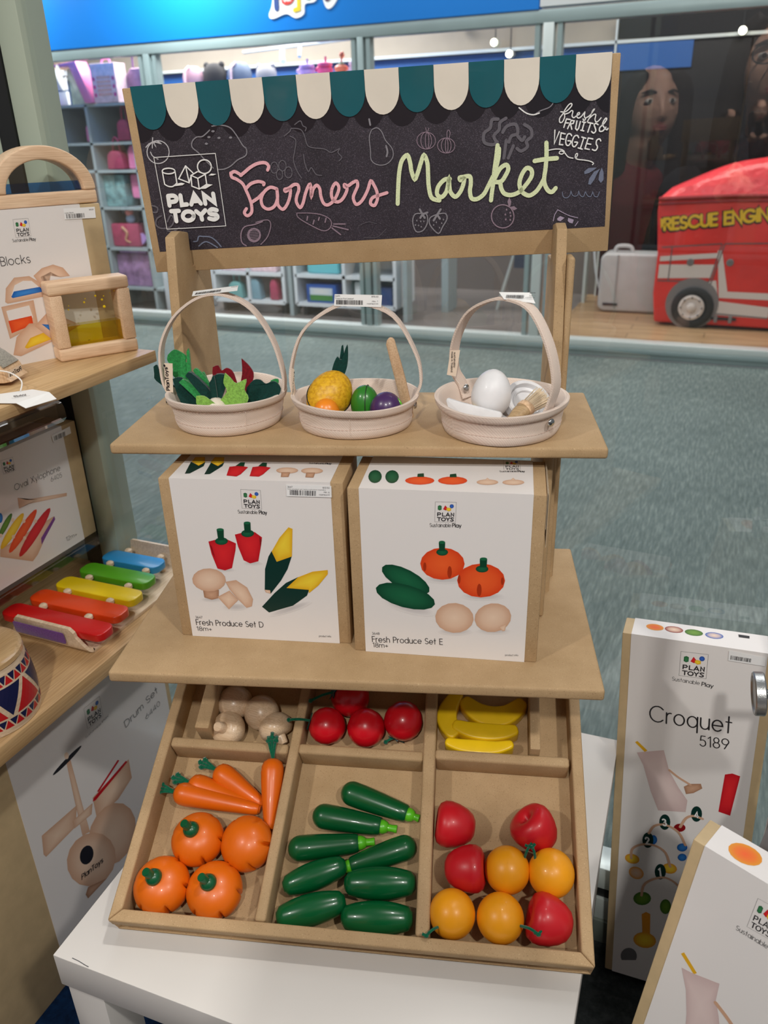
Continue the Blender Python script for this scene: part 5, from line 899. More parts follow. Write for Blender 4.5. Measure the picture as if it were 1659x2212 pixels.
obj('letter_pattern', g, INK, lo, FM @ Tr(*fpt(635, -2), .0186), flat=True)
fstroke('letter', [(690, -60), (661, -8), (659, 26), (650, 27)], .022, mat('letter_yellow', (226, 196, 40), .4))
fstroke('letter', [(664, -14), (672, 8), (682, 12), (693, 4), (694, -20)], .018, mat('letter_teal', (60, 160, 140), .4))
fstroke('letter', [(712, -60), (718, 18)], .012, mat('letter_purple', (84, 40, 90), .4))
fstroke('letter', [(720, 18), (735, 8), (734, -20)], .032, MATS['letter_purple'])
fstroke('letter', [(764, -20), (772, -2), (782, -6)], .02, MATS['letter_teal'])
fstroke('letter', [(780, -20), (793, 2), (806, -10)], .022, mat('letter_orange', (222, 96, 40), .4))
fsh('letter_backing', [(43, 40), (50, 52), (55, 84), (50, 92), (36, 60)], LT, .002, .012)

# ================================================================== TABLE, FIXTURE
TT = .42                                              # table top height
TM = SF @ Tr(-.0532, -.2215, -.48) @ Rz(-.2605)
tb = thing('side_table', 'low square white table carrying the cardboard market stand', 'table', TM @ Tr(.258, .259, -TT))
TWd, TDp = .516, .5175
g = Geo(); g.box(0, TWd, 0, TDp, -.046, 0); obj('table_top', g, LAMI, tb, TM, bevel=.0012)
for x in (.004, TWd-.05):
    for y in (.004, TDp-.05): g = Geo(); g.box(x, x+.046, y, y+.046, -TT, -.0462); obj('leg', g, LAMI, tb, TM, bevel=.001)
g = Geo(); random.seed(3)
ribbon(g, [(.022, .004), (.030, .0035), (.040, .002), (.044, .0016)], .0009, .0002, srgb((96, 96, 98))); obj('scuff_mark', g, INK, tb, TM, flat=True)
# wooden display fixture
fxr = thing('display_fixture', 'pale wooden shelf fixture along the left side holding toys and boxes', 'shelving', Tr(-.35, -.1, 0))
g = Geo(); g.box(-.52, -.17, -.9, .304, .897, .913); obj('upper_shelf', g, SHELFW, fxr, bevel=.0012)
g = Geo(); g.box(-.56, -.17, -.9, .33, .497, .522); obj('lower_shelf', g, SHELFW, fxr, bevel=.0012)
g = Geo(); g.box(-.56, -.545, -.9, .32, 0, .497); g.box(-.56, -.53, -.9, .30, .522, .897); obj('back_panel', g, mat('fixture_blue', (10, 60, 110), .5), fxr)
g = Geo(); g.tube(smooth([(-.168, -.14, .912), (-.1625, -.14, .905), (-.160, -.14, .893), (-.160, -.14, .880), (-.168, -.14, .870)], 3), .0006, 6)
g = Geo(); pr = [(-.1695, .899), (-.163, .896), (-.160, .890), (-.1595, .878), (-.165, .872), (-.169, .876)]
g.add([(x, b, z) for b in (-.9, .108) for x, z in pr], [(i, i+1, i+7, i+6) for i in range(5)]); obj('label_holder', g, m_glass('smoked_plastic', (.42, .30, .27), 2.2), fxr)

# ================================================================== THE MARKET STAND
st = thing('market_stand', 'brown cardboard farmers market display stand with sign, two shelves and slanted tray', 'display stand', SF @ Tr(.25, -.03, -.48))
def kslab(name, x0, x1, y0, y1, z0, z1, parent=st, M=SF, bev=.003, **k):
    g = Geo(); g.box(x0, x1, y0, y1, z0, z1); return obj(name, g, KRAFT, parent, M, bevel=bev, seg=3, **k)
kslab('shelf', 0, .5, 0, .186, -.0115, 0); kslab('shelf', .0012, .5011, -.0972, .1975, -.2252, -.2122)
def post(xa, xb, f0, f1, back):
    g = Geo(); pf = [(f0-.03, -.479), (f0-.02, -.24), (f0, -.012), (f0, 0), (f0+.7*(f1-f0), .14), (f1, .186), (f1+.02, .190), (f1+.046, .186), (f1+.046, .150), (back, .150), (back, -.479)]
    g.prism(pf, xa, xb, frame((0, 0, 0), Vector((0, 1, 0)), Vector((0, 0, 1)), Vector((1, 0, 0)))); return obj('upright', g, KRAFT, st, SF, bevel=.0015, seg=2)
post(.0410, .0520, .101, .129, .240); post(.4525, .4635, .104, .142, .225)
kslab('lower_leg', .4412, .4523, .030, .170, -.2118, -.0118); kslab('lower_leg', .052, .063, .060, .190, -.2118, -.0118)
kslab('rear_brace', .4638, .4712, .1223, .150, -.479, .1605)
# sign panel
SGN = SF @ frame((.257, .183, .2432), *(lambda yaw, roll, tilt: (lambda ex, n: (lambda up: (math.cos(roll)*ex-math.sin(roll)*up, math.sin(roll)*ex+math.cos(roll)*up, -(math.cos(tilt)*n-math.sin(tilt)*Vector((0, 0, 1)))))(math.cos(tilt)*Vector((0, 0, 1))+math.sin(tilt)*n))(Vector((math.cos(yaw), math.sin(yaw), 0)), Vector((-math.sin(yaw), math.cos(yaw), 0))))(.0129, -.0307, -.0502)) @ Tr(-.253, -.094, 0)
SW, SH = .506, .188
g = Geo(); g.box(-.002, SW+.001, 0, SH, -.0115, 0); sp = obj('sign_panel', g, KRAFT, st, SGN, bevel=.0012)
g = Geo(); q = PRINTS['sign_dark'][0][2]; fill(g, [(q[i], q[i+1]) for i in range(0, 8, 2)], .0003, (1, 1, 1, 1), (1, 1, 1, 1)); obj('chalkboard_print', g, BOARD, sp, SGN, flat=True)
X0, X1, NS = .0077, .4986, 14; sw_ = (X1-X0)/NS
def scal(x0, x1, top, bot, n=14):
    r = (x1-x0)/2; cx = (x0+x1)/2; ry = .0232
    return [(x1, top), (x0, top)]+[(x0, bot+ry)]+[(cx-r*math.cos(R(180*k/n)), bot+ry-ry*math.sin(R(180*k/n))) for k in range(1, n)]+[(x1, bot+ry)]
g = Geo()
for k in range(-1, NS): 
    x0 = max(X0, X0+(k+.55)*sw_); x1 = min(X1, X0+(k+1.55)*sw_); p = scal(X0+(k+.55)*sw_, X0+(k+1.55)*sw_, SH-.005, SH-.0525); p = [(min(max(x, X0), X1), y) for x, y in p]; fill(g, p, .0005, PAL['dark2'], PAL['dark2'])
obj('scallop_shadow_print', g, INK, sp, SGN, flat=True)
TEAL = mat('glossy_teal', (24, 92, 102), .22, .04, 20, .06, 40, .001, coat=.4); CREAM = mat('glossy_cream', (230, 222, 208), .22, .02, 20, .06, 40, .001, coat=.4)
for k in range(NS):
    x0 = X0+k*sw_; x1 = x0+sw_; bot = SH-.0405; g = Geo(); g.prism(scal(x0+.00015, x1-.00015, SH+.0004, bot), .0008, .0015); g.box(x0+.00015, x1-.00015, SH+.0004, SH+.0012, -.011, .0014); obj('awning_scallop', g, CREAM if k % 2 else TEAL, sp, SGN, angle=30)
[pobj(k_, k_, sp, SGN, CHALK, .0010) for k_ in PRINTS if k_.endswith('_sketch')]; pobj('farmers_lettering', 'farmers', sp, SGN, CHALK, .0016, label='pink chalk lettering reading Farmers'); pobj('market_lettering', 'market', sp, SGN, CHALK, .0016, label='pale green chalk lettering reading Market')
pobj('slogan_lettering', 'chalk_text', sp, SGN, CHALK, .0016, label='white chalk words fresh fruits and veggies'); pobj('brand_logo', 'logo_w', sp, SGN, INK, .0018, label='white outlined logo of blocks over two words')
# slanted produce tray
tw, tyf, tzf, tt, tyaw, txc = .49, -.2112, -.4446, .4294, -.028, .2493
ex = Vector((math.cos(tyaw), math.sin(tyaw), 0)); ey = Vector((-math.sin(tyaw), math.cos(tyaw), 0)); ev = ey*math.cos(tt)+Vector((0, 0, math.sin(tt))); en = ex.cross(ev)
TF = SF @ frame((txc, tyf, tzf), ex, ev, en)           # u right, v up the slope, d out of the rim plane
LV = .335; DP = .034
tr = bpy.data.objects.new('produce_tray', None); place(tr, TF, st)
g = Geo(); g.box(-.2448, .2448, .001, LV, -DP-.004, -DP); obj('tray_floor', g, KRAFT, tr, TF)
def tw_(name, u0, u1, v0, v1, d0=-DP, d1=0, bev=.0022): g = Geo(); g.box(u0, u1, v0, v1, d0, d1); return obj(name, g, KRAFT, tr, TF, bevel=bev, seg=3)
g = Geo(); g.prism([(-.245, 0), (.245, 0), (.2322, .0125), (-.2322, .0125)], -.016, 0, TF); o = obj('front_wall', g, KRAFT, tr, I4, bevel=.0018, seg=3)
g = Geo(); g.box(-.236, .238, .0035, .0128, -DP-.004, -.0155); obj('front_wall_foot', g, KRAFT, tr, TF, bevel=.001)
for s_ in (-1, 1):
    g = Geo(); g.prism([(s_*.245, .0003), (s_*.245, LV), (s_*.2325, LV), (s_*.2325, .0128)], -DP-.004, 0, TF); obj('side_wall', g, KRAFT, tr, I4, bevel=.0022, seg=3)
tw_('back_wall', -.2325, .2325, LV-.012, LV)
P1 = TF @ Matrix.Rotation(-.016, 4, 'Z'); 
def part(ub, ut, wd):
    g = Geo(); g.prism([(ub-wd/2, .0128), (ub+wd/2, .0128), (ut+wd/2, LV-.012), (ut-wd/2, LV-.012)], -DP, -.0002, TF); obj('partition', g, KRAFT, tr, I4, bevel=.0028, seg=3)
part(-.0865, -.0815, .0118); part(.0787, .0700, .0142)
for u0, u1, v0 in ((-.2322, -.0905, .1965), (-.0785, .0666, .1985), (.0800, .2300, .2025)): tw_('cross_divider', u0, u1, v0-.006, v0+.0062, -DP, -.0008, .0035)
for u0, u1 in ((-.2035, -.1865), (.1862, .1975)): tw_('inner_leg', u0, u1, .2095, .3, -DP, .012, .0012)
g = Geo()                                             # wedge that carries the tray on the table
zt = -.479; pf = [(-.1955, zt), (-.1955, -.471), (.075, -.352), (.075, zt)]
g.prism(pf, .016, .484, frame((0, 0, 0), Vector((0, 1, 0)), Vector((0, 0, 1)), Vector((1, 0, 0)))); obj('tray_support', g, KRAFT, st, SF @ Tr(.25, 0, 0) @ Rz(-.028) @ Tr(-.25, 0, -.0125), bevel=.001)

# ================================================================== BOXES
def plane_front(M): return M @ frame((0, 0, 0), Vector((1, 0, 0)), Vector((0, 0, 1)), Vector((0, -1, 0)))
def plane_top(M, h): return M @ Tr(0, 0, h)
def carton(label, M, w_, d_, h_, u0, u1, group=None, mtl=KRAFT, bands=True, left=0):
    t = thing('toy_box', label, 'box', M @ Tr(w_/2, d_/2, 0), group)
    g = Geo(); g.box(left, w_, .0006, d_, 0, h_-.0006); obj('carton', g, mtl, t, M, bevel=.0014)
    g = Geo(); g.prism([(0, 0), (0, h_), (d_, h_), (d_, h_-.0006), (.0006, h_-.0006), (.0006, 0)], u0, u1, M @ frame((0, 0, 0), Vector((0, 1, 0)), Vector((0, 0, 1)), Vector((1, 0, 0)))); obj('white_sleeve', g, CARD, t, I4, flat=True)
    return t
BW, BH = .188, .187
EM = SF @ Tr(.2506, -.0452, -.2120) @ Rz(-.058); DM = SF @ Tr(.0574, -.0276, -.2120) @ Rz(-.032)
def toybox(M, K, label, u0, u1, w_=BW, h_=BH, d_=.085, group=None):
    t = carton(label, M, w_, d_, h_, u0, u1, group); F_ = plane_front(M) @ Tr(0, 0, .0002)
    pobj('brand_logo', K+'_logo', t, F_); pobj('box_lettering', K+'_text', t, F_, z0=.0001); pobj('product_picture', K+'_pic', t, F_)
    if K+'_label' in PRINTS: pobj('price_label', K+'_label', t, F_, z0=.0008)
    if K+'_top' in PRINTS: pobj('top_picture', K+'_top', t, plane_top(M, h_+.0002))
    return t
GB = 'produce set boxes on the lower shelf'
t = toybox(DM, 'D', 'white produce set box with corn, mushrooms and red peppers, left one on the lower shelf', .012, .1755, group=GB)
t = toybox(EM, 'E', 'white produce set box with cucumbers, orange pumpkins and onions, right one on the lower shelf', .0117, .1758, group=GB)
for k in range(2): g = Geo(); g.box(.1884+k*.0012, .1888+k*.0012, .003+k*.002, .084, .150-k*.02, .1875-k*.003); obj('tuck_flap', g, mat('card_edge', (214, 196, 170), .7), t, EM)
# left fixture boxes
wa = math.atan2(.134, .060); WBm = Tr(-.237, .317, .913) @ Rz(wa) @ Tr(-.245, 0, 0)
t = carton('white water blocks box with kraft edge standing at the back of the upper wooden shelf', WBm, .245, .07, .193, .03, .2168, 'toy boxes on the wooden fixture', mat('tan_carton', (196, 172, 132), .6, .04, 40))
F_ = plane_front(WBm) @ Tr(.245, 0, .0002)
for nm, k, z in (('brand_logo', 'WB_logo', 0), ('box_lettering', 'WB_text', .0001), ('product_picture', 'WB_pic', 0), ('price_label', 'WB_label', .0008)): pobj(nm, k, t, F_, z0=z)
XBm = frame((-.356, .315, .592), Vector((0, 1, 0)), Vector((-1, 0, 0)), Vector((0, 0, 1))) @ Tr(-.34, 0, 0)
t = carton('white oval xylophone box standing on a clear riser behind the xylophone', XBm, .34, .064, .1949, .02, .3105, 'toy boxes on the wooden fixture', MATS['tan_carton'])
F_ = plane_front(XBm) @ Tr(.34, 0, .0002)
for nm, k, z in (('brand_logo', 'X_logo', 0), ('box_lettering', 'X_text', .0001), ('product_picture', 'X_pic', 0), ('price_label', 'X_label', .0008)): pobj(nm, k, t, F_, z0=z)
r_ = thing('acrylic_riser', 'clear acrylic riser under the oval xylophone box on the lower wooden shelf', 'riser', Tr(-.39, .1, .522))
g = Geo(); g.box(-.435, -.345, -.12, .32, .587, .5918); obj('riser_top', g, ACRYL, r_)
g = Geo(); g.box(-.3465, -.345, -.12, .32, .575, .5869); obj('front_lip', g, ACRYL, r_)
for b in (-.115, .312): g = Geo(); g.box(-.435, -.348, b, b+.004, .522, .5868); obj('riser_leg', g, ACRYL, r_)
DSm = frame((-.232, .0, 0), Vector((0, 1, 0)), Vector((-1, 0, 0)), Vector((0, 0, 1))) @ Tr(-.30, 0, 0)
t = carton('large white drum set box on the floor under the lower wooden shelf', DSm, .585, .2, .484, .2545, .575, 'toy boxes on the wooden fixture', MATS['tan_carton'])
F_ = plane_front(DSm) @ Tr(.30, 0, .0002)
for nm, k, z in (('brand_logo', 'DS_logo', 0), ('box_lettering', 'DS_text', .0006), ('product_picture', 'DS_pic', 0)): pobj(nm, k, t, F_, z0=z)
# croquet boxes
def cqm(a, b, z, yaw, lean, roll):
    yaw += .3; e = Vector((math.cos(yaw), math.sin(yaw), 0)); n = Vector((-math.sin(yaw), math.cos(yaw), 0)); Zv = Vector((0, 0, 1)); up = math.cos(lean)*Zv+math.sin(lean)*n; bk = math.cos(lean)*n-math.sin(lean)*Zv
    return frame((a, b, z), math.cos(roll)*e-math.sin(roll)*up, bk, math.sin(roll)*e+math.cos(roll)*up)
C1m = cqm(.533, .273, .0095, -.302, .016, -.055); C2m = cqm(.536, -.089, .0095, -.655, .151, .062)
GC = 'croquet set boxes by the window'
for M, K, lab in ((C1m, 'C1', 'tall white croquet box standing upright against the window'), (C2m, 'C2', 'tilted white croquet box in the right foreground with a bread slice picture on its top')):
    t = carton(lab, M, .1755, .0394, .602, .0107, .1645, GC, MATS['tan_carton']); F_ = plane_front(M) @ Tr(0, 0, .0002)
    pobj('brand_logo', K+'_logo', t, F_); pobj('box_lettering', K+'_text', t, F_, z0=.0001); pobj('product_picture', K+'_pic', t, F_)
    if K == 'C1': pobj('arch_numbers', 'C1_num', t, F_, z0=.0012); pobj('price_label', 'C1_label', t, F_, z0=.0008)
    pobj('top_picture', K+'_top', t, plane_top(M, .6022))
# ================================================================== PRODUCE IN THE TRAY
def tp(u, v, d): return TF @ Vector((u, v, d))
def TMx(u, v, d, rot=None): return TF @ Tr(u, v, d) @ (rot or I4)
def nrot(z, x=None):
    z = Vector(z).normalized(); x = Vector(x or (1, 0, 0)); x = (x-z*x.dot(z)).normalized(); return frame((0, 0, 0), x, z.cross(x), z)
ORANGE = paint('orange', (222, 104, 8), .38, .12); CARROT = paint('carrot', (228, 104, 12), .35, .1); TOMR = paint('tomato_red', (206, 14, 30)); APPR = paint('apple_red', (204, 24, 36), .38, .15); YEL = paint('warm_yellow', (250, 166, 22), .38, .15)
ZUC = paint('deep_green', (0, 84, 40), .3, .3); CUC = paint('cucumber_green', (0, 92, 46), .28, .35); TIP = paint('lime_tip', (92, 190, 34)); STEMG = paint('stem_green', (8, 84, 48)); BAN = paint('banana_yellow', (242, 200, 20), .36, .15)
CORD = felt('cord_green', (0, 96, 66)); FDG = felt('dark_green', (8, 58, 52)); FLG = felt('lime_green', (140, 190, 84)); FKG = felt('leaf_green', (52, 152, 80)); FRED = felt('beet_red', (126, 12, 28))
FL = -DP
def pumpkin(u, v, r, axis, label, stem=True):
    M = TMx(u, v, FL+r*.80, nrot(axis)); t = thing('toy_pumpkin', label, 'pumpkin', TMx(u, v, FL), 'orange pumpkins in the tray')
    gr = lambda a, z: 1-.17*max(0, 1-((((a*6/(2*math.pi))+.5) % 1-.5)/.085)**2)*max(0, 1-((z+r*.06)/(r*.46))**2)
    prof = [(max(1e-7, r*abs(math.sin(math.pi*j/26))**.9), -r*.80*math.cos(math.pi*j/26)) for j in range(27)]; prof[0] = (1e-7, -r*.8); prof[-1] = (1e-7, r*.78)
    g = Geo(); g.lathe(prof, 72, M, groove=gr); obj('body', g, ORANGE, t, angle=50)
    if stem:
        g = Geo(); g.lathe([(.0085, .0), (.0088, .003), (.0075, .0065), (.0048, .0085), (.0046, .010), (.0044, .017), (.0040, .0177), (1e-7, .0177)], 20, M @ Tr(0, 0, r*.765) @ Ry(-.25)); obj('stem', g, STEMG, t)
for a in ((-.1743, .0906, .0289, (-.06, .10, 1), 'orange toy pumpkin touching the carrots, stem up'), (-.2006, .0404, .0298, (-.06, .05, 1), 'orange toy pumpkin in the front left corner of the tray'), (-.1428, .0401, .0296, (-.02, .05, 1), 'orange toy pumpkin at the tray front beside the corner pumpkin')): pumpkin(*a)
pumpkin(-.1189, .0903, .0291, (.3, .2, -1), 'orange toy pumpkin turned over with no stem showing, below the upright carrot', False)
def knotted(parent, pts, rad=.0013, knot=None, M=TF):
    g = Geo(); g.tube(smooth(pts, 4), rad, 8); obj('cord', g, CORD, parent, M)
    if knot:
        kx = Vector(knot); g = Geo(); g.ball(kx, (.0026, .0022, .0022), 10); g.tube([kx, kx+Vector((.003, .0036, .001))], [.0013, .0016], 7); g.tube([kx, kx+Vector((-.0042, .0012, .0008))], [.0013, .0016], 7); obj('cord_knot', g, CORD, parent, M)
for k, (h, tip, lf, lab, lift) in enumerate((((-.2053, .1408), (-.1165, .1322), (-.243, .1462), 'orange toy carrot lying lowest of the three fanned carrots', .004), ((-.1925, .1531), (-.1150, .1345), (-.2275, .1600), 'orange toy carrot half hidden between two others in the fan', 0), ((-.1659, .1677), (-.1140, .1392), (-.2000, .1812), 'orange toy carrot uppermost of the three fanned carrots', 0), ((-.1052, .1731), (-.0990, .1100), (-.1085, .2080), 'orange toy carrot standing along the partition, leaves over the divider', .015))):
    H = Vector((*h, FL+.0135+lift)); T_ = Vector((*tip, FL+.0062+(lift if k == 0 else lift*.5))); D_ = (T_-H); L_ = D_.length; t = thing('toy_carrot', lab, 'carrot', TMx(H.x, H.y, FL), 'orange carrots in the tray')
    g = Geo(); g.lathe([(1e-7, -.0118), (.0062, -.0108), (.0105, -.0075), (.0126, -.0025), (.0131, .004), (.0122, .016), (.0100, L_*.55), (.0072, L_*.92), (.0062, L_-.002), (.0050, L_), (1e-7, L_)], 28, TF @ frame(H, *[nrot(D_).col[i].to_3d() for i in range(3)])); obj('root', g, CARROT, t)
    b0 = H-D_.normalized()*.0112; d_ = (Vector((*lf, b0.z+(.019 if k == 3 else .002)))-b0)
    for j, s_ in enumerate((-.24, .02, .26)):
        dd = d_*(1-.14*abs(j-1)); dd = Matrix.Rotation(s_, 3, 'Z') @ dd; e_ = b0+dd*.8
        g = Geo(); g.tube([b0, b0+dd*.45+Vector((0, 0, .002)), e_], .0017, 8, TF); g.ball(e_, (.0036, .0030, .0030), 10, TF); g.tube([e_, e_+dd*.13+Vector((.001, .001, .002))], [.0018, .0023], 7, TF); g.tube([e_, e_+Matrix.Rotation(1.2, 3, 'Z') @ dd*.09], [.0018, .0022], 7, TF); obj('leaf_cord', g, CORD, t)
def mushroom(u, v, r, axis, label, d=0):
    M = TMx(u, v, FL+r*.92+d, nrot(axis)); t = thing('toy_mushroom', label, 'mushroom', TMx(u, v, FL), 'wooden mushrooms in the tray')
    g = Geo(); g.lathe([(1e-7, -r*.55), (r*.5, -r*.55), (r*.8, -r*.48), (r*.97, -r*.25), (r, .0), (r*.95, r*.3), (r*.78, r*.58), (r*.5, r*.78), (r*.22, r*.87), (1e-7, r*.89)], 36, M); obj('cap', g, TOYW, t, angle=60)
    g = Geo(); g.lathe([(.0072, -r*.5), (.0066, -r*.75), (.0062, -r*1.0), (.0054, -r*1.05), (1e-7, -r*1.05)], 24, M); obj('stalk', g, TOYW, t)
mushroom(-.1704, .2568, .0217, (.1, .3, 1), 'wooden toy mushroom at the back left, half in the shelf shadow'); mushroom(-.1347, .2456, .0214, (.1, -.2, 1), 'wooden toy mushroom behind two others with only its smooth cap showing')
mushroom(-.1716, .2222, .0212, (.35, .35, -1), 'wooden toy mushroom at the left front with the round stalk end facing out'); mushroom(-.1135, .2275, .0206, (-.6, .9, .35), 'wooden toy mushroom next to the partition with its stalk lying to the lower right')
def calyx(parent, M, r=.011, mt=FDG):
    g = Geo(); pl = []
    for k in range(10): a = R(36*k); q = r if k % 2 == 0 else r*.36; pl.append((q*math.cos(a), q*math.sin(a)))
    g.prism(pl, 0, .0012, M); obj('calyx', g, mt, parent)
def tomato(u, v, r, label, ax=None, tip=None):
    t = thing('toy_tomato', label, 'tomato', TMx(u, v, FL), 'red tomatoes in the tray'); c_ = Vector((u, v, FL+r)); A_ = Vector(ax or (.2, -.3, -.9)).normalized()
    M = TF @ frame(c_, *[nrot(A_).col[i].to_3d() for i in range(3)]); g = Geo()
    g.lathe([(1e-7, -r), (r*.35, -r*.93), (r*.7, -r*.71), (r*.95, -r*.3), (r, .05*r), (r*.94, r*.4), (r*.74, r*.72), (r*.45, r*.93), (r*.2, r*.965), (1e-7, r*.93)], 40, M); obj('fruit', g, TOMR, t, angle=60)
    calyx(t, M @ Tr(0, 0, r*.985))
    if tip: e_ = c_+A_*r*.97; knotted(t, [e_, e_*.5+Vector(tip)*.5+Vector((0, 0, .003)), tip], .0016, None); g = Geo(); g.ball(tip, .0028, 10, TF); obj('cord_knot', g, CORD, t)
tomato(-.0507, .2328, .0218, 'red toy tomato with a dark star calyx and cord over the left partition', (-.95, .12, .28), (-.0945, .2295, .005)); tomato(-.0044, .2338, .0225, 'plain red toy tomato in the middle of the row, no calyx showing')
tomato(.0394, .2452, .0231, 'red toy tomato at the right with a green cord coming out below it', (-.35, -.75, -.55), (.0195, .2225, -.024)); tomato(-.0275, .2706, .0232, 'red toy tomato at the back, half in the shelf shadow, its cord to the left', (-.75, .0, .5), (-.073, .2565, .003))
def banana(pts, wd, label, th=.019, d0=FL, tilt=None):
    c_ = smooth([(x, y, 0) for x, y in pts], 5); n = len(c_); up = []; lo = []
    for i, p in enumerate(c_):
        t_ = (c_[min(i+1, n-1)]-c_[max(i-1, 0)]).normalized(); nn = Vector((-t_.y, t_.x, 0)); k = i/(n-1); w_ = wd*(.36+.64*abs(math.sin(math.pi*k))**.6)/2; up.append((p+nn*w_)[:2]); lo.append((p-nn*w_)[:2])
    t = thing('toy_banana', label, 'banana', TMx(pts[len(pts)//2][0], pts[len(pts)//2][1], FL), 'yellow bananas in the tray'); g = Geo(); g.prism([tuple(v) for v in up+lo[::-1]], 0, th); obj('fruit', g, BAN, t, (tilt or TF @ Tr(0, 0, d0)), bevel=.0028, seg=3, angle=50)
banana([(.1045, .292), (.0925, .270), (.0905, .254), (.0975, .240), (.1035, .2335)], .024, 'yellow toy banana standing along the left partition, curving to the right')
banana([(.1080, .281), (.1260, .2655), (.1450, .2600), (.1640, .2655), (.1820, .283)], .027, 'yellow toy banana at the back curving upward under the shelf edge')
banana([(.0975, .2475), (.1150, .2415), (.1350, .2395), (.1560, .2405), (.1745, .2450)], .0215, 'yellow toy banana second from the front divider', .021)
banana([(.0900, .2245), (.1080, .2205), (.1290, .2195), (.1500, .2205), (.1690, .2265)], .0175, 'yellow toy banana lying right behind the front divider', .022)
def zucchini(h, e, tip, label, rh=.0137, re=.0095):
    H = Vector((*h, FL+rh)); E_ = Vector((*e, FL+re+.0015)); D_ = E_-H; L_ = D_.length; M = TF @ frame(H, *[nrot(D_).col[i].to_3d() for i in range(3)]); t = thing('toy_zucchini', label, 'zucchini', TMx(H.x, H.y, FL), 'green zucchini in the tray')
    g = Geo(); g.lathe([(1e-7, -rh*.98)]+[(rh*math.sin(R(a)), -rh*math.cos(R(a))) for a in (15, 30, 45, 60, 75, 90)]+[(rh*.985, L_*.2), (rh*.9, L_*.5), (re*1.12, L_*.85), (re*1.02, L_-.002), (re*.9, L_-.0002), (1e-7, L_)], 36, M); obj('body', g, ZUC, t, angle=50)
    q = (Vector((*tip, E_.z))-E_).length
    g = Geo(); g.lathe([(re*.78, L_-.0005), (re*.8, L_+.003), (re*.62, L_+.007), (.0040, L_+.0085), (.0038, L_+q*.72), (.0044, L_+q), (.0036, L_+q+.0006), (1e-7, L_+q+.0006)], 24, M); obj('stem', g, TIP, t)
zucchini((-.0113, .1567), (.0521, .1395), (.0655, .1360), 'dark green toy zucchini uppermost in the tray, tip against the right partition'); zucchini((-.0397, .1290), (.0240, .1238), (.0417, .1224), 'dark green toy zucchini second from the top with lime tip to the right')
zucchini((-.0609, .0927), (.0016, .1041), (.0186, .1066), 'dark green toy zucchini starting at the left partition, third from the top'); zucchini((.0520, .1020), (-.0040, .0800), (-.0090, .0775), 'dark green toy zucchini sloping down to the left, its tip behind a cucumber', .0135, .0088)
def cucumber(a, b, r, label):
    A_ = Vector((*a, FL+r)); B_ = Vector((*b, FL+r)); D_ = B_-A_; L_ = D_.length; M = TF @ frame(A_, *[nrot(D_).col[i].to_3d() for i in range(3)]); t = thing('toy_cucumber', label, 'cucumber', TMx((a[0]+b[0])/2, (a[1]+b[1])/2, FL), 'green cucumbers in the tray')
    g = Geo(); pr = [(1e-7, 0), (r*.38, .0003), (r*.5, .0022)]+[(r*(.56+.44*abs(math.sin(math.pi*k))**.75), L_*k) for k in (.06, .12, .2, .3, .4, .5, .6, .7, .8, .88, .94)]+[(r*.5, L_-.0022), (r*.38, L_-.0003), (1e-7, L_)]
    g.lathe(pr, 36, M); obj('body', g, CUC, t, angle=50)
cucumber((-.0725, .0515), (-.0085, .0800), .0146, 'green toy cucumber by the left partition, third cucumber row up'); cucumber((-.0075, .0600), (.0675, .0665), .0166, 'green toy cucumber at the right, above the front right cucumber')
cucumber((-.0735, .0205), (-.0040, .0435), .0158, 'green toy cucumber in the front left, tilted upward to the right'); cucumber((-.0065, .0275), (.0672, .0320), .0164, 'green toy cucumber in the front right along the tray rim')
def apple(u, v, r, axis, label, mt=APPR):
    t = thing('toy_apple', label, 'apple', TMx(u, v, FL), 'red apples in the tray'); M = TF @ frame((u, v, FL+r*.96), *[nrot(axis).col[i].to_3d() for i in range(3)]); g = Geo()
    g.lathe([(1e-7, -r*.86), (r*.34, -r*.85), (r*.58, -r*.72), (r*.78, -r*.45), (r*.93, -.08*r), (r*1.0, r*.28), (r*.98, r*.55), (r*.84, r*.78), (r*.6, r*.88), (r*.38, r*.84), (r*.2, r*.7), (r*.1, r*.55), (1e-7, r*.5)], 40, M); obj('fruit', g, mt, t, angle=60); return t
apple(.1067, .1273, .0240, (-.95, .05, .1), 'red toy apple against the left partition at the top of the apples'); apple(.1179, .0832, .0238, (.95, .05, .1), 'red toy apple left of a yellow orange, flat end to the right')
apple(.1927, .1277, .0245, (-.5, .35, .5), 'red toy apple at the upper right, green cords hanging in front of it'); apple(.2048, .0399, .0248, (-.85, .15, .15), 'red toy apple in the front right corner with a dimple on its left')
def orange(u, v, r, label, cord, knot, ax):
    t = thing('toy_orange', label, 'orange', TMx(u, v, FL), 'yellow oranges in the tray'); g = Geo(); g.ball((u, v, FL+r), (r*.98, r, r), 40, TF); obj('fruit', g, YEL, t)
    knotted(t, [cord, ((cord[0]+knot[0])/2, (cord[1]+knot[1])/2, max(cord[2], knot[2])+.003), knot], .0014, knot)
orange(.1620, .0851, .0239, 'yellow toy orange between a red apple and another orange in the middle row', (.1790, .0945, -.0005), (.1838, .1050, .0065), 0); orange(.2070, .0854, .0244, 'yellow toy orange by the right tray wall, cord pointing up left', (.1905, .0930, .0005), (.1868, .1042, .0080), 0)
orange(.1070, .0383, .0239, 'yellow toy orange in the front beside the partition, cord over the rim', (.0945, .0230, .0000), (.0830, .0128, .0045), 0); orange(.1553, .0383, .0242, 'yellow toy orange in the front centre, cord reaching the corner apple', (.1750, .0300, .0020), (.1915, .0225, .0080), 0)

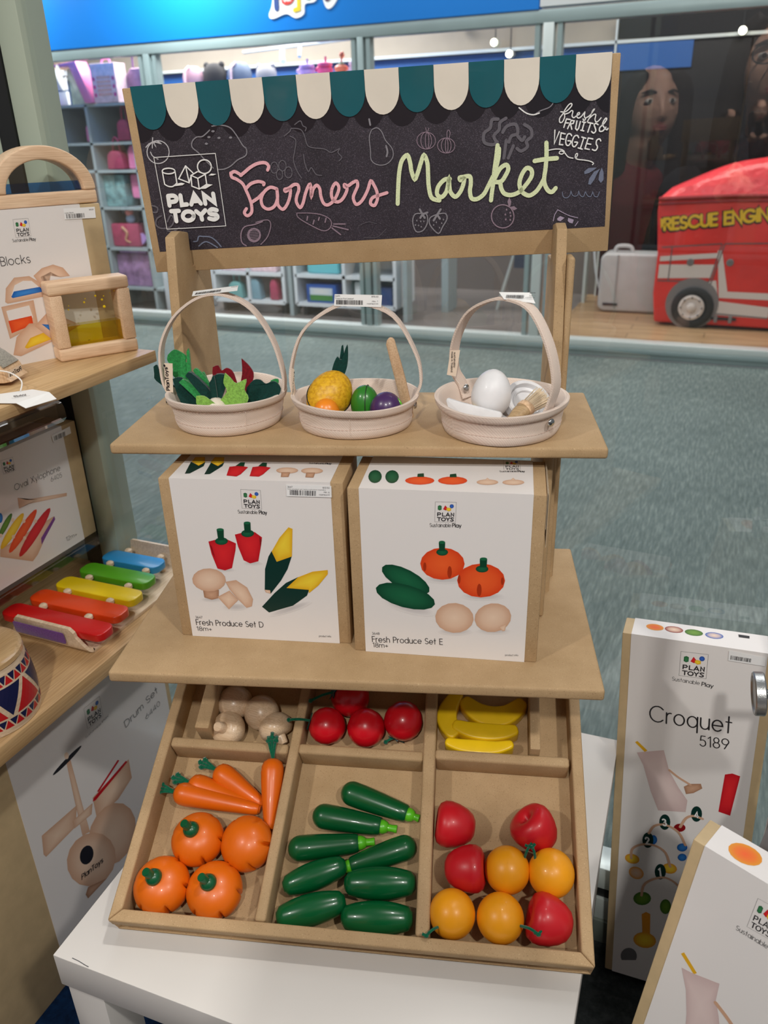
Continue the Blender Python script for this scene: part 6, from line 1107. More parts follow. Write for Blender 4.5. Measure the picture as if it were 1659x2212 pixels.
# ================================================================== BASKETS
def basket(M, R0, h, yaw, label, hpts, side, sy=1, tagspec=None, seed=0):
    t = thing('canvas_basket', label, 'basket', M, 'canvas baskets on the upper shelf'); n = 64; rr = random.Random(seed)
    ph = [rr.uniform(0, 6.28) for _ in range(6)]
    def rad(a, z):
        k = z/h; f = .90+.10*k-.02*math.sin(math.pi*k); wob = .012*math.sin(5*a+ph[0])*(1-k)*k*3+.010*math.sin(9*a+ph[1])*(1-k)*k*2; return R0*(f+wob)
    def rimz(a): return .0012*math.sin(2*a+ph[2])
    zs = [(.0, .93), (.0012, .98), (.005, 1), (.010, 1.012), (.0118, .996), (.017, 1.005), (h*.62, 1.004), (h-.0085, 1.0), (h-.0078, 1.035), (h-.004, 1.045), (h-.0005, 1.035), (h, 1.0), (h-.0008, .965), (h-.0085, .955), (h*.5, .95), (.003, .90)]
    g = Geo(); vs = []; fs = []; m = len(zs)
    for z, f in zs:
        for k in range(n): a = 2*math.pi*k/n; q = rad(a, min(z, h))*f; vs.append((q*math.cos(a), q*math.sin(a)*sy, z+(rimz(a) if z > h*.5 else 0)))
    for j in range(m-1):
        for k in range(n): a = j*n+k; b = j*n+(k+1) % n; fs.append((a, b, b+n, a+n))
    fs += [tuple(reversed(range(n))), tuple(range((m-1)*n, m*n))]; g.add(vs, fs); obj('bag_body', g, CANVAS, t, M, angle=70)
    g = Geo()
    for zz, f in ((.0112, 1.004), (h-.0095, 1.004)):
        for k in range(96):
            a = 2*math.pi*k/96; a2 = a+.042; q = rad(a, zz)*f+.0003; g.tube([(q*math.cos(a), q*math.sin(a)*sy, zz+(rimz(a) if zz > .02 else 0)), (q*math.cos(a2), q*math.sin(a2)*sy, zz+(rimz(a2) if zz > .02 else 0))], .00035, 4)
    o = obj('stitching', g, mat('thread', (214, 190, 176), .8), t, M); o['kind'] = 'stuff'
    g = Geo(); a = yaw; g.tube([(rad(a, z)*1.004*math.cos(a), rad(a, z)*1.004*sy*math.sin(a), z) for z in (.006, .012, .02, h-.009)], .0006, 6); obj('side_seam', g, CANVAS, t, M)
    g = Geo(); hp = smooth(hpts, 5); g.strap(hp, .0135, .0022, side); hd = obj('handle', g, CANVAS, t, SF, angle=50)
    g = Geo()
    sv = Vector(side).normalized()
    for s_ in (-1, 1):
        for k in range(len(hp)-1):
            for f in (0, .5):
                p = hp[k].lerp(hp[k+1], f); q = hp[k].lerp(hp[k+1], f+.33); tn = (q-p).normalized(); nn = tn.cross(sv)
                for e in (-1, 1): g.tube([p+sv*s_*.0047+nn*e*.0013, q+sv*s_*.0047+nn*e*.0013], .00025, 4)
    o = obj('handle_stitching', g, MATS['thread'], hd, SF); o['kind'] = 'stuff'
    return t
def rivet(t, c_, nrm): g = Geo(); g.lathe([(.0041, 0), (.0041, .0006), (.0034, .0016), (.0018, .0022), (1e-7, .0024)], 20, SF @ frame(c_, *[nrot(nrm, (0, 0, 1)).col[i].to_3d() for i in range(3)])); obj('rivet', g, CHROME, t)
B1 = (.106, .077); B2 = (.2465, .0680); B3 = (.3984, .060)
b1 = basket(SF @ Tr(*B1, 0), .0628, .036, -1.0, 'cream canvas basket at the left filled with felt leaf vegetables', [(.0475, .079, .0250), (.0405, .079, .0345), (.0372, .079, .05), (.0405, .079, .082), (.0584, .079, .1121), (.0870, .079, .1320), (.1137, .079, .1349), (.1417, .079, .1205), (.1609, .079, .0887), (.1693, .079, .0530), (.1685, .079, .0345), (.1640, .079, .0220)], (0, 1, 0), 1, seed=1)
rivet(b1, (.0418, .070, .0235), (-1, -.25, 0))
b2 = basket(SF @ Tr(*B2, 0), .0655, .0335, -1.55, 'cream canvas basket in the middle with a pineapple and wooden knife', [(.1880, .070, .0210), (.1812, .070, .0325), (.1805, .070, .06), (.1955, .070, .0987), (.2270, .070, .1220), (.2542, .070, .1265), (.2885, .070, .1140), (.3110, .070, .0757), (.3160, .070, .0480), (.3115, .070, .0340), (.3050, .070, .0220)], (0, 1, 0), .90, seed=2)
rivet(b2, (.3095, .062, .0230), (1, -.2, 0))
hs = Vector((.62, .78, 0))
b3 = basket(SF @ Tr(*B3, 0), .0662, .0345, -2.45, 'cream canvas basket at the right with a white egg and a brush', [(.3640, .1050, .0180), (.3585, .1085, .0330), (.3500, .1050, .050), (.3510, .1000, .0800), (.3640, .0850, .1120), (.3850, .0670, .1285), (.4040, .0530, .1320), (.4240, .0380, .1240), (.4400, .0220, .0950), (.4475, .0140, .0620), (.4440, .0155, .0400), (.4385, .0185, .0260), (.4330, .0210, .0180)], hs, 1.04, seed=3)
rivet(b3, (.3625, .1005, .0300), (.6, -.75, .1)); rivet(b3, (.4445, .0095, .0225), (.66, -.75, 0))
def tagq(parent, name, q, txt, th=.0006, mt=None, M=SF, rows=None):
    # cloth or paper tag from its four corners (tl, tr, br, bl) in the stand frame
    q = [Vector(p) for p in q]; n = (q[1]-q[0]).cross(q[3]-q[0]).normalized(); g = Geo(); g.add([p for p in q]+[p-n*th*-1 for p in q], [(0, 1, 2, 3), (7, 6, 5, 4), (0, 4, 5, 1), (1, 5, 6, 2), (2, 6, 7, 3), (3, 7, 4, 0)])
    return obj(name, g, mt or mat('woven_tag', (232, 212, 190), .8), parent, M, flat=True), q, n
def tagtext(parent, q, s, a, b, capH, bold, M=SF, off=.0006, col='ink'):
    # a, b: baseline start/end in the tag's own (0..1, 0..1) coordinates
    ex_ = q[1]-q[0]; ey_ = q[0]-q[3]; W_, H_ = ex_.length, ey_.length; n = ex_.cross(ey_).normalized(); X = ex_.normalized(); Y_ = n.cross(X)
    F_ = M @ frame(q[3]+n*off, X, Y_, n); g = Geo()
    for s_, a_, b_, c_, bo in s: write(g, s_, (a_[0]*W_, a_[1]*H_), (b_[0]*W_, b_[1]*H_), c_, PAL[col], bo, 0)
    obj('tag_lettering', g, INK, parent, F_, flat=True)
to, q, n = tagq(b1, 'woven_tag', [(.0431, .0712, .0652), (.0522, .0712, .0648), (.0487, .0702, .0334), (.0401, .0702, .0344)], None)
tagtext(to, q, [('PlanToys®', (.58, .06), (.52, .95), .0034, .24)], 0, 0, 0, 0)
to, q, n = tagq(b2, 'woven_tag', [(.1812, .0635, .0620), (.1850, .060, .0611), (.1828, .060, .0300), (.1790, .0635, .0300)], None); tagtext(to, q, [('PlanToys', (.7, .08), (.7, .95), .0016, .24)], 0, 0, 0, 0)
to, q, n = tagq(b3, 'woven_tag', [(.3456, .0935, .0722), (.3556, .0950, .0722), (.3515, .0950, .0440), (.3420, .0935, .0463)], None); tagtext(to, q, [('made in Thailand', (.45, .95), (.42, .12), .0017, .18), ('sustainably', (.72, .92), (.70, .3), .0017, .18)], 0, 0, 0, 0)
def plabel(parent, q, lines, seed):
    to, q, n = tagq(parent, 'price_label', q, None, .0003, PAPER); ex_ = q[1]-q[0]; ey_ = q[0]-q[3]; W_, H_ = ex_.length, ey_.length; nn = ex_.cross(ey_).normalized(); X = ex_.normalized(); F_ = SF @ frame(q[3]+nn*.0004, X, nn.cross(X), nn); g = Geo(); r2 = random.Random(seed); x = .05
    while x < .6:
        w_ = r2.choice((.006, .011, .017)); fill(g, [(x*W_, .14*H_), ((x+w_)*W_, .14*H_), ((x+w_)*W_, .52*H_), (x*W_, .52*H_)], 0, PAL['ink'], PAL['ink']); x += w_+r2.choice((.006, .01))
    for s_, a_, b_, c_ in lines: write(g, s_, (a_[0]*W_, a_[1]*H_), (b_[0]*W_, b_[1]*H_), c_*H_, PAL['ink'], .13, 0)
    obj('label_print', g, INK, to, F_, flat=True)
plabel(b2, [(.2311, .0640, .1364), (.2783, .0640, .1351), (.2773, .0625, .1236), (.2300, .0625, .1252)], [('2699', (.03, .80), (.13, .80), .11), ('Tropical fruit basket', (.03, .60), (.42, .60), .10), ('$15.00', (.80, .80), (.94, .80), .12), ('Min. 1', (.81, .40), (.93, .40), .12), ('MSRP$29.99', (.70, .2), (.94, .2), .09)], 5)
plabel(b1, [(.0790, .0880, .1366), (.1275, .0880, .1420), (.1303, .0720, .1396), (.0824, .0720, .1346)], [('$15.00', (.80, .70), (.94, .70), .12)], 6)
plabel(b3, [(.3925, .0600, .1375), (.4225, .0560, .1375), (.4265, .0435, .1296), (.3970, .0475, .1330)], [('$18.00', (.78, .75), (.95, .75), .13), ('Min. 1', (.78, .40), (.95, .40), .12), ('MSRP$35.99', (.66, .15), (.95, .15), .1)], 8)
# felt vegetables, each on its wooden root inside basket 1
def leaf(parent, name, y, pts, mt, th=.0016, bend=0):
    g = Geo(); q = [tuple(v[:2]) for v in smooth([(*p, 0) for p in pts+pts[:1]], 3)][:-1]; g.prism(q, -th/2, th/2); cx = sum(p[0] for p in q)/len(q); cz = sum(p[1] for p in q)/len(q)
    g.v = [(x, y+d+bend*((x-cx)**2-(z-cz)**2*.5), z) for x, z, d in g.v]; return obj(name, g, mt, parent, SF, angle=40)
def veg(name, label, cat, root, rr, mt): 
    t = thing(name, label, cat, SF @ Tr(root[0], root[1], .003), 'felt vegetables in the left basket'); g = Geo(); g.ball((root[0], root[1], root[2]), rr, 18, SF); obj('root', g, mt, t); return t
IV = paint('ivory', (236, 224, 206)); PUR = paint('beet', (120, 20, 44))
t = veg('felt_celery', 'bright green felt celery with a wavy leaf, tallest at the left', 'toy vegetable', (.062, .090, .017), (.011, .009, .013), FKG)
leaf(t, 'leaf', .09, [(.0415, .0696), (.0492, .0753), (.0566, .0724), (.0618, .0676), (.06, .0618), (.0636, .0589), (.0638, .0501), (.064, .030), (.055, .024), (.0522, .0403), (.0475, .0423), (.0434, .0482), (.0452, .054), (.0428, .0579), (.0397, .0638)], FKG, bend=3)
leaf(t, 'stick', .086, [(.0643, .0738), (.0672, .0738), (.0642, .024), (.0600, .024)], FKG, .003); leaf(t, 'stick', .068, [(.0751, .0586), (.0801, .0599), (.0914, .0434), (.086, .024), (.075, .022), (.0838, .0376)], FKG, .003); leaf(t, 'stick', .073, [(.0814, .0533), (.0849, .0547), (.0883, .0403), (.082, .022), (.078, .022), (.0827, .0383)], FKG, .003)
t = veg('felt_leek', 'dark green felt leek strips leaning left over the rim of the left basket', 'toy vegetable', (.092, .064, .0175), (.014, .011, .014), IV)
leaf(t, 'leaf', .0865, [(.0248, .0574), (.029, .0593), (.0320, .0496), (.045, .036), (.060, .028), (.062, .020), (.045, .028), (.0253, .0417), (.0244, .0496)], FDG, bend=2); leaf(t, 'leaf', .071, [(.0502, .048), (.0602, .0499), (.0758, .0364), (.0912, .0276), (.0895, .0137), (.0718, .0127), (.056, .0215)], FDG); leaf(t, 'strip', .062, [(.0606, .0474), (.0671, .0502), (.0830, .0368), (.088, .026), (.080, .024), (.0768, .030)], FKG, .004); leaf(t, 'strip', .058, [(.0703, .0557), (.0768, .0589), (.0963, .0371), (.094, .025), (.0894, .0283)], FDG, .005)
t = veg('felt_turnip', 'small ivory turnip with a folded dark green felt top in the left basket', 'toy vegetable', (.1025, .047, .021), (.0125, .0115, .014), IV)
leaf(t, 'leaf', .052, [(.0963, .0493), (.105, .0587), (.1169, .0568), (.1126, .0437), (.1059, .030), (.0985, .030)], FDG, .004, 2); leaf(t, 'leaf', .0495, [(.0975, .0460), (.1010, .0560), (.1035, .0560), (.1040, .030), (.0995, .030)], FDG, .003, 2)
t = veg('felt_lettuce', 'pale green pointed felt lettuce at the front of the left basket', 'toy vegetable', (.122, .049, .016), (.011, .009, .012), FLG)
leaf(t, 'leaf', .045, [(.1166, .0619), (.1216, .0569), (.1269, .051), (.138, .0551), (.135, .0439), (.1382, .0345), (.1300, .024), (.1130, .022), (.1060, .0297), (.1162, .042), (.1136, .0514)], FLG, bend=3); leaf(t, 'leaf', .040, [(.0846, .0387), (.093, .0388), (.1007, .0331), (.112, .026), (.110, .022), (.0939, .0266), (.0845, .0286)], FLG)
t = veg('felt_beet', 'dark red felt beet leaves at the back of the left basket', 'toy vegetable', (.112, .092, .016), (.013, .012, .013), PUR)
leaf(t, 'leaf', .09, [(.0896, .056), (.0957, .0579), (.0989, .0521), (.1051, .055), (.1122, .0482), (.1160, .020), (.108, .020), (.1002, .0410), (.0896, .0393), (.0883, .0482)], FRED, bend=3); leaf(t, 'leaf', .086, [(.1236, .0664), (.1319, .0572), (.1346, .0457), (.1233, .020), (.1150, .020), (.1224, .0495)], FRED, bend=2)
t = veg('felt_spinach', 'rounded dark green felt spinach leaf at the right of the left basket', 'toy vegetable', (.150, .070, .016), (.011, .010, .012), FDG)
leaf(t, 'leaf', .058, [(.1334, .042), (.1417, .0505), (.1493, .051), (.1545, .0467), (.1622, .0495), (.1680, .0458), (.1690, .0373), (.1566, .022), (.1452, .020), (.1321, .0265)], FDG, bend=4); leaf(t, 'leaf', .079, [(.1549, .0442), (.1608, .0461), (.1633, .0423), (.155, .020), (.150, .022)], FKG)
# tropical fruit, basket 2
FG = 'wooden fruit in the middle basket'
def fruit(name, label, cat, c_, r, mt, cut=None):
    t = thing(name, label, cat, SF @ Tr(c_[0], c_[1], .0032), FG); g = Geo(); g.ball(c_, r, 32, SF); obj('fruit', g, mt, t); return t
PIN = N('pineapple_skin'); PIN.b.inputs['Roughness'].default_value = .45
PIN.l(PIN.ramp(PIN.noise(300, 3), [(.35, (206, 150, 16)), (.6, (234, 182, 34))]), PIN.b.inputs['Base Color']); PIN = PIN.m
t = thing('toy_pineapple', 'yellow wooden toy pineapple with crosshatch grooves and green felt crown', 'pineapple', SF @ Tr(.2207, .0600, .0032), FG)
pc = Vector((.2207, .060, .0330)); g = Geo(); vs = []; fs = []; nu, nv = 96, 48; PA = nrot((.45, .5, .7)).to_3x3()
for j in range(nv+1):
    th_ = math.pi*j/nv
    for k in range(nu):
        ph_ = 2*math.pi*k/nu; q1 = (ph_*5/math.pi+th_*3.2) % 1; q2 = (ph_*5/math.pi-th_*3.2) % 1; gr = max(0, 1-min(abs(q1-.5), abs(q2-.5))/.07); r_ = 1-.055*gr*math.sin(th_)
        vs.append(pc+PA @ Vector((.0225*math.sin(th_)*math.cos(ph_)*r_, .0225*math.sin(th_)*math.sin(ph_)*r_, -.0280*math.cos(th_)*r_)))
for j in range(nv):
    for k in range(nu): a = j*nu+k; b = j*nu+(k+1) % nu; fs.append((a, b, b+nu, a+nu))
g.add(vs, fs); obj('fruit', g, PIN, t, SF, angle=80)
bn = Vector((.32, -.52, .80)).normalized(); b1_ = bn.orthogonal().normalized(); b2_ = bn.cross(b1_); bp_ = []
for k in range(61):
    u_ = b1_*math.cos(R(6*k))+b2_*math.sin(R(6*k)); q_ = PA.transposed() @ u_; bp_.append(pc+u_*(1.015/math.sqrt((q_.x/.0225)**2+(q_.y/.0225)**2+(q_.z/.0280)**2)))
g = Geo(); g.tube(bp_, .0006, 6); obj('elastic_band', g, GASK, t, SF)
leaf(t, 'crown_leaf', .082, [(.2203, .052), (.2237, .0625), (.2278, .0691), (.2320, .066), (.2387, .0821), (.2388, .0672), (.2366, .0558), (.2324, .0472), (.2258, .044)], FDG, .002, 2); leaf(t, 'crown_leaf', .086, [(.2320, .0793), (.2339, .0793), (.2335, .0600), (.228, .045), (.2260, .048)], FDG, .0016); leaf(t, 'crown_leaf', .0845, [(.2255, .066), (.2275, .068), (.2310, .055), (.2300, .044), (.2250, .046)], FDG, .0016)
g = Geo(); g.ball((.2275, .078, .0475), (.006, .006, .006), 12, SF); obj('crown_base', g, STEMG, t)
fruit('toy_orange_half', 'small orange wooden fruit in front of the pineapple', 'toy fruit', (.2212, .0345, .0215), (.0140, .0115, .0165), paint('mandarin', (242, 140, 22)))
t = fruit('toy_lime', 'green wooden lime cut by a dark line behind the purple fruit', 'toy fruit', (.2580, .058, .0245), (.0150, .0155, .0205), paint('lime_green', (44, 126, 38))); g = Geo(); g.tube([(.2610+.0012*math.cos(a), .058+.0158*math.cos(a), .0245+.0207*math.sin(a)) for a in [R(8*k) for k in range(46)]], .0004, 5); obj('elastic_band', g, GASK, t, SF)
t = fruit('toy_mangosteen', 'purple round wooden fruit at the right of the middle basket', 'toy fruit', (.2815, .0450, .0225), (.0172, .0160, .0192), paint('plum_purple', (70, 40, 92)))
g = Geo(); g.lathe([(.007, 0), (.0065, .0015), (1e-7, .0025)], 14, SF @ frame((.2945, .0475, .0305), *[nrot((.8, .2, .5)).col[i].to_3d() for i in range(3)])); obj('cap', g, TIP, t)
t = thing('wooden_knife', 'flat wooden toy knife standing up at the right of the middle basket', 'toy knife', SF @ Tr(.298, .066, .004), FG)
g = Geo(); q = [(.2821, .0885), (.2832, .0930), (.2855, .0955), (.2884, .0955), (.2905, .0935), (.2962, .0700), (.3010, .048), (.308, .0065), (.2985, .0045)]; g.prism(q, 0, .0055); g.v = [(x, .050+.020*(z < .02)*0+(.0955-z)*.22+d, z) for x, z, d in g.v]; obj('blade', g, RUBBER, t, SF, bevel=.0012)
# breakfast set, basket 3
WH = mat('white_wash', (232, 232, 234), .5, .04, 40); EG = 'wooden pieces in the right basket'
t = thing('toy_egg', 'large white wooden toy egg standing in the right basket', 'toy egg', SF @ Tr(.3885, .056, .0032), EG)
g = Geo(); g.lathe([(1e-7, -.0235)]+[(.0212*math.sin(R(a))*(1-.10*(1-math.cos(R(a)))*.5), -.0235*math.cos(R(a))*(1 if a < 90 else 1.12)) for a in range(10, 180, 10)]+[(1e-7, .0265)], 40, SF @ Tr(.3880, .053, .0365) @ Rx(-.1) @ Ry(.12)); obj('shell', g, mat('egg_white', (236, 236, 238), .42, .03, 40, coat=.1), t)
g = Geo(); g.lathe([(.016, 0), (.0165, .004), (.012, .0065), (1e-7, .007)], 24, SF @ Tr(.3885, .056, .0075)); obj('egg_foot', g, WH, t)
t = thing('toy_egg_cup', 'white wooden half shell behind the big egg', 'toy egg', SF @ Tr(.4030, .078, .0032), EG); g = Geo(); g.lathe([(1e-7, -.0165), (.010, -.0150), (.0155, -.008), (.0165, 0), (.0145, 0), (.012, -.006), (1e-7, -.010)], 28, SF @ Tr(.4030, .0800, .0235) @ Ry(.5)); obj('shell', g, WH, t)
t = thing('toy_can', 'round white wooden pan with a recessed centre at the right of the basket', 'toy pan', SF @ Tr(.4300, .0720, .0032), EG)
g = Geo(); g.lathe([(1e-7, -.006), (.0245, -.006), (.0252, -.004), (.0252, .004), (.0240, .0055), (.0205, .0055), (.0198, .003), (.0198, -.001), (.0160, -.001), (.0156, .0012), (.0144, .0012), (.0140, -.002), (1e-7, -.002)], 40, SF @ Tr(.4260, .0690, .0235) @ Rz(.5) @ Rx(.72)); obj('pan', g, WH, t, angle=25)
t = thing('toy_toast', 'curved white wooden slice leaning on the front rim of the right basket', 'toy bread', SF @ Tr(.3700, .0310, .004), EG)
g = Geo(); g.prism([(-.028, .0255), (-.0265, .0280), (-.012, .0245), (.012, .0205), (.028, .0180), (.030, .0150), (.020, -.012), (-.016, -.012)], 0, .005, SF @ frame((.3705, .0310, .0060+.004), Vector((.96, -.25, 0)), Vector((0, .12, 1)).normalized(), Vector((.96, -.25, 0)).cross(Vector((0, .12, 1)).normalized()))); obj('slice', g, WH, t, bevel=.001)
t = thing('yellow_sponge', 'small yellow felt piece lying on the white slice in the right basket', 'felt piece', SF @ Tr(.372, .042, .018), EG); g = Geo(); g.box(-.0105, .0105, -.003, .004, -.012, .0035); obj('felt_pad', g, felt('yellow', (232, 186, 30)), t, SF @ Tr(.3722, .0415, .0240) @ Rz(-.1), bevel=.001)
t = thing('toy_brush', 'wooden pastry brush with pale bristles at the front of the right basket', 'toy brush', SF @ Tr(.41, .035, .006), EG)
hA = Vector((.3985, .0180, .0155)); hB = Vector((.4200, .0395, .0255)); hC = Vector((.4390, .0520, .0350))
g = Geo(); ax = (hB-hA); g.lathe([(.0012, 0), (.0035, ax.length*.3), (.0072, ax.length*.7), (.0085, ax.length)], 16, SF @ frame(hA, *[nrot(ax).col[i].to_3d() for i in range(3)]), 1, .8); obj('handle', g, m_wood('grey_oak', (160, 132, 96), (196, 168, 128), 0, 14), t)
g = Geo(); g.lathe([(.0090, 0), (.0094, .001), (.0094, .006), (.0088, .007)], 18, SF @ frame(hB, *[nrot(ax).col[i].to_3d() for i in range(3)]), 1, .8); obj('ferrule', g, RUBBER, t)
g = Geo(); r2 = random.Random(4); ax2 = (hC-hB); f_ = nrot(ax2)
for k in range(160):
    a = r2.uniform(0, 6.28); q = .0075*math.sqrt(r2.random()); b_ = hB+ax.normalized()*.006+f_.to_3x3() @ Vector((q*math.cos(a), q*.8*math.sin(a), 0)); e_ = b_+ax2*r2.uniform(.7, .9)+f_.to_3x3() @ Vector((q*.5*math.cos(a), q*.5*math.sin(a), 0)); g.tube([b_, e_], [.0006, .0004], 4, SF)
o = obj('bristles', g, mat('bristle', (226, 208, 180), .8), t); o['kind'] = 'stuff'
# ================================================================== TOYS ON THE WOODEN FIXTURE
UP = Matrix(((1, 0, 0), (0, 0, -1), (0, 1, 0))).to_4x4()          # x stays, y -> up, z -> towards the viewer
def liquid(name, col, dens=1):
    return m_glass('liquid_'+name, tuple(v**dens for v in srgb(col)[:3]), 1.3)
# square yellow block
sa = math.atan2(.091, .057); SQ = Tr(-.250, .207, .913) @ Rz(sa) @ UP
t = thing('water_block', 'square wooden water block with yellow liquid in front of the white box', 'toy block', Tr(-.2216, .2525, .913), 'wooden water blocks')
W_ = .1072; H_ = .103
for nm, a in (('frame_bar', (0, W_, H_-.0165, H_)), ('frame_bar', (0, W_, 0, .0175))): g = Geo(); g.box(a[0], a[1], a[2], a[3], -.0335, 0); obj(nm, g, m_wood('block_wood', (222, 188, 154), (238, 210, 178), 0, 12, .5, 50), t, SQ, bevel=.0035, seg=3)
for a in ((.0003, .017), (W_-.017, W_-.0003)): g = Geo(); g.box(a[0], a[1], .0176, H_-.0166, -.0332, -.0003); obj('frame_post', g, m_wood('block_wood_v', (222, 188, 154), (238, 210, 178), 2, 12, .5, 50), t, SQ, bevel=.002)
for z in (-.008, -.026): g = Geo(); g.add([(.017, .0176, z), (W_-.017, .0176, z), (W_-.017, H_-.0166, z), (.017, H_-.0166, z)], [(0, 1, 2, 3)]); obj('acrylic_pane', g, ACRYL, t, SQ, flat=True)
g = Geo(); g.box(.0172, W_-.0172, .0178, .0445, -.0255, -.0085); obj('yellow_liquid', g, liquid('yellow', (252, 226, 40), .42), t, SQ)
g = Geo()
for x, y, r in ((.062, .0795, .0016), (.073, .078, .0010), (.070, .0735, .0017), (.0715, .064, .0022), (.048, .0775, .0009), (.046, .073, .0016), (.088, .083, .0010), (.082, .081, .0007), (.024, .066, .0011), (.025, .071, .0008)): g.ball((x, y, -.0088), r, 10)
o = obj('liquid_drops', g, mat('yellow_drop', (220, 190, 30), .1), t, SQ); o['kind'] = 'stuff'
# arched blue block on top of the white box
AR = WBm @ Tr(0, .004, .1932) @ UP
A0, A1 = .111, .2455; cx = (A0+A1)/2; Ro = (A1-A0)/2
t = thing('water_block', 'arched wooden water block with blue liquid on top of the white box', 'toy block', AR @ Tr(cx, 0, -.016), 'wooden water blocks')
g = Geo(); g.box(A0, A1, 0, .0165, -.034, 0); obj('base_bar', g, MATS['block_wood'], t, AR, bevel=.003, seg=3)
n = 28; ou = [(cx+Ro*math.cos(R(180*k/n)), .0167+(Ro-.012)*math.sin(R(180*k/n))) for k in range(n+1)]; inn = [(cx+(Ro-.0165)*math.cos(R(180*k/n)), .0167+(Ro-.0285)*math.sin(R(180*k/n))) for k in range(n+1)]
g = Geo(); g.prism(ou+inn[::-1], -.034, 0); obj('arch', g, MATS['block_wood'], t, AR, bevel=.0022, seg=3, angle=40)
for z in (-.008, -.026): g = Geo(); g.add([(x, y, z) for x, y in inn], [tuple(range(n+1))]); obj('acrylic_pane', g, ACRYL, t, AR, flat=True)
g = Geo(); li = [p for p in inn if p[1] < .0290]; xr = cx+(Ro-.0165)*.97; q = [(cx-(Ro-.0175), .0172), (cx+(Ro-.0175), .0172), (xr-.002, .0285), (2*cx-xr+.002, .0285)]; g.prism(q, -.0255, -.0085); obj('blue_liquid', g, liquid('blue', (60, 140, 226), .5), t, AR)
# grey felt backed wooden animal with a paper tag at the left edge
t = thing('wooden_roller_toy', 'wooden push toy with grey felt back and string tag, cut off at the left edge', 'toy', Tr(-.275, .085, .913))
prof = [(-.030, .010), (-.026, .004), (.090, .004), (.098, .012), (.098, .060), (.080, .066), (.030, .058), (-.012, .034), (-.028, .020)]
g = Geo(); pq = [tuple(v[:2]) for v in smooth([(*p, 0) for p in prof+prof[:1]], 3)][:-1]
VM = frame((-.2310, .0960, .913), Vector((-.86, -.30, 0)).normalized(), Vector((0, 0, 1)), Vector((.30, -.86, 0)).normalized())
g.prism(pq, -.022, .022); obj('body', g, RUBBER, t, VM @ Tr(.030, 0, -.022), bevel=.004, seg=3)
g = Geo(); bp = [(-.0285, .0215), (-.012, .0350), (.030, .0592), (.080, .0672), (.080, .0650), (.030, .0560), (-.010, .0330), (-.026, .0200)]; g.prism(bp, -.0185, .0185); obj('felt_back', g, felt('grey', (150, 146, 134), ), t, VM @ Tr(.0295, .0014, -.022), bevel=.0006)
for x in (.004, .07): g = Geo(); g.lathe([(.0135, 0), (.0135, .005), (.011, .0065), (1e-7, .0065)], 24, VM @ Tr(.03+x, .0138, .0005)); obj('wheel', g, PALEW, t)
g = Geo(); write(g, 'PlanToys', (-.0290, .0060), (-.0075, .0060), .0036, PAL['ink'], .22, 0)
g2 = Geo(); g2.box(-.0305, -.0302, .0075, .0170, -.040, -.005); obj('name_strip', g2, mat('woven_tag', (232, 212, 190), .8), t, VM @ Tr(.030, 0, 0))
gt = Geo(); write(gt, 'PlanToys', (.002, .0025), (.031, .0025), .0048, PAL['ink'], .22, 0); obj('strip_lettering', gt, INK, t, VM @ frame((-.0006, .0078, -.0400), Vector((0, 0, 1)), Vector((0, 1, 0)), Vector((-1, 0, 0))), flat=True)
g = Geo(); pt_ = [(-.1760, .0345, .9165), (-.1420, .0830, .9020), (-.1335, .0690, .8965), (-.1440, .0405, .8985), (-.1500, .0180, .9150), (-.1700, -.0100, .9175)]
P = [Vector((-.214, .058, .9150)), Vector((-.186, .090, .9150)), Vector((-.160, .090, .9140)), Vector((-.1395, .0790, .9110)), Vector((-.1500, .0420, .9100)), Vector((-.1640, .0430, .9142)), Vector((-.1990, .0300, .9150))]
g.add(P+[p+Vector((0, 0, .0005)) for p in P], [(0, 6, 5), (0, 5, 1), (1, 5, 2), (2, 5, 4), (2, 4, 3), (7, 12, 13), (7, 8, 12), (8, 9, 12), (9, 11, 12), (9, 10, 11)]+[(i, (i+1) % 7, 7+(i+1) % 7, 7+i) for i in range(7)]); tg = obj('paper_tag', g, PAPER, t, I4, flat=True)
gt = Geo(); write(gt, 'PLAN', (0, .0062), (.0125, .0062), .0030, PAL['ink'], .24, 0); write(gt, 'TOYS', (0, .0022), (.0125, .0022), .0030, PAL['ink'], .24, 0); write(gt, 'Sustainable Play', (-.003, -.0012), (.0165, -.0012), .0014, PAL['ink'], .12, 0); obj('tag_lettering', gt, INK, tg, frame((-.1790, .0560, .9158), Vector((.62, .78, 0)), Vector((-.78, .62, .0)), Vector((0, 0, 1))), flat=True)
g = Geo(); g.tube(smooth([(-.235, .085, .936), (-.214, .088, .934), (-.196, .086, .926), (-.192, .078, .9165)], 5), .0009, 7); obj('string', g, mat('string', (236, 232, 226), .8), t)
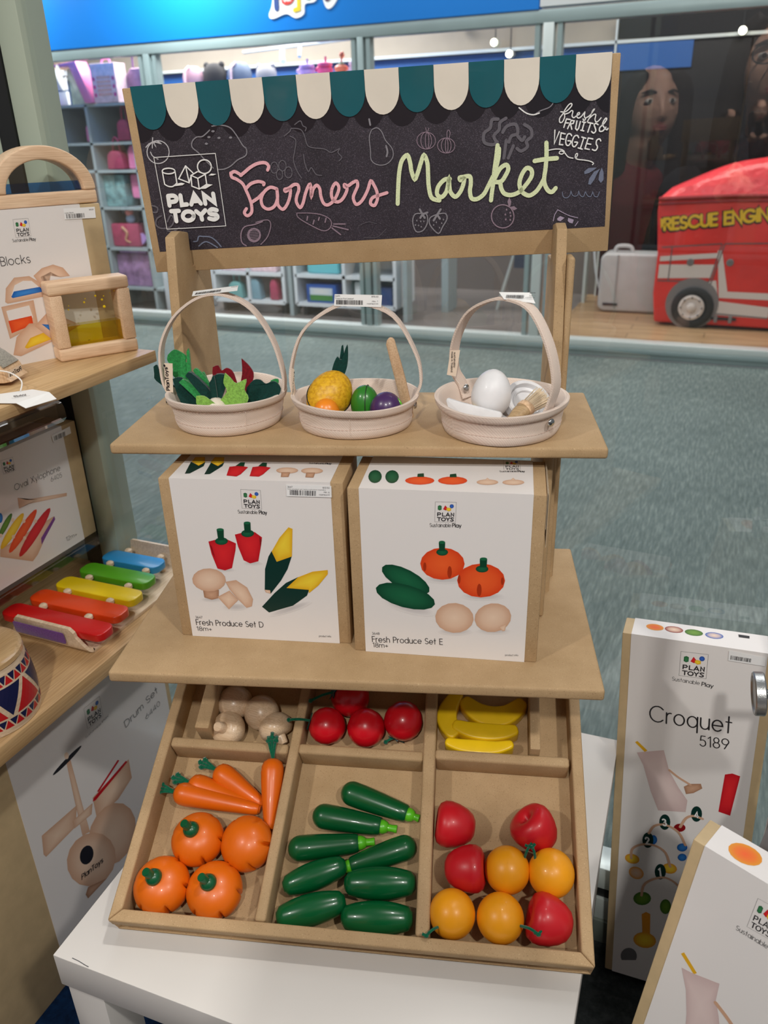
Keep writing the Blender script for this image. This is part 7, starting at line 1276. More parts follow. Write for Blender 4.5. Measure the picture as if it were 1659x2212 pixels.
# xylophone
XO_ = (-.272, .215, .522); t = thing('toy_xylophone', 'wooden xylophone with five coloured bars on the lower wooden shelf', 'xylophone', Tr(*XO_))
g = Geo(); hw, L0, L1 = .066, .101, .352
th = .005; prof = []
sec = smooth([(L0-.0015, .043, 0), (L0+.001, .028, 0), (L0+.004, .0115, 0), (L0+.010, .0056, 0), (L0+.03, .005, 0), (L1-.04, .005, 0), (L1-.016, .0052, 0), (L1-.004, .010, 0), (L1+.002, .026, 0), (L1+.004, .040, 0)], 4); vs = []; fs = []; m = len(sec)
def halfw(i):
    z = sec[i].y; return .0735-.018*min(1, max(0, (z-.006)/.022)) if z < .036 else .0555-.004*(z-.036)/.004
for i, p in enumerate(sec):
    tn = (sec[min(i+1, m-1)]-sec[max(i-1, 0)]).normalized(); nn = Vector((tn.y, -tn.x)); w_ = halfw(i)
    for s_, k in ((-1, 0), (1, 0), (1, 1), (-1, 1)): q = Vector((p.x, p.y))+nn*th*k; vs.append((-.272+s_*w_, q.x, .522+q.y))
fs = [(4*i+k, 4*i+(k+1) % 4, 4*i+4+(k+1) % 4, 4*i+4+k) for i in range(m-1) for k in range(4)]+[(3, 2, 1, 0), (4*m-4, 4*m-3, 4*m-2, 4*m-1)]; g.add(vs, fs); zmin = min(v[2] for v in g.v); g.v = [(x, y, z-zmin+.5222) for x, y, z in g.v]; obj('bent_base', g, PALEW, t, I4, bevel=.0012, angle=50)
g = Geo(); pl = rrect(-.048, .046, .008, .0275, .003); g.prism(pl, 0, .0016); obj('purple_inlay', g, felt('purple', (112, 62, 140)), t, frame((-.2790, L0-.0040, .5295), Vector((1, 0, 0)), Vector((0, -.12, .993)), Vector((0, -.993, -.12))), bevel=.0006)
BARS = (('red', (206, 24, 24), .120, .185), ('orange_red', (226, 70, 18), .166, .168), ('yellow', (232, 202, 16), .211, .150), ('green', (84, 166, 28), .260, .134), ('blue', (44, 146, 206), .308, .112))
for k, (nm, col, b, L_) in enumerate(BARS):
    cx_ = (-.2705, -.2710, -.2715, -.2765, -.2825)[k]; g = Geo(); g.prism(rrect(-L_/2, L_/2, -.0172, .0172, .0125, 7), .0, .0120); obj('sound_bar', g, paint('bar_'+nm, col), t, Tr(cx_, b, .5450) @ Rz(.02), bevel=.0016, seg=3, label=nm.replace('_', ' ')+' sound bar')
PG = [(-.232, .1435), (-.318, .1435), (-.232, .190), (-.314, .190), (-.235, .236), (-.312, .236), (-.240, .2855), (-.312, .2855), (-.246, .332), (-.312, .332)]
for a, b in PG:
    g = Geo(); g.lathe([(.0048, .0), (.0048, .024), (.0064, .0265), (.0060, .0305), (.0036, .0325), (1e-7, .033)], 14, Tr(a, b, .5255)); obj('peg', g, PALEW, t)
# drum
t = thing('toy_drum', 'small wooden drum with red and navy triangles at the left edge', 'drum', Tr(-.236, -.044, .522)); DM_ = Tr(-.236, -.044, .522)
def rdr(z): return .0625+.004*math.sin(math.pi*z/.088)-.0062*(z/.088)
g = Geo(); g.lathe([(rdr(0)*.97, 0), (rdr(.001), .0012)]+[(rdr(z), z) for z in [.006*k for k in range(1, 15)]]+[(rdr(.085), .0855)], 72, DM_); obj('shell', g, PALEW, t)
g = Geo(); g.lathe([(rdr(.0855)-.001, .0855), (rdr(.0855)+.0012, .0875), (rdr(.0855)+.0004, .093), (rdr(.0855)-.004, .0962), (rdr(.0855)-.009, .0972), (1e-7, .0972)], 72, DM_); obj('drum_head', g, m_wood('drum_top', (204, 168, 118), (220, 188, 142), 1, 6, .28, 40, .4), t)
g = Geo()
def tri(a0, z0, a1, z1, a2, z2, col):
    N_ = 6; pts = [(a0, z0), (a1, z1), (a2, z2)]; vs = []; idx = {}
    for i in range(N_+1):
        for j in range(N_+1-i):
            u, v = i/N_, j/N_; a = a0+(a1-a0)*u+(a2-a0)*v; z = z0+(z1-z0)*u+(z2-z0)*v; idx[i, j] = len(vs); q = rdr(z)+.00025; vs.append((q*math.cos(a), q*math.sin(a), z))
    fs = []
    for i in range(N_):
        for j in range(N_-i):
            fs.append((idx[i, j], idx[i+1, j], idx[i, j+1]))
            if i+j < N_-1: fs.append((idx[i+1, j], idx[i+1, j+1], idx[i, j+1]))
    g.add(vs, fs, DM_, [srgb(col)]*len(vs))
NV, RD = (14, 26, 74), (196, 24, 30); nb = 14; da = 2*math.pi/nb
for k in range(nb):
    a = k*da
    if k % 2: tri(a-.28*da, .0640, a+1.28*da, .0640, a+.5*da, .0245, NV)
    else: tri(a-.28*da, .0240, a+1.28*da, .0240, a+.5*da, .0635, RD)
for k in range(nb*2):
    a = k*da/2; w_ = da/2
    for z0 in (.0095, .0665):
        tri(a+.02, z0, a+w_*.9, z0, a+w_*.46, z0+.0115, RD); tri(a+w_*.62, z0+.0120, a+w_*1.38, z0+.0120, a+w_*1.0, z0+.0010, NV)
obj('triangle_print', g, INK, t, flat=True)
g = Geo(); g.tube([(-.197, -.104, .5970), (-.213, -.110, .5950), (-.262, -.125, .5905)], .0062, 16); g.tube([(-.2145, -.0945, .585), (-.230, -.115, .5935)], .003, 8); obj('peg_handle', g, PALEW, t, bevel=0)  # drumstick, joined to the drum shell by an added stub
# chrome clamp at the right
t = thing('chrome_clamp', 'knurled chrome clamp knob on a threaded rod at the right edge', 'clamp', Tr(.72, .14, 0)); KX = Vector((.93, -.05, .36)).normalized()
KX = (CR*.93-CF*.30+CU*.02).normalized(); kc = Vector((.6455, .13, .668)); KF = frame(kc, *[nrot(KX).col[i].to_3d() for i in range(3)])
kn = lambda a, z: 1+.012*((int(a*60/6.283*2)) % 2)
g = Geo(); g.lathe([(1e-7, -.0032), (.0165, -.0032), (.0180, -.0046), (.0205, -.0046), (.0216, -.0034), (.0216, .0045), (.0206, .0056), (.006, .0056), (1e-7, .0056)], 120, KF, groove=lambda a, z: 1+(.014*(round(a*60/math.pi) % 2) if -.0033 < z < .0044 else 0)); obj('knob', g, mat('brushed_steel', (176, 178, 178), .32, metal=.9, bump=.3, bs=900), t, angle=30)
g = Geo(); g.lathe([(.0042+.0008*(k % 2), .0056+.0009*k) for k in range(40)], 24, KF); obj('threaded_rod', g, CHROME, t, angle=20)
g = Geo(); pc_ = kc+KX*.046; g.tube([(pc_.x, pc_.y, 0), (pc_.x, pc_.y, 1.1)], .011, 28); obj('chrome_upright', g, CHROME, t)
t = thing('grey_tool_cover', 'plain grey rounded panel behind the tilted croquet box', 'panel', Tr(.74, .06, 0)); g = Geo(); pf = smooth([(.690, 0, 0), (.672, .40, 0), (.668, .50, 0), (.680, .575, 0), (.705, .60, 0)], 5); pl = [tuple(v[:2]) for v in pf]+[(.80, .60), (.80, 0)]; g.prism(pl, 0, .04); obj('panel', g, mat('soft_grey', (136, 136, 138), .42, .02, 6), t, frame((0, .085, 0), Vector((1, 0, 0)), Vector((0, 0, 1)), Vector((0, -1, 0))), bevel=.006, seg=3)

# ================================================================== THE TOY SHOP ACROSS THE MALL
PK = mat('pink_plastic', (238, 140, 190), .4); PK2 = mat('pale_pink_card', (236, 206, 214), .45, .1, 30); RP = mat('raspberry', (168, 62, 96), .6, .1, 20); LIL = mat('lilac_plastic', (186, 150, 214), .35); TQ = mat('turquoise', (110, 196, 206), .45); GSH = mat('grey_shelf', (158, 172, 174), .45); WSH = mat('white_shelf', (214, 222, 226), .4); DGR = mat('dark_recess', (92, 100, 104), .6)
def bx(name, label, cat, a0, a1, b0, b1, z0, z1, m_, bev=.004, group=None):
    t = thing(name, label, cat, Tr((a0+a1)/2, (b0+b1)/2, z0), group); g = Geo(); g.box(a0, a1, b0, b1, z0, z1); obj('body', g, m_, t, bevel=bev); return t
# slatwall with hanging toys
t = thing('slatwall', 'white grooved slatwall panel at the far left of the toy shop', 'wall panel', Tr(-4.62, 5.0, 0))
for k in range(16): g = Geo(); g.box(-4.85, -4.48, 5.0, 5.03, .005+k*.104, .005+k*.104+.094); obj('slat', g, WSH, t, bevel=.003)
g = Geo(); g.box(-4.85, -4.46, 4.9, 5.02, 1.665, 1.70); obj('shelf_lip', g, WSH, t)
pn = thing('bear_poster', 'orange and white picture panel with a black and white bear at the far left', 'poster', Tr(-4.5, 5.0, 1.701)); g = Geo(); g.box(-4.85, -4.35, 4.99, 5.01, 1.701, 1.83); obj('panel', g, mat('poster_orange', (206, 168, 130), .5, .3, 6), pn)
g = Geo()
for x, y, r, c_ in ((0, 0, .06, 'white'), (-.045, .04, .02, 'ink'), (.045, .04, .02, 'ink'), (-.025, .005, .016, 'ink'), (.025, .005, .016, 'ink'), (0, -.02, .01, 'ink')): fill(g, [(x+r*math.cos(R(20*k)), y+r*math.sin(R(20*k))) for k in range(18)], .001*len(g.v)/100, PAL[c_], PAL[c_])
obj('bear_print', g, INK, pn, frame((-4.62, 4.989, 1.765), Vector((1, 0, 0)), Vector((0, 0, 1)), Vector((0, -1, 0))), flat=True)
for k, (z, c_, l_) in enumerate(((1.48, (120, 110, 190), 'violet bagged toy hanging highest on the slatwall'), (1.36, (220, 110, 190), 'pink bagged toy hanging below the violet one on the slatwall'), (1.25, (90, 80, 120), 'dark purple bagged toy hanging low on the slatwall'), (.98, (190, 150, 220), 'lilac headphones shape hanging lowest on the slatwall'))):
    t = thing('hanging_toy', l_, 'toy', Tr(-4.66, 4.95, z), 'hanging toys on the slatwall'); g = Geo(); g.ball((-4.63, 4.95, z), (.085, .04, .055), 14); g.ball((-4.59, 4.93, z+.03), (.04, .03, .035), 10); obj('bag', g, mat('hang_%d' % k, c_, .25, .3, 40), t); g = Geo(); g.tube([(-4.63, 5.0, z+.06), (-4.63, 4.93, z+.055)], .004, 6); obj('hook', g, CHROME, t)
# grey cube shelving with pink goods
t = thing('cube_shelving', 'tall grey cube shelving full of pink goods in the left toy shop window', 'shelving', Tr(-3.8, 4.6, 0)); ZS = (.0, .165, .455, .745, 1.00, 1.185, 1.435)
for i, z in enumerate(ZS[1:]):
    a0 = -4.2 if z > 1.1 else -4.0; g = Geo(); g.box(a0, -3.42, 4.5, 4.85, z-.018, z); obj('shelf_board', g, GSH, t)
for a in (-4.2, -3.88, -3.5): g = Geo(); g.box(a-.012, a+.012, 4.5, 4.85, .0 if a > -4 else .98, 1.43); obj('side_panel', g, GSH, t)
g = Geo(); g.box(-4.2, -3.42, 4.85, 4.87, 0, 1.43); obj('back_panel', g, mat('recess_grey', (136, 146, 150), .6), t)
for k in range(3): g = Geo(); g.add([(-4.18, 4.845-k*.001, 1.20), (-3.95+k*.05, 4.845-k*.001, 1.20), (-3.95+k*.05, 4.845-k*.001, 1.30+.03*k)], [(0, 1, 2)]); 
def bagthing(label, a, z, w_, h_, m_, b=4.56, strap=True, grp='pink bags on the grey shelving'):
    t = thing('handbag', label, 'bag', Tr(a, b, z), grp); g = Geo(); g.prism([(-w_/2, 0), (w_/2, 0), (w_*.42, h_*.8), (w_*.2, h_), (-w_*.2, h_), (-w_*.42, h_*.8)], 0, .08); obj('body', g, m_, t, frame((a, b+.04, z), Vector((1, 0, 0)), Vector((0, 0, 1)), Vector((0, -1, 0))), bevel=.012, seg=3)
    if strap: g = Geo(); g.tube(smooth([(a-w_*.2, b, z+h_*.95), (a-w_*.16, b, z+h_*1.45), (a, b, z+h_*1.7), (a+w_*.16, b, z+h_*1.45), (a+w_*.2, b, z+h_*.95)], 4), .008, 7); obj('strap', g, m_, t)
    return t
bagthing('dark pink handbag with raised strap on the grey shelving', -3.71, 1.003, .155, .125, RP); bagthing('bright pink tulle skirt piece right of the dark pink handbag', -3.575, 1.003, .10, .16, PK, 4.6, False); bagthing('small red pouch on the top row of the grey shelving', -3.63, 1.19, .12, .14, RP, 4.6); bagthing('small pink pouch at the left of the top row', -3.95, 1.19, .08, .12, PK, 4.62, False)
bx('craft_box', 'teal grey craft box with pictures on the grey shelving', 'box', -3.915, -3.68, 4.55, 4.7, .748, .965, mat('teal_card', (120, 158, 160), .4, .25, 18), group='boxes on the grey shelving'); bx('pink_pouch_box', 'bright pink crinkled pack right of the teal craft box', 'box', -3.65, -3.545, 4.58, 4.7, .80, .97, PK, .02, 'boxes on the grey shelving')
t = bx('mermaid_case', 'raspberry pink carry case with a golden mermaid tail', 'case', -3.872, -3.615, 4.55, 4.66, .458, .625, RP, .015, 'boxes on the grey shelving'); g = Geo(); g.tube(smooth([(-3.76, 4.546, .60), (-3.72, 4.546, .56), (-3.74, 4.546, .51), (-3.70, 4.546, .49)], 4), [.012, .011, .011, .011, .01, .01, .009, .009, .008, .007, .006, .006, .006], 7); obj('tail_emblem', g, mat('gold_print', (196, 152, 120), .4), t)
t = thing('glitter_ball', 'peach pink pompom on a blue doll above the mermaid case', 'toy', Tr(-3.715, 4.6, .625)); g = Geo(); g.ball((-3.715, 4.6, .705), .032, 14); obj('pompom', g, mat('peach', (240, 140, 130), .7), t); g = Geo(); g.ball((-3.71, 4.6, .655), (.04, .03, .035), 14); obj('body', g, mat('baby_blue', (160, 190, 226), .4), t)
t = thing('lilac_bow', 'shiny lilac bow pack beside the mermaid case', 'toy', Tr(-3.57, 4.6, .458)); g = Geo()
for s_ in (-1, 1): g.prism([(0, .045), (s_*.055, .09), (s_*.055, .0)], 0, .03, frame((-3.565, 4.6, .47), Vector((1, 0, 0)), Vector((0, 0, 1)), Vector((0, -1, 0))))
obj('bow', g, LIL, t)
bx('doll_house_box', 'purple and pink printed toy box on the lowest grey shelf', 'box', -3.86, -3.56, 4.55, 4.7, .168, .405, mat('purple_card', (152, 120, 160), .4, .3, 14), group='boxes on the grey shelving'); bx('holo_pack', 'shiny lilac pack lying on top of the purple toy box', 'box', -3.84, -3.58, 4.56, 4.68, .407, .44, LIL, .01, 'boxes on the grey shelving')
t = thing('pink_hair_wand_box', 'open pink angled display box on top of the grey shelving', 'box', Tr(-3.9, 4.55, 1.437)); g = Geo(); g.prism([(-4.09, 1.690), (-3.89, 1.705), (-3.79, 1.44), (-3.86, 1.44), (-3.955, 1.675), (-4.09, 1.675)], 0, .12, frame((0, 4.6, 0), Vector((1, 0, 0)), Vector((0, 0, 1)), Vector((0, -1, 0)))); obj('pink_edge', g, PK, t, bevel=.004)
g = Geo(); g.prism([(-4.08, 1.672), (-3.96, 1.672), (-3.87, 1.44), (-4.08, 1.44)], 0, .04, frame((0, 4.64, 0), Vector((1, 0, 0)), Vector((0, 0, 1)), Vector((0, -1, 0)))); obj('window', g, mat('pastel_art', (206, 206, 170), .4, .3, 9), t)
t = bx('jewellery_gift_box', 'white and pink printed gift box with a pink handle on the grey shelving', 'box', -3.79, -3.575, 4.5, 4.62, 1.437, 1.682, PK2); g = Geo(); g.tube(smooth([(-3.73, 4.56, 1.68), (-3.72, 4.56, 1.705), (-3.69, 4.56, 1.715), (-3.66, 4.56, 1.705), (-3.65, 4.56, 1.68)], 4), .007, 7); obj('handle', g, PK, t)
g = Geo(); write(g, 'Lovely', (-.085, .19), (-.02, .195), .025, srgb((214, 60, 130)), .2, .0012)
for k in range(5): fill(g, [(-.06, .05+k*.024), (.06, .05+k*.024), (.06, .066+k*.024), (-.06, .066+k*.024)], .001, srgb((232, 176, 160)), srgb((226, 150, 150)))
g.v = [v for v in g.v]; 
gg = Geo()
for k in range(5): fill(gg, [(-.06, .045+k*.026), (.06, .045+k*.026), (.06, .062+k*.026), (-.06, .062+k*.026)], .001, srgb((238, 190, 176)), srgb((226, 156, 156)))
for k in range(6): fill(gg, [(-.085+.17*(k % 2)+.012*math.cos(R(45*j)), .05+.05*(k//2)+.014*math.sin(R(45*j))) for j in range(8)], .0012, srgb((220, 70, 150)), srgb((220, 70, 150)))
obj('box_print', gg, INK, t, frame((-3.682, 4.4995, 1.437), Vector((1, 0, 0)), Vector((0, 0, 1)), Vector((0, -1, 0))), flat=True)
bagthing('mauve gift bag with violet handles behind the white mullion', -3.50, 1.44, .20, .21, mat('mauve_bag', (160, 120, 150), .45, .2, 20), 4.66)
# row of small backpacks on a high ledge
t = thing('high_ledge', 'blue ledge holding the row of small backpacks', 'shelf', Tr(-2.6, 5.1, 0)); g = Geo(); g.box(-3.40, -1.3, 4.98, 5.3, 1.50, 1.535); obj('ledge', g, BLUEB, t); g = Geo(); g.box(-3.40, -1.3, 4.975, 4.98, 1.40, 1.535); obj('ledge_front', g, BLUEB, t)
for a in (-3.36, -1.36): g = Geo(); g.box(a, a+.05, 5.0, 5.2, 0, 1.5); obj('ledge_support', g, GSH, t)
def backpack(a, w_, h_, m_, label, ears=0):
    t = thing('backpack', label, 'backpack', Tr(a, 5.06, 1.536), 'small backpacks on the ledge'); g = Geo(); g.lathe([(w_*.44, 0), (w_*.5, h_*.15), (w_*.5, h_*.5), (w_*.44, h_*.78), (w_*.28, h_*.95), (1e-7, h_)], 20, Tr(a, 5.06, 1.536), 1, .6); obj('body', g, m_, t)
    if ears:
        for s_ in (-1, 1): g = Geo(); g.ball((a+s_*w_*.34, 5.06, 1.536+h_*.9), (w_*.12, .02, w_*.12), 10); obj('ear', g, m_, t)
    else: g = Geo(); g.tube([(a-w_*.2, 5.0, 1.545), (a-w_*.15, 4.995, 1.54+h_*.7), (a, 5.02, 1.53+h_)], .008, 6); obj('strap', g, PK2, t)
backpack(-3.32, .17, .14, mat('dusty_pink', (176, 140, 150), .6), 'dusty pink small backpack, first on the ledge'); backpack(-3.13, .19, .15, mat('black_fabric', (24, 24, 26), .7), 'black small backpack with round ears', 1); backpack(-2.92, .19, .145, mat('slate_fabric', (92, 106, 126), .7), 'slate blue small backpack right of the black one'); backpack(-2.70, .16, .12, mat('grey_fabric', (140, 140, 144), .7), 'pale grey small backpack with ears, last on the ledge', 1)
# bottles
tb_ = thing('bottle_shelf', 'thin white shelf carrying the kids drinking bottles', 'shelf', Tr(-1.97, 4.6, 0)); g = Geo(); g.box(-2.40, -1.46, 4.5, 4.75, 1.515, 1.535); obj('board', g, WSH, tb_)
for a in (-2.39, -1.50): g = Geo(); g.box(a, a+.03, 4.6, 4.7, 0, 1.515); obj('support', g, GSH, tb_)
def bottle(a, w_, h_, m_, label, kind=0):
    t = thing('drinking_bottle', label, 'bottle', Tr(a, 4.6, 1.536), 'kids bottles on the white shelf'); r_ = w_/2; g = Geo(); g.lathe([(r_*.8, 0), (r_, h_*.12), (r_, h_*.42), (r_*.72, h_*.5), (r_*.95, h_*.6), (r_*.9, h_*.78), (r_*.6, h_*.84), (1e-7, h_*.86)], 20, Tr(a, 4.6, 1.536)); obj('flask', g, m_, t)
    g = Geo(); g.tube([(a+r_*.1, 4.6, 1.536+h_*.8), (a+r_*.12, 4.6, 1.536+h_*1.25)], .007, 8); obj('straw', g, m_, t)
    if kind: g = Geo(); g.tube(smooth([(a-r_*.9, 4.6, 1.54+h_*.15), (a-r_*1.35, 4.6, 1.54+h_*.3), (a-r_*.9, 4.6, 1.54+h_*.5)], 4), .007, 7); obj('handle', g, m_, t)
bottle(-2.135, .105, .075, LIL, 'lilac drinking bottle, leftmost of the four bottles', 1); bottle(-2.005, .10, .08, mat('hot_pink', (232, 80, 140), .3), 'hot pink drinking bottle beside the lilac one', 1); bottle(-1.802, .075, .075, mat('clear_pink', (232, 190, 206), .2), 'pale pink clear bottle, rightmost of the four')
t = thing('drinking_bottle', 'orange fruit shaped bottle with a figure on its straw', 'bottle', Tr(-1.892, 4.6, 1.536), 'kids bottles on the white shelf'); g = Geo(); g.ball((-1.892, 4.6, 1.562), (.045, .045, .027), 18); obj('flask', g, mat('coral', (236, 116, 80), .35), t); g = Geo(); g.tube([(-1.892, 4.6, 1.585), (-1.885, 4.6, 1.63)], .006, 8); g.ball((-1.884, 4.6, 1.638), (.018, .012, .02), 10); obj('straw', g, MATS['coral'], t); g = Geo(); g.lathe([(.03, 0), (.012, .008), (1e-7, .01)], 8, Tr(-1.892, 4.6, 1.588)); obj('leaf_collar', g, STEMG, t)
# white low cube units
for a0, a1, lab in ((-3.02, -2.43, 'white low cube unit behind the first basket'), (-2.33, -1.56, 'white low cube unit with a blue picture box inside')):
    t = thing('low_cube_unit', lab, 'shelving', Tr((a0+a1)/2, 4.7, 0), 'white low cube units')
    for z in (.085, .285, .47): g = Geo(); g.box(a0, a1, 4.6, 4.95, z-.012, z+.012); obj('board', g, WSH, t)
    for a in (a0, (a0+a1)/2, a1): g = Geo(); g.box(a-.012, a+.012, 4.6, 4.95, .085, .48); obj('upright', g, WSH, t)
    g = Geo(); g.box(a0, a1, 4.95, 4.96, .085, .48); obj('back_panel', g, WSH, t)
    for a in (a0+.04, a1-.04): g = Geo(); g.box(a-.015, a+.015, 4.65, 4.9, 0, .075); obj('leg', g, mat('dark_leg', (60, 62, 66), .5), t)
bagthing('teal round bag in the white cube unit', -2.86, .098, .13, .12, mat('teal_fabric', (110, 170, 170), .6), 4.66, True, 'goods in the white cube units'); bagthing('blue green bag beside the teal one in the cube unit', -2.70, .098, .12, .15, mat('sea_fabric', (120, 160, 176), .6), 4.66, False, 'goods in the white cube units'); bagthing('pink tall pack in the cube unit', -2.53, .098, .07, .15, RP, 4.66, False, 'goods in the white cube units')
bx('pink_pack', 'pink flat pack on the upper board of the first cube unit', 'box', -2.98, -2.50, 4.63, 4.85, .298, .36, PK2, .01, 'goods in the white cube units')
t = bx('picture_box', 'blue toy box with a green meadow picture in the second cube unit', 'box', -2.255, -2.02, 4.62, 4.75, .098, .225, mat('royal_blue', (40, 84, 160), .4), group='goods in the white cube units'); g = Geo(); fill(g, [(-.09, .015), (.09, .015), (.09, .055), (-.09, .055)], 0, srgb((70, 140, 70)), srgb((70, 130, 60))); fill(g, [(-.09, .055), (.09, .055), (.09, .105), (-.09, .105)], 0, srgb((220, 224, 220)), srgb((190, 206, 220))); obj('picture', g, INK, t, frame((-2.138, 4.6195, .098), Vector((1, 0, 0)), Vector((0, 0, 1)), Vector((0, -1, 0))), flat=True)
bx('white_pack', 'white narrow pack in the second cube unit', 'box', -1.88, -1.72, 4.64, 4.75, .098, .25, WSH, group='goods in the white cube units'); bx('navy_pack', 'dark blue pack at the right of the second cube unit', 'box', -1.71, -1.60, 4.64, 4.75, .098, .22, mat('navy_card', (50, 70, 120), .4), group='goods in the white cube units'); bx('blue_case', 'light blue case on the upper board of the second cube unit', 'box', -2.25, -2.0, 4.64, 4.8, .298, .40, TQ, .015, 'goods in the white cube units')
bx('white_cabinet', 'small white cabinet right of the grey shelving', 'cabinet', -3.41, -3.15, 4.5, 4.8, 0, .30, WSH)
t = thing('sling_easel', 'dark folding easel standing on the toy shop floor', 'easel', Tr(-.9, 5.2, 0))
for a, b in (((-1.0, 5.2, 0), (-.82, 5.2, .62)), ((-.66, 5.2, 0), (-.76, 5.2, .62)), ((-.8, 5.5, 0), (-.79, 5.2, .62))): g = Geo(); g.tube([a, b], .012, 8); obj('leg', g, ALUL if a[0] < -.9 else mat('dark_leg', (60, 62, 66), .5), t)
g = Geo(); g.box(-.88, -.66, 5.18, 5.2, .30, .66); obj('board', g, mat('dusk_blue', (60, 66, 84), .5), t)
# ceiling light track, plus added bright spots for lamps reflected in the pane
t = thing('light_track', 'white ceiling light track in the toy shop', 'light track', Tr(-1.4, 5.6, 1.78)); g = Geo(); g.tube([(-2.75, 5.75, 2.0), (-2.5, 5.2, 1.70)], .012, 8); obj('track_bar', g, ALUL, t); g = Geo(); g.tube([(-2.7, 5.6, 1.81), (-2.7, 5.6, 2.5)], .006, 6); obj('drop_rod', g, ALUL, t); g = Geo(); g.tube([(-3.2, 5.6, 1.79), (-2.2, 5.6, 1.83)], .012, 8); obj('track_bar', g, ALUL, t)
g = Geo(); g.tube([(-2.85, 5.6, 1.80), (-2.85, 5.58, 1.73), (-2.80, 5.5, 1.70)], .02, 10); obj('unlit_spot', g, ALUL, t)
SPOT_GLOW = mat('lit_bulb', (255, 246, 214), .5, emit=16)  # glow standing in for shop lamps reflected in the window pane
for k, (a, z, lab) in enumerate(((-1.543, 1.897, 'lit spotlight above the middle of the sign, leftmost of the lit three'), (-1.264, 1.761, 'lit spotlight with its beam to the right, second of the lit three'), (-1.149, 1.683, 'lit spotlight lowest, just above the awning'), (.396, 1.729, 'lit spotlight against the black backdrop at the right'))):
    t = thing('track_spotlight', lab, 'spotlight', Tr(a, 5.88, z), 'lit ceiling spotlights'); g = Geo(); g.lathe([(.026, 0), (.03, .02), (.026, .07), (1e-7, .075)], 16, frame((a, 5.86, z), Vector((1, 0, 0)), Vector((0, 0, 1)), Vector((0, -1, 0))) @ Tr(0, 0, -.08)); obj('housing', g, ALUL, t); g = Geo(); g.tube([(a, 5.93 if 0 else 5.90, z+.02), (a, 5.90, 2.5)], .005, 6); obj('drop_rod', g, GASK, t); g = Geo(); g.lathe([(1e-7, -.006), (.018, -.004), (.022, 0), (1e-7, .001)], 16, frame((a, 5.855, z), Vector((1, 0, 0)), Vector((0, 0, 1)), Vector((0, -1, 0))) @ Ry(R(180))); obj('bulb', g, SPOT_GLOW, t)
# white case
t = thing('hard_case', 'white hard shell case on the wooden floor left of the fire engine', 'case', Tr(-.08, 5.4, 0)); CW = mat('case_grey', (186, 190, 188), .35, .03, 10)
g = Geo(); g.prism(rrect(-.30, .20, .006, .40, .05), 0, .2); obj('shell', g, CW, t, frame((0, 5.5, 0), Vector((1, 0, 0)), Vector((0, 0, 1)), Vector((0, -1, 0))), bevel=.02, seg=4)
g = Geo(); g.box(-.185, -.175, 5.294, 5.30, .03, .39); obj('case_seam', g, mat('seam_grey', (150, 154, 152), .4), t); g = Geo(); g.tube(smooth([(-.22, 5.4, .40), (-.20, 5.4, .435), (-.12, 5.4, .435), (-.10, 5.4, .40)], 4), .014, 8); obj('handle', g, CW, t); g = Geo(); g.box(-.26, -.16, 5.29, 5.30, .05, .065); obj('latch', g, GASK, t)
t = thing('power_cord', 'white cord hanging beside the white case', 'cord', Tr(-.35, 5.6, 0)); g = Geo(); g.tube(smooth([(-.40, 5.6, .55), (-.39, 5.6, .35), (-.35, 5.6, .15), (-.28, 5.62, .03), (-.2, 5.66, .012)], 5), .008, 8); obj('cord', g, WSH, t); g = Geo(); g.box(-.46, -.44, 5.6, 5.7, 0, .6); obj('wall_conduit', g, ALUL, t)
# fire engine
FR = mat('fire_red', (208, 44, 36), .5, .06, 5, .12, 14, .01); FS = mat('roof_satin', (226, 64, 72), .3, .05, 6, .6, 9, .03); WHT = mat('print_white', (204, 196, 190), .5); BLK = mat('tyre_black', (28, 28, 30), .55); YL = mat('sign_yellow', (226, 186, 40), .5)
t = thing('toy_fire_engine', 'red fabric play fire engine lettered RESCUE ENGINE', 'play tent', Tr(.6, 5.2, 0))
FEM = frame((0, 4.96, 0), Vector((.9995, -.03, 0)), Vector((0, 0, 1)), Vector((-.03, -.9995, 0)))
A0, A1 = .095, 1.30
g = Geo(); g.prism([(A0+.03, .02), (A1, .02), (A1, .80), (A0-.02, .775), (A0-.022, .70), (A0+.005, .45), (A0+.005, .2)], -.31, 0, FEM); obj('body', g, FR, t, bevel=.015, seg=3)
g = Geo(); nx, ny = 22, 10; vs = []; fs = []
for i in range(nx+1):
    for j in range(ny+1):
        u = i/nx; v = j/ny; x = A0-.02+u*(A1-A0+.02); zt = .775+.025*u+.25*(abs(math.sin(math.pi*min(1, u*1.25)*.5))**.62)*abs(math.sin(math.pi*v))**.4; zt += .006*math.sin(17*u+5*v)*math.sin(math.pi*v); vs.append((x, zt, -.31*v))
for i in range(nx):
    for j in range(ny): a = i*(ny+1)+j; fs.append((a, a+ny+1, a+ny+2, a+1))
g.add(vs, fs, FEM); obj('roof', g, FS, t)
g = Geo(); g.tube([FEM @ Vector(p) for p in ((A0-.02, .775, .004), (.5, .795, .004), (A1, .80, .004))], .012, 8); g.tube([FEM @ Vector(p) for p in ((A0-.02, .745, .003), (.5, .765, .003), (A1, .77, .003))], .007, 8); obj('piping', g, mat('dark_red', (150, 26, 34), .5), t)
FT = FEM @ Tr(0, 0, .002)
gy = Geo(); gk = Geo(); write(gk, 'RESCUE ENGINE', (.125, .590), (.752, .662),   .068, PAL['ink'], .44, 0); obj('lettering_outline', gk, INK, t, FT, flat=True, label='black outline of the yellow lettering')
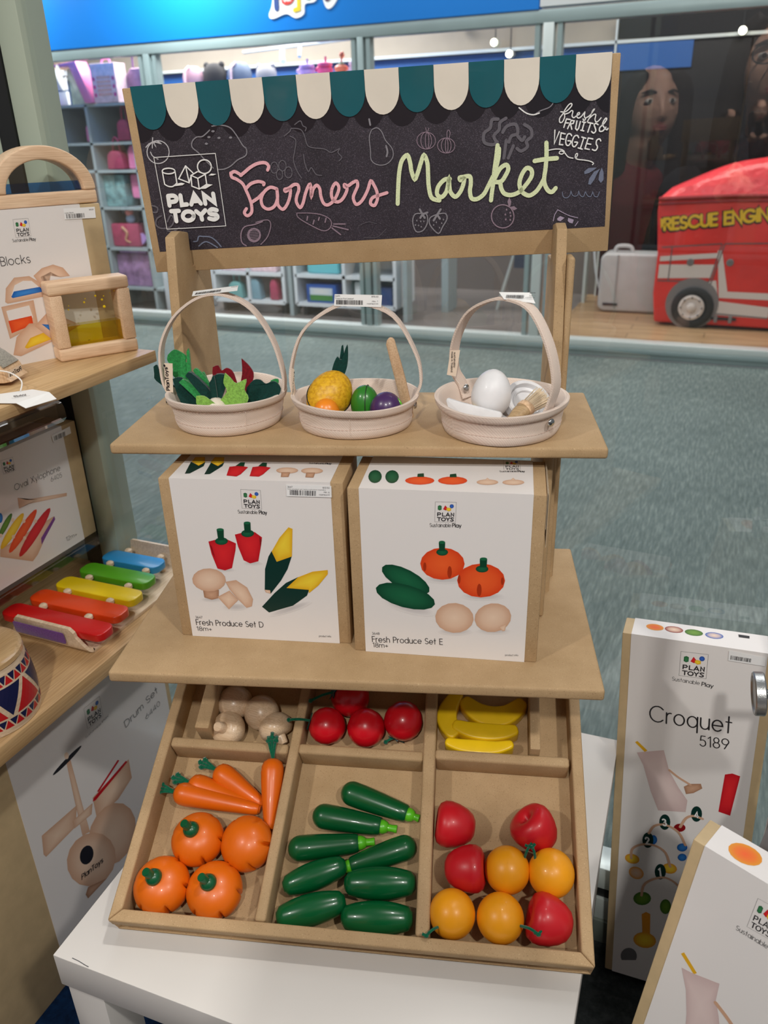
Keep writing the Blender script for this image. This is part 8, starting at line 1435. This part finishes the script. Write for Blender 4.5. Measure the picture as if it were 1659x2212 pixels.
write(gy, 'RESCUE ENGINE', (.128, .594), (.754, .666), .066, srgb((226, 186, 40)), .26, 0); obj('lettering', gy, INK, t, FT @ Tr(0, 0, .002), flat=True, label='yellow lettering reading RESCUE ENGINE')
def fpan(name, pts, m_, z=.001): g = Geo(); g.prism(pts, 0, z, FT); obj(name, g, m_, t)
fpan('white_stripe', [(.12, .405), (.46, .435), (.46, .465), (.12, .435)], WHT); fpan('white_stripe', [(.12, .30), (.44, .315), (.455, .395), (.12, .385)], WHT); fpan('white_stripe', [(.455, .48), (.48, .48), (.545, .235), (.80, .235), (.80, .195), (.50, .195)], WHT); fpan('white_stripe', [(.40, .29), (.47, .30), (.50, .175), (.80, .15), (.80, .08), (.44, .09), (.425, .18)], WHT)
LN = mat('panel_line', (96, 84, 84), .5)
for p in ([(.125, .49), (.475, .52)], [(.49, .52), (.80, .53)], [(.475, .52), (.43, .29)], [(.49, .52), (.41, .12)], [(.43, .29), (.12, .285)], [(.185, .50), (.185, .29)], [(.41, .10), (.80, .085)]):
    g = Geo(); gg = Geo(); ribbon(gg, p, .007, 0, (1, 1, 1, 1), False); g.add([(x, y, .0018) for x, y, z in gg.v], gg.f, FT); obj('panel_line', g, LN, t, flat=True)
for x, y in ((.305, .405), (.535, .41)): g = Geo(); g.lathe([(.022, 0), (.022, .004), (.014, .006), (.013, .003), (1e-7, .003)], 18, FT @ Tr(x, y, 0)); obj('latch_ring', g, mat('latch_grey', (120, 116, 116), .4), t)
g = Geo(); g.box(.47, .62, .06, .075, .001, .012, FT); obj('step_bar', g, BLK, t)
for x in (.50, .585): g = Geo(); g.box(x-.01, x+.01, .045, .085, .001, .018, FT); obj('step_bracket', g, mat('latch_grey', (120, 116, 116), .4), t)
g = Geo(); g.lathe([(1e-7, .004), (.156, .004), (.160, .0)], 40, FT @ Tr(.345, .150, 0) @ Matrix.Scale(-1, 4, (0, 0, 1)) @ Tr(0, 0, -.004)); obj('wheel_arch', g, mat('latch_grey', (120, 116, 116), .4), t)
wh = Geo(); wh.lathe([(.126, .003), (.128, .018), (.112, .026), (.088, .024), (.08, .016), (1e-7, .016)], 40, FT @ Tr(.352, .130, 0)); w_ = obj('wheel', wh, BLK, t); g = Geo(); g.lathe([(.078, .017), (.078, .026), (.064, .030), (.054, .022), (.030, .022), (.026, .034), (.015, .040), (1e-7, .040)], 32, FT @ Tr(.346, .130, 0)); obj('hub', g, WHT, w_)
for k in range(8): a = R(45*k); g = Geo(); g.ball((.346+.064*math.cos(a), .130+.064*math.sin(a), .031), .007, 8, FT); obj('wheel_nut', g, mat('latch_grey', (120, 116, 116), .4), w_)
fpan('corner_badge', [(A0+.0, .66), (A0+.02, .66), (A0+.03, .63), (A0+.01, .60)], YL)
# ================================================================== PEOPLE (seen as reflections in the display window)
SKIN = mat('skin', (216, 170, 146), .5, .04, 30); DARKH = mat('dark_hair', (34, 26, 24), .55, .3, 200)
def remesh(o, vox=.006, it=3):
    m_ = o.modifiers.new('join', 'REMESH'); m_.mode = 'VOXEL'; m_.voxel_size = vox; m_.use_smooth_shade = True
    s_ = o.modifiers.new('soft', 'SMOOTH'); s_.iterations = it; s_.factor = .5
def limb(g, pts, rad): g.tube(smooth(pts, 4), [rad[min(len(rad)-1, int(i/4))]*(1-(i/4) % 1)+rad[min(len(rad)-1, int(i/4)+1)]*((i/4) % 1) for i in range((len(pts)-1)*4+1)], 14); g.ball(pts[0], rad[0], 12); g.ball(pts[-1], rad[-1], 12)
def head(g, M, r=.1):
    n, m = 40, 28; vs = []; fs = []
    for j in range(m+1):
        th = math.pi*j/m
        for k in range(n):
            ph = 2*math.pi*k/n; x = math.sin(th)*math.sin(ph); y = -math.sin(th)*math.cos(ph); z = math.cos(th)   # face looks to -y
            X, Y_, Z = x*.072, y*.092, z*.108
            if z < 0: X *= 1-.28*z*z; Y_ *= 1-.10*z*z if y < 0 else 1+.35*z
            f = max(0, -y)
            if f > 0:
                Y_ -= .024*math.exp(-((x/.16)**2))*max(0, min(1, (z+.42)/.12))*max(0, min(1, (.28-z)/.5))*f           # nose
                Y_ += .010*(math.exp(-(((x-.42)/.2)**2+((z-.10)/.12)**2))+math.exp(-(((x+.42)/.2)**2+((z-.10)/.12)**2)))  # eye sockets
                Y_ -= .007*math.exp(-((x/.3)**2+((z+.52)/.07)**2))+.006*math.exp(-((x/.26)**2+((z+.86)/.1)**2))              # lips, chin
                Y_ += .005*math.exp(-((x/.3)**2+((z+.68)/.06)**2)); Y_ -= .004*math.exp(-((z-.3)/.12)**2)*f
            vs.append((X, Y_, Z))
    for j in range(m):
        for k in range(n): a = j*n+k; b = j*n+(k+1) % n; fs.append((a, b, b+n, a+n))
    g.add(vs, fs, M)
    for s_ in (-1, 1): g.ball((s_*.071, .006, -.004), (.010, .018, .030), 12, M)
def hand(g, M, curl=.6, s_=1):
    # palm at the origin, fingers along +x, palm facing -z, thumb on the +y*s_ side
    g.ball((.040, 0, 0), (.046, .039, .014), 16, M); g.ball((.012, .014*s_, -.006), (.028, .018, .014), 12, M)
    for y, L_ in ((.029, .070), (.010, .080), (-.009, .074), (-.027, .058)):
        a = 0; p = Vector((.076, y*s_, .0)); pts = [p]
        for q, f in ((.45, .35), (.32, .55), (.23, .5)): a += curl*f*1.7; p = p+Vector((math.cos(a), 0, -math.sin(a)))*L_*q; pts.append(p)
        g.tube(pts, [.0092, .0088, .0080, .0068], 10, M); g.ball(pts[-1], .0068, 8, M); g.ball(pts[0], .0094, 8, M)
    tp_ = [Vector((.018, .030*s_, -.006)), Vector((.046, .054*s_, -.014)), Vector((.072, .058*s_, -.022)), Vector((.090, .054*s_, -.028))]; g.tube(tp_, [.012, .011, .0098, .0082], 10, M); g.ball(tp_[-1], .0082, 8, M)
def person(label, base, H, face, hd_rot, pose, top_m, hair_long, glasses=False):
    x, y = base; t = thing('person', label, 'person', Tr(x, y, 0)); B_ = Tr(x, y, 0); g = Geo(); hz = face.z
    HM = Tr(*face) @ hd_rot; sh = hz-.215
    head(g, HM); limb(g, [(x, y-.012, sh+.02), face+Vector((0, .015, -.07))], [.052, .047])
    fp, lr = pose(x, y, sh)
    for s_ in (-1, 1):
        limb(g, [(x+s_*.085, y, H*.52), (x+s_*.095, y-.01, H*.28), (x+s_*.1, y+.01, .07)], [.085, .055, .040]); g.ball((x+s_*.1, y+.05, .035), (.042, .115, .035), 14)
    limb(g, [(x, y, H*.50), (x, y, H*.62), (x, y+.005, sh-.02)], [.125, .115, .12]); g.ball((x, y, sh-.03), (.17, .085, .06), 16); g.ball((x, y, H*.51), (.155, .105, .10), 16)
    for s_, arm in zip((-1, 1), fp): limb(g, arm, [.052, .042, .028])
    for M_, cu, sd in lr: hand(g, M_, cu, sd)
    o = obj('body', g, SKIN, t); remesh(o, .0065, 2)
    g = Geo(); limb(g, [(x, y, H*.49), (x, y, H*.62), (x, y+.005, sh-.025)], [.145, .132, .135]); g.ball((x, y, sh-.035), (.19, .10, .075), 16); g.ball((x, y, H*.50), (.165, .12, .09), 16)
    for arm in fp: limb(g, [arm[0], arm[1], Vector(arm[1])*.12+Vector(arm[2])*.88], [.066, .054, .042])
    o = obj('jacket', g, top_m, t); remesh(o, .009, 3)
    g = Geo(); g.ball((x, y, H*.47), (.165, .12, .10), 16)
    for s_ in (-1, 1): limb(g, [(x+s_*.085, y, H*.48), (x+s_*.095, y-.01, H*.28), (x+s_*.1, y+.01, .09)], [.10, .072, .062])
    o = obj('trousers', g, mat('dark_denim', (34, 40, 56), .8), t); remesh(o, .009, 3)
    for s_ in (-1, 1): g = Geo(); g.ball((x+s_*.1, y+.05, .034), (.048, .125, .034), 16); obj('shoe', g, mat('black_shoe', (24, 24, 26), .5), t)
    g = Geo(); vs = []
    for j in range(15):
        for k in range(32):
            a = 2*math.pi*k/32; th = math.pi*.62*j/14; fr = max(0, -(-math.cos(a))); front = math.cos(a); cut = 1 if front < .1 else 1-.37*min(1, (front-.1)/.35)
            th = math.pi*.62*cut*j/14; vs.append(Vector((.083*math.sin(th)*math.sin(a), .006-.100*math.sin(th)*math.cos(a), .004+.119*math.cos(th))))
    fs = [(j*32+k, j*32+(k+1) % 32, (j+1)*32+(k+1) % 32, (j+1)*32+k) for j in range(14) for k in range(32)]; g.add(vs, fs, HM)
    for s_ in (-1, 1): g.tube([HM @ Vector(p) for p in smooth([(s_*.040, -.066, .086), (s_*.072, -.048, .045), (s_*.080, -.020, -.02), (s_*.086, .01, -.09-hair_long*.3), (s_*.075, .02, -.12-hair_long)], 4)], [.016, .018, .020, .022, .024, .025, .026, .028, .028, .03, .03, .03, .03, .028, .026, .02, .012], 10)
    g.tube([HM @ Vector(p) for p in smooth([(0, .06, .07), (0, .095, 0), (0, .10, -.09-hair_long*.4), (0, .09, -.13-hair_long)], 4)], [.05, .055, .06, .062, .062, .062, .062, .06, .06, .055, .05, .04, .02], 12, None, 1.0)
    o = obj('hair', g, DARKH, t); remesh(o, .006, 3)
    for s_ in (-1, 1):
        g = Geo(); g.ball((s_*.0300, -.0770, .0105), (.0125, .009, .0075), 14, HM); e_ = obj('eye', g, mat('eye_white', (228, 224, 220), .25), t); g = Geo(); g.ball((s_*.0300, -.0838, .0105), (.0052, .0030, .0052), 12, HM); obj('iris', g, mat('iris', (40, 28, 22), .2), e_)
        g = Geo(); g.tube([HM @ Vector(p) for p in ((s_*.014, -.0885, .030), (s_*.030, -.0870, .0355), (s_*.050, -.0740, .030))], [.003, .0035, .002], 7); obj('eyebrow', g, DARKH, t)
    g = Geo(); g.ball((0, -.0905, -.0530), (.0215, .0075, .0052), 14, HM); g.ball((0, -.0895, -.0600), (.018, .0075, .0050), 14, HM); obj('lips', g, mat('lips', (166, 84, 84), .4), t)
    if glasses:
        g = Geo()
        for s_ in (-1, 1): g.tube([HM @ Vector((s_*.031+.023*math.cos(R(18*k)), -.1010+.006*abs(math.cos(R(18*k))), .010+.018*math.sin(R(18*k)))) for k in range(21)], .0018, 6); g.tube([HM @ Vector((s_*.054, -.094, .014)), HM @ Vector((s_*.077, .0, .010))], .0016, 6)
        g.tube([HM @ Vector((-.008, -.101, .012)), HM @ Vector((.008, -.101, .012))], .0018, 6); obj('glasses', g, GASK, t)
    return t
def fw(yaw, pitch=0): return Rz(math.pi+yaw) @ Rx(-pitch)        # local -y (face) -> world +b
PHC = Vector(CAM_LOC)
# phone held up to take the picture; its lens is where the picture is taken from
PHM = look(CAM_LOC, CR, CU, CF)
t = thing('phone', 'dark smartphone held up by the photographer, reflected in the window glass', 'phone', PHM @ Tr(0, 0, .012)); g = Geo(); g.prism(rrect(-.020, .052, -.128, .020, .010), .006, .0142); obj('case', g, mat('phone_case', (40, 42, 46), .3), t, PHM, bevel=.002, seg=3)
for x, y in ((.002, .003), (.002, -.017), (.019, -.007)): g = Geo(); g.lathe([(.0072, .0052), (.0072, .0040), (.0062, .0034), (.0056, .0042), (1e-7, .0042)][::-1], 20, PHM @ Tr(x, y, .0)); obj('lens', g, mat('lens_glass', (14, 14, 18), .08), t)
def pose1(x, y, sh):
    # both hands at the phone's lower corners
    L = PHM @ Vector((-.030, -.110, .030)); Rr = PHM @ Vector((.062, -.110, .030))
    la = [Vector((x-.17, y, sh-.04)), Vector((x-.215, y-.02, sh-.27)), L+Vector((-.035, -.075, -.045))]; ra = [Vector((x+.17, y, sh-.04)), Vector((x+.225, y-.03, sh-.27)), Rr+Vector((.035, -.075, -.045))]
    HL = frame(la[2], *(lambda e, n: (e, n.cross(e), n))((L-la[2]).normalized(), (CF*-1-((L-la[2]).normalized())*((CF*-1).dot((L-la[2]).normalized()))).normalized()))
    HR = frame(ra[2], *(lambda e, n: (e, n.cross(e), n))((Rr-ra[2]).normalized(), (CF*-1-((Rr-ra[2]).normalized())*((CF*-1).dot((Rr-ra[2]).normalized()))).normalized()))
    return (la, ra), ((HL, .9, -1), (HR, .9, 1))
def pose2(x, y, sh):
    la = [Vector((x-.17, y, sh-.04)), Vector((x-.21, y-.01, sh-.29)), Vector((x-.17, y+.10, sh-.50))]; ra = [Vector((x+.17, y, sh-.04)), Vector((x+.21, y-.01, sh-.29)), Vector((x+.17, y+.08, sh-.50))]
    D_ = Vector((0, .25, -.97)).normalized()
    return (la, ra), ((frame(la[2], D_, Vector((0, -.97, -.25)).cross(D_)*-1, Vector((1, 0, 0)).cross(Vector((0, 0, 0)))+D_.cross(Vector((0, -.97, -.25)).cross(D_)*-1)), .35, 1), (frame(ra[2], D_, Vector((0, -.97, -.25)).cross(D_)*-1, D_.cross(Vector((0, -.97, -.25)).cross(D_)*-1)), .35, -1))
person('dark coated person in glasses holding up a phone, reflected in the glass', (.60, -.92), 1.38, Vector((.585, -.862, 1.285)), fw(-.05, .12), pose1, mat('dark_coat', (38, 40, 48), .8), .22, True)
person('long haired person in a wine red top, reflected left of the phone', (.225, -1.355), 1.34, Vector((.288, -1.300, 1.222)), fw(-.42, .1), pose2, mat('wine_top', (120, 30, 40), .8), .16)
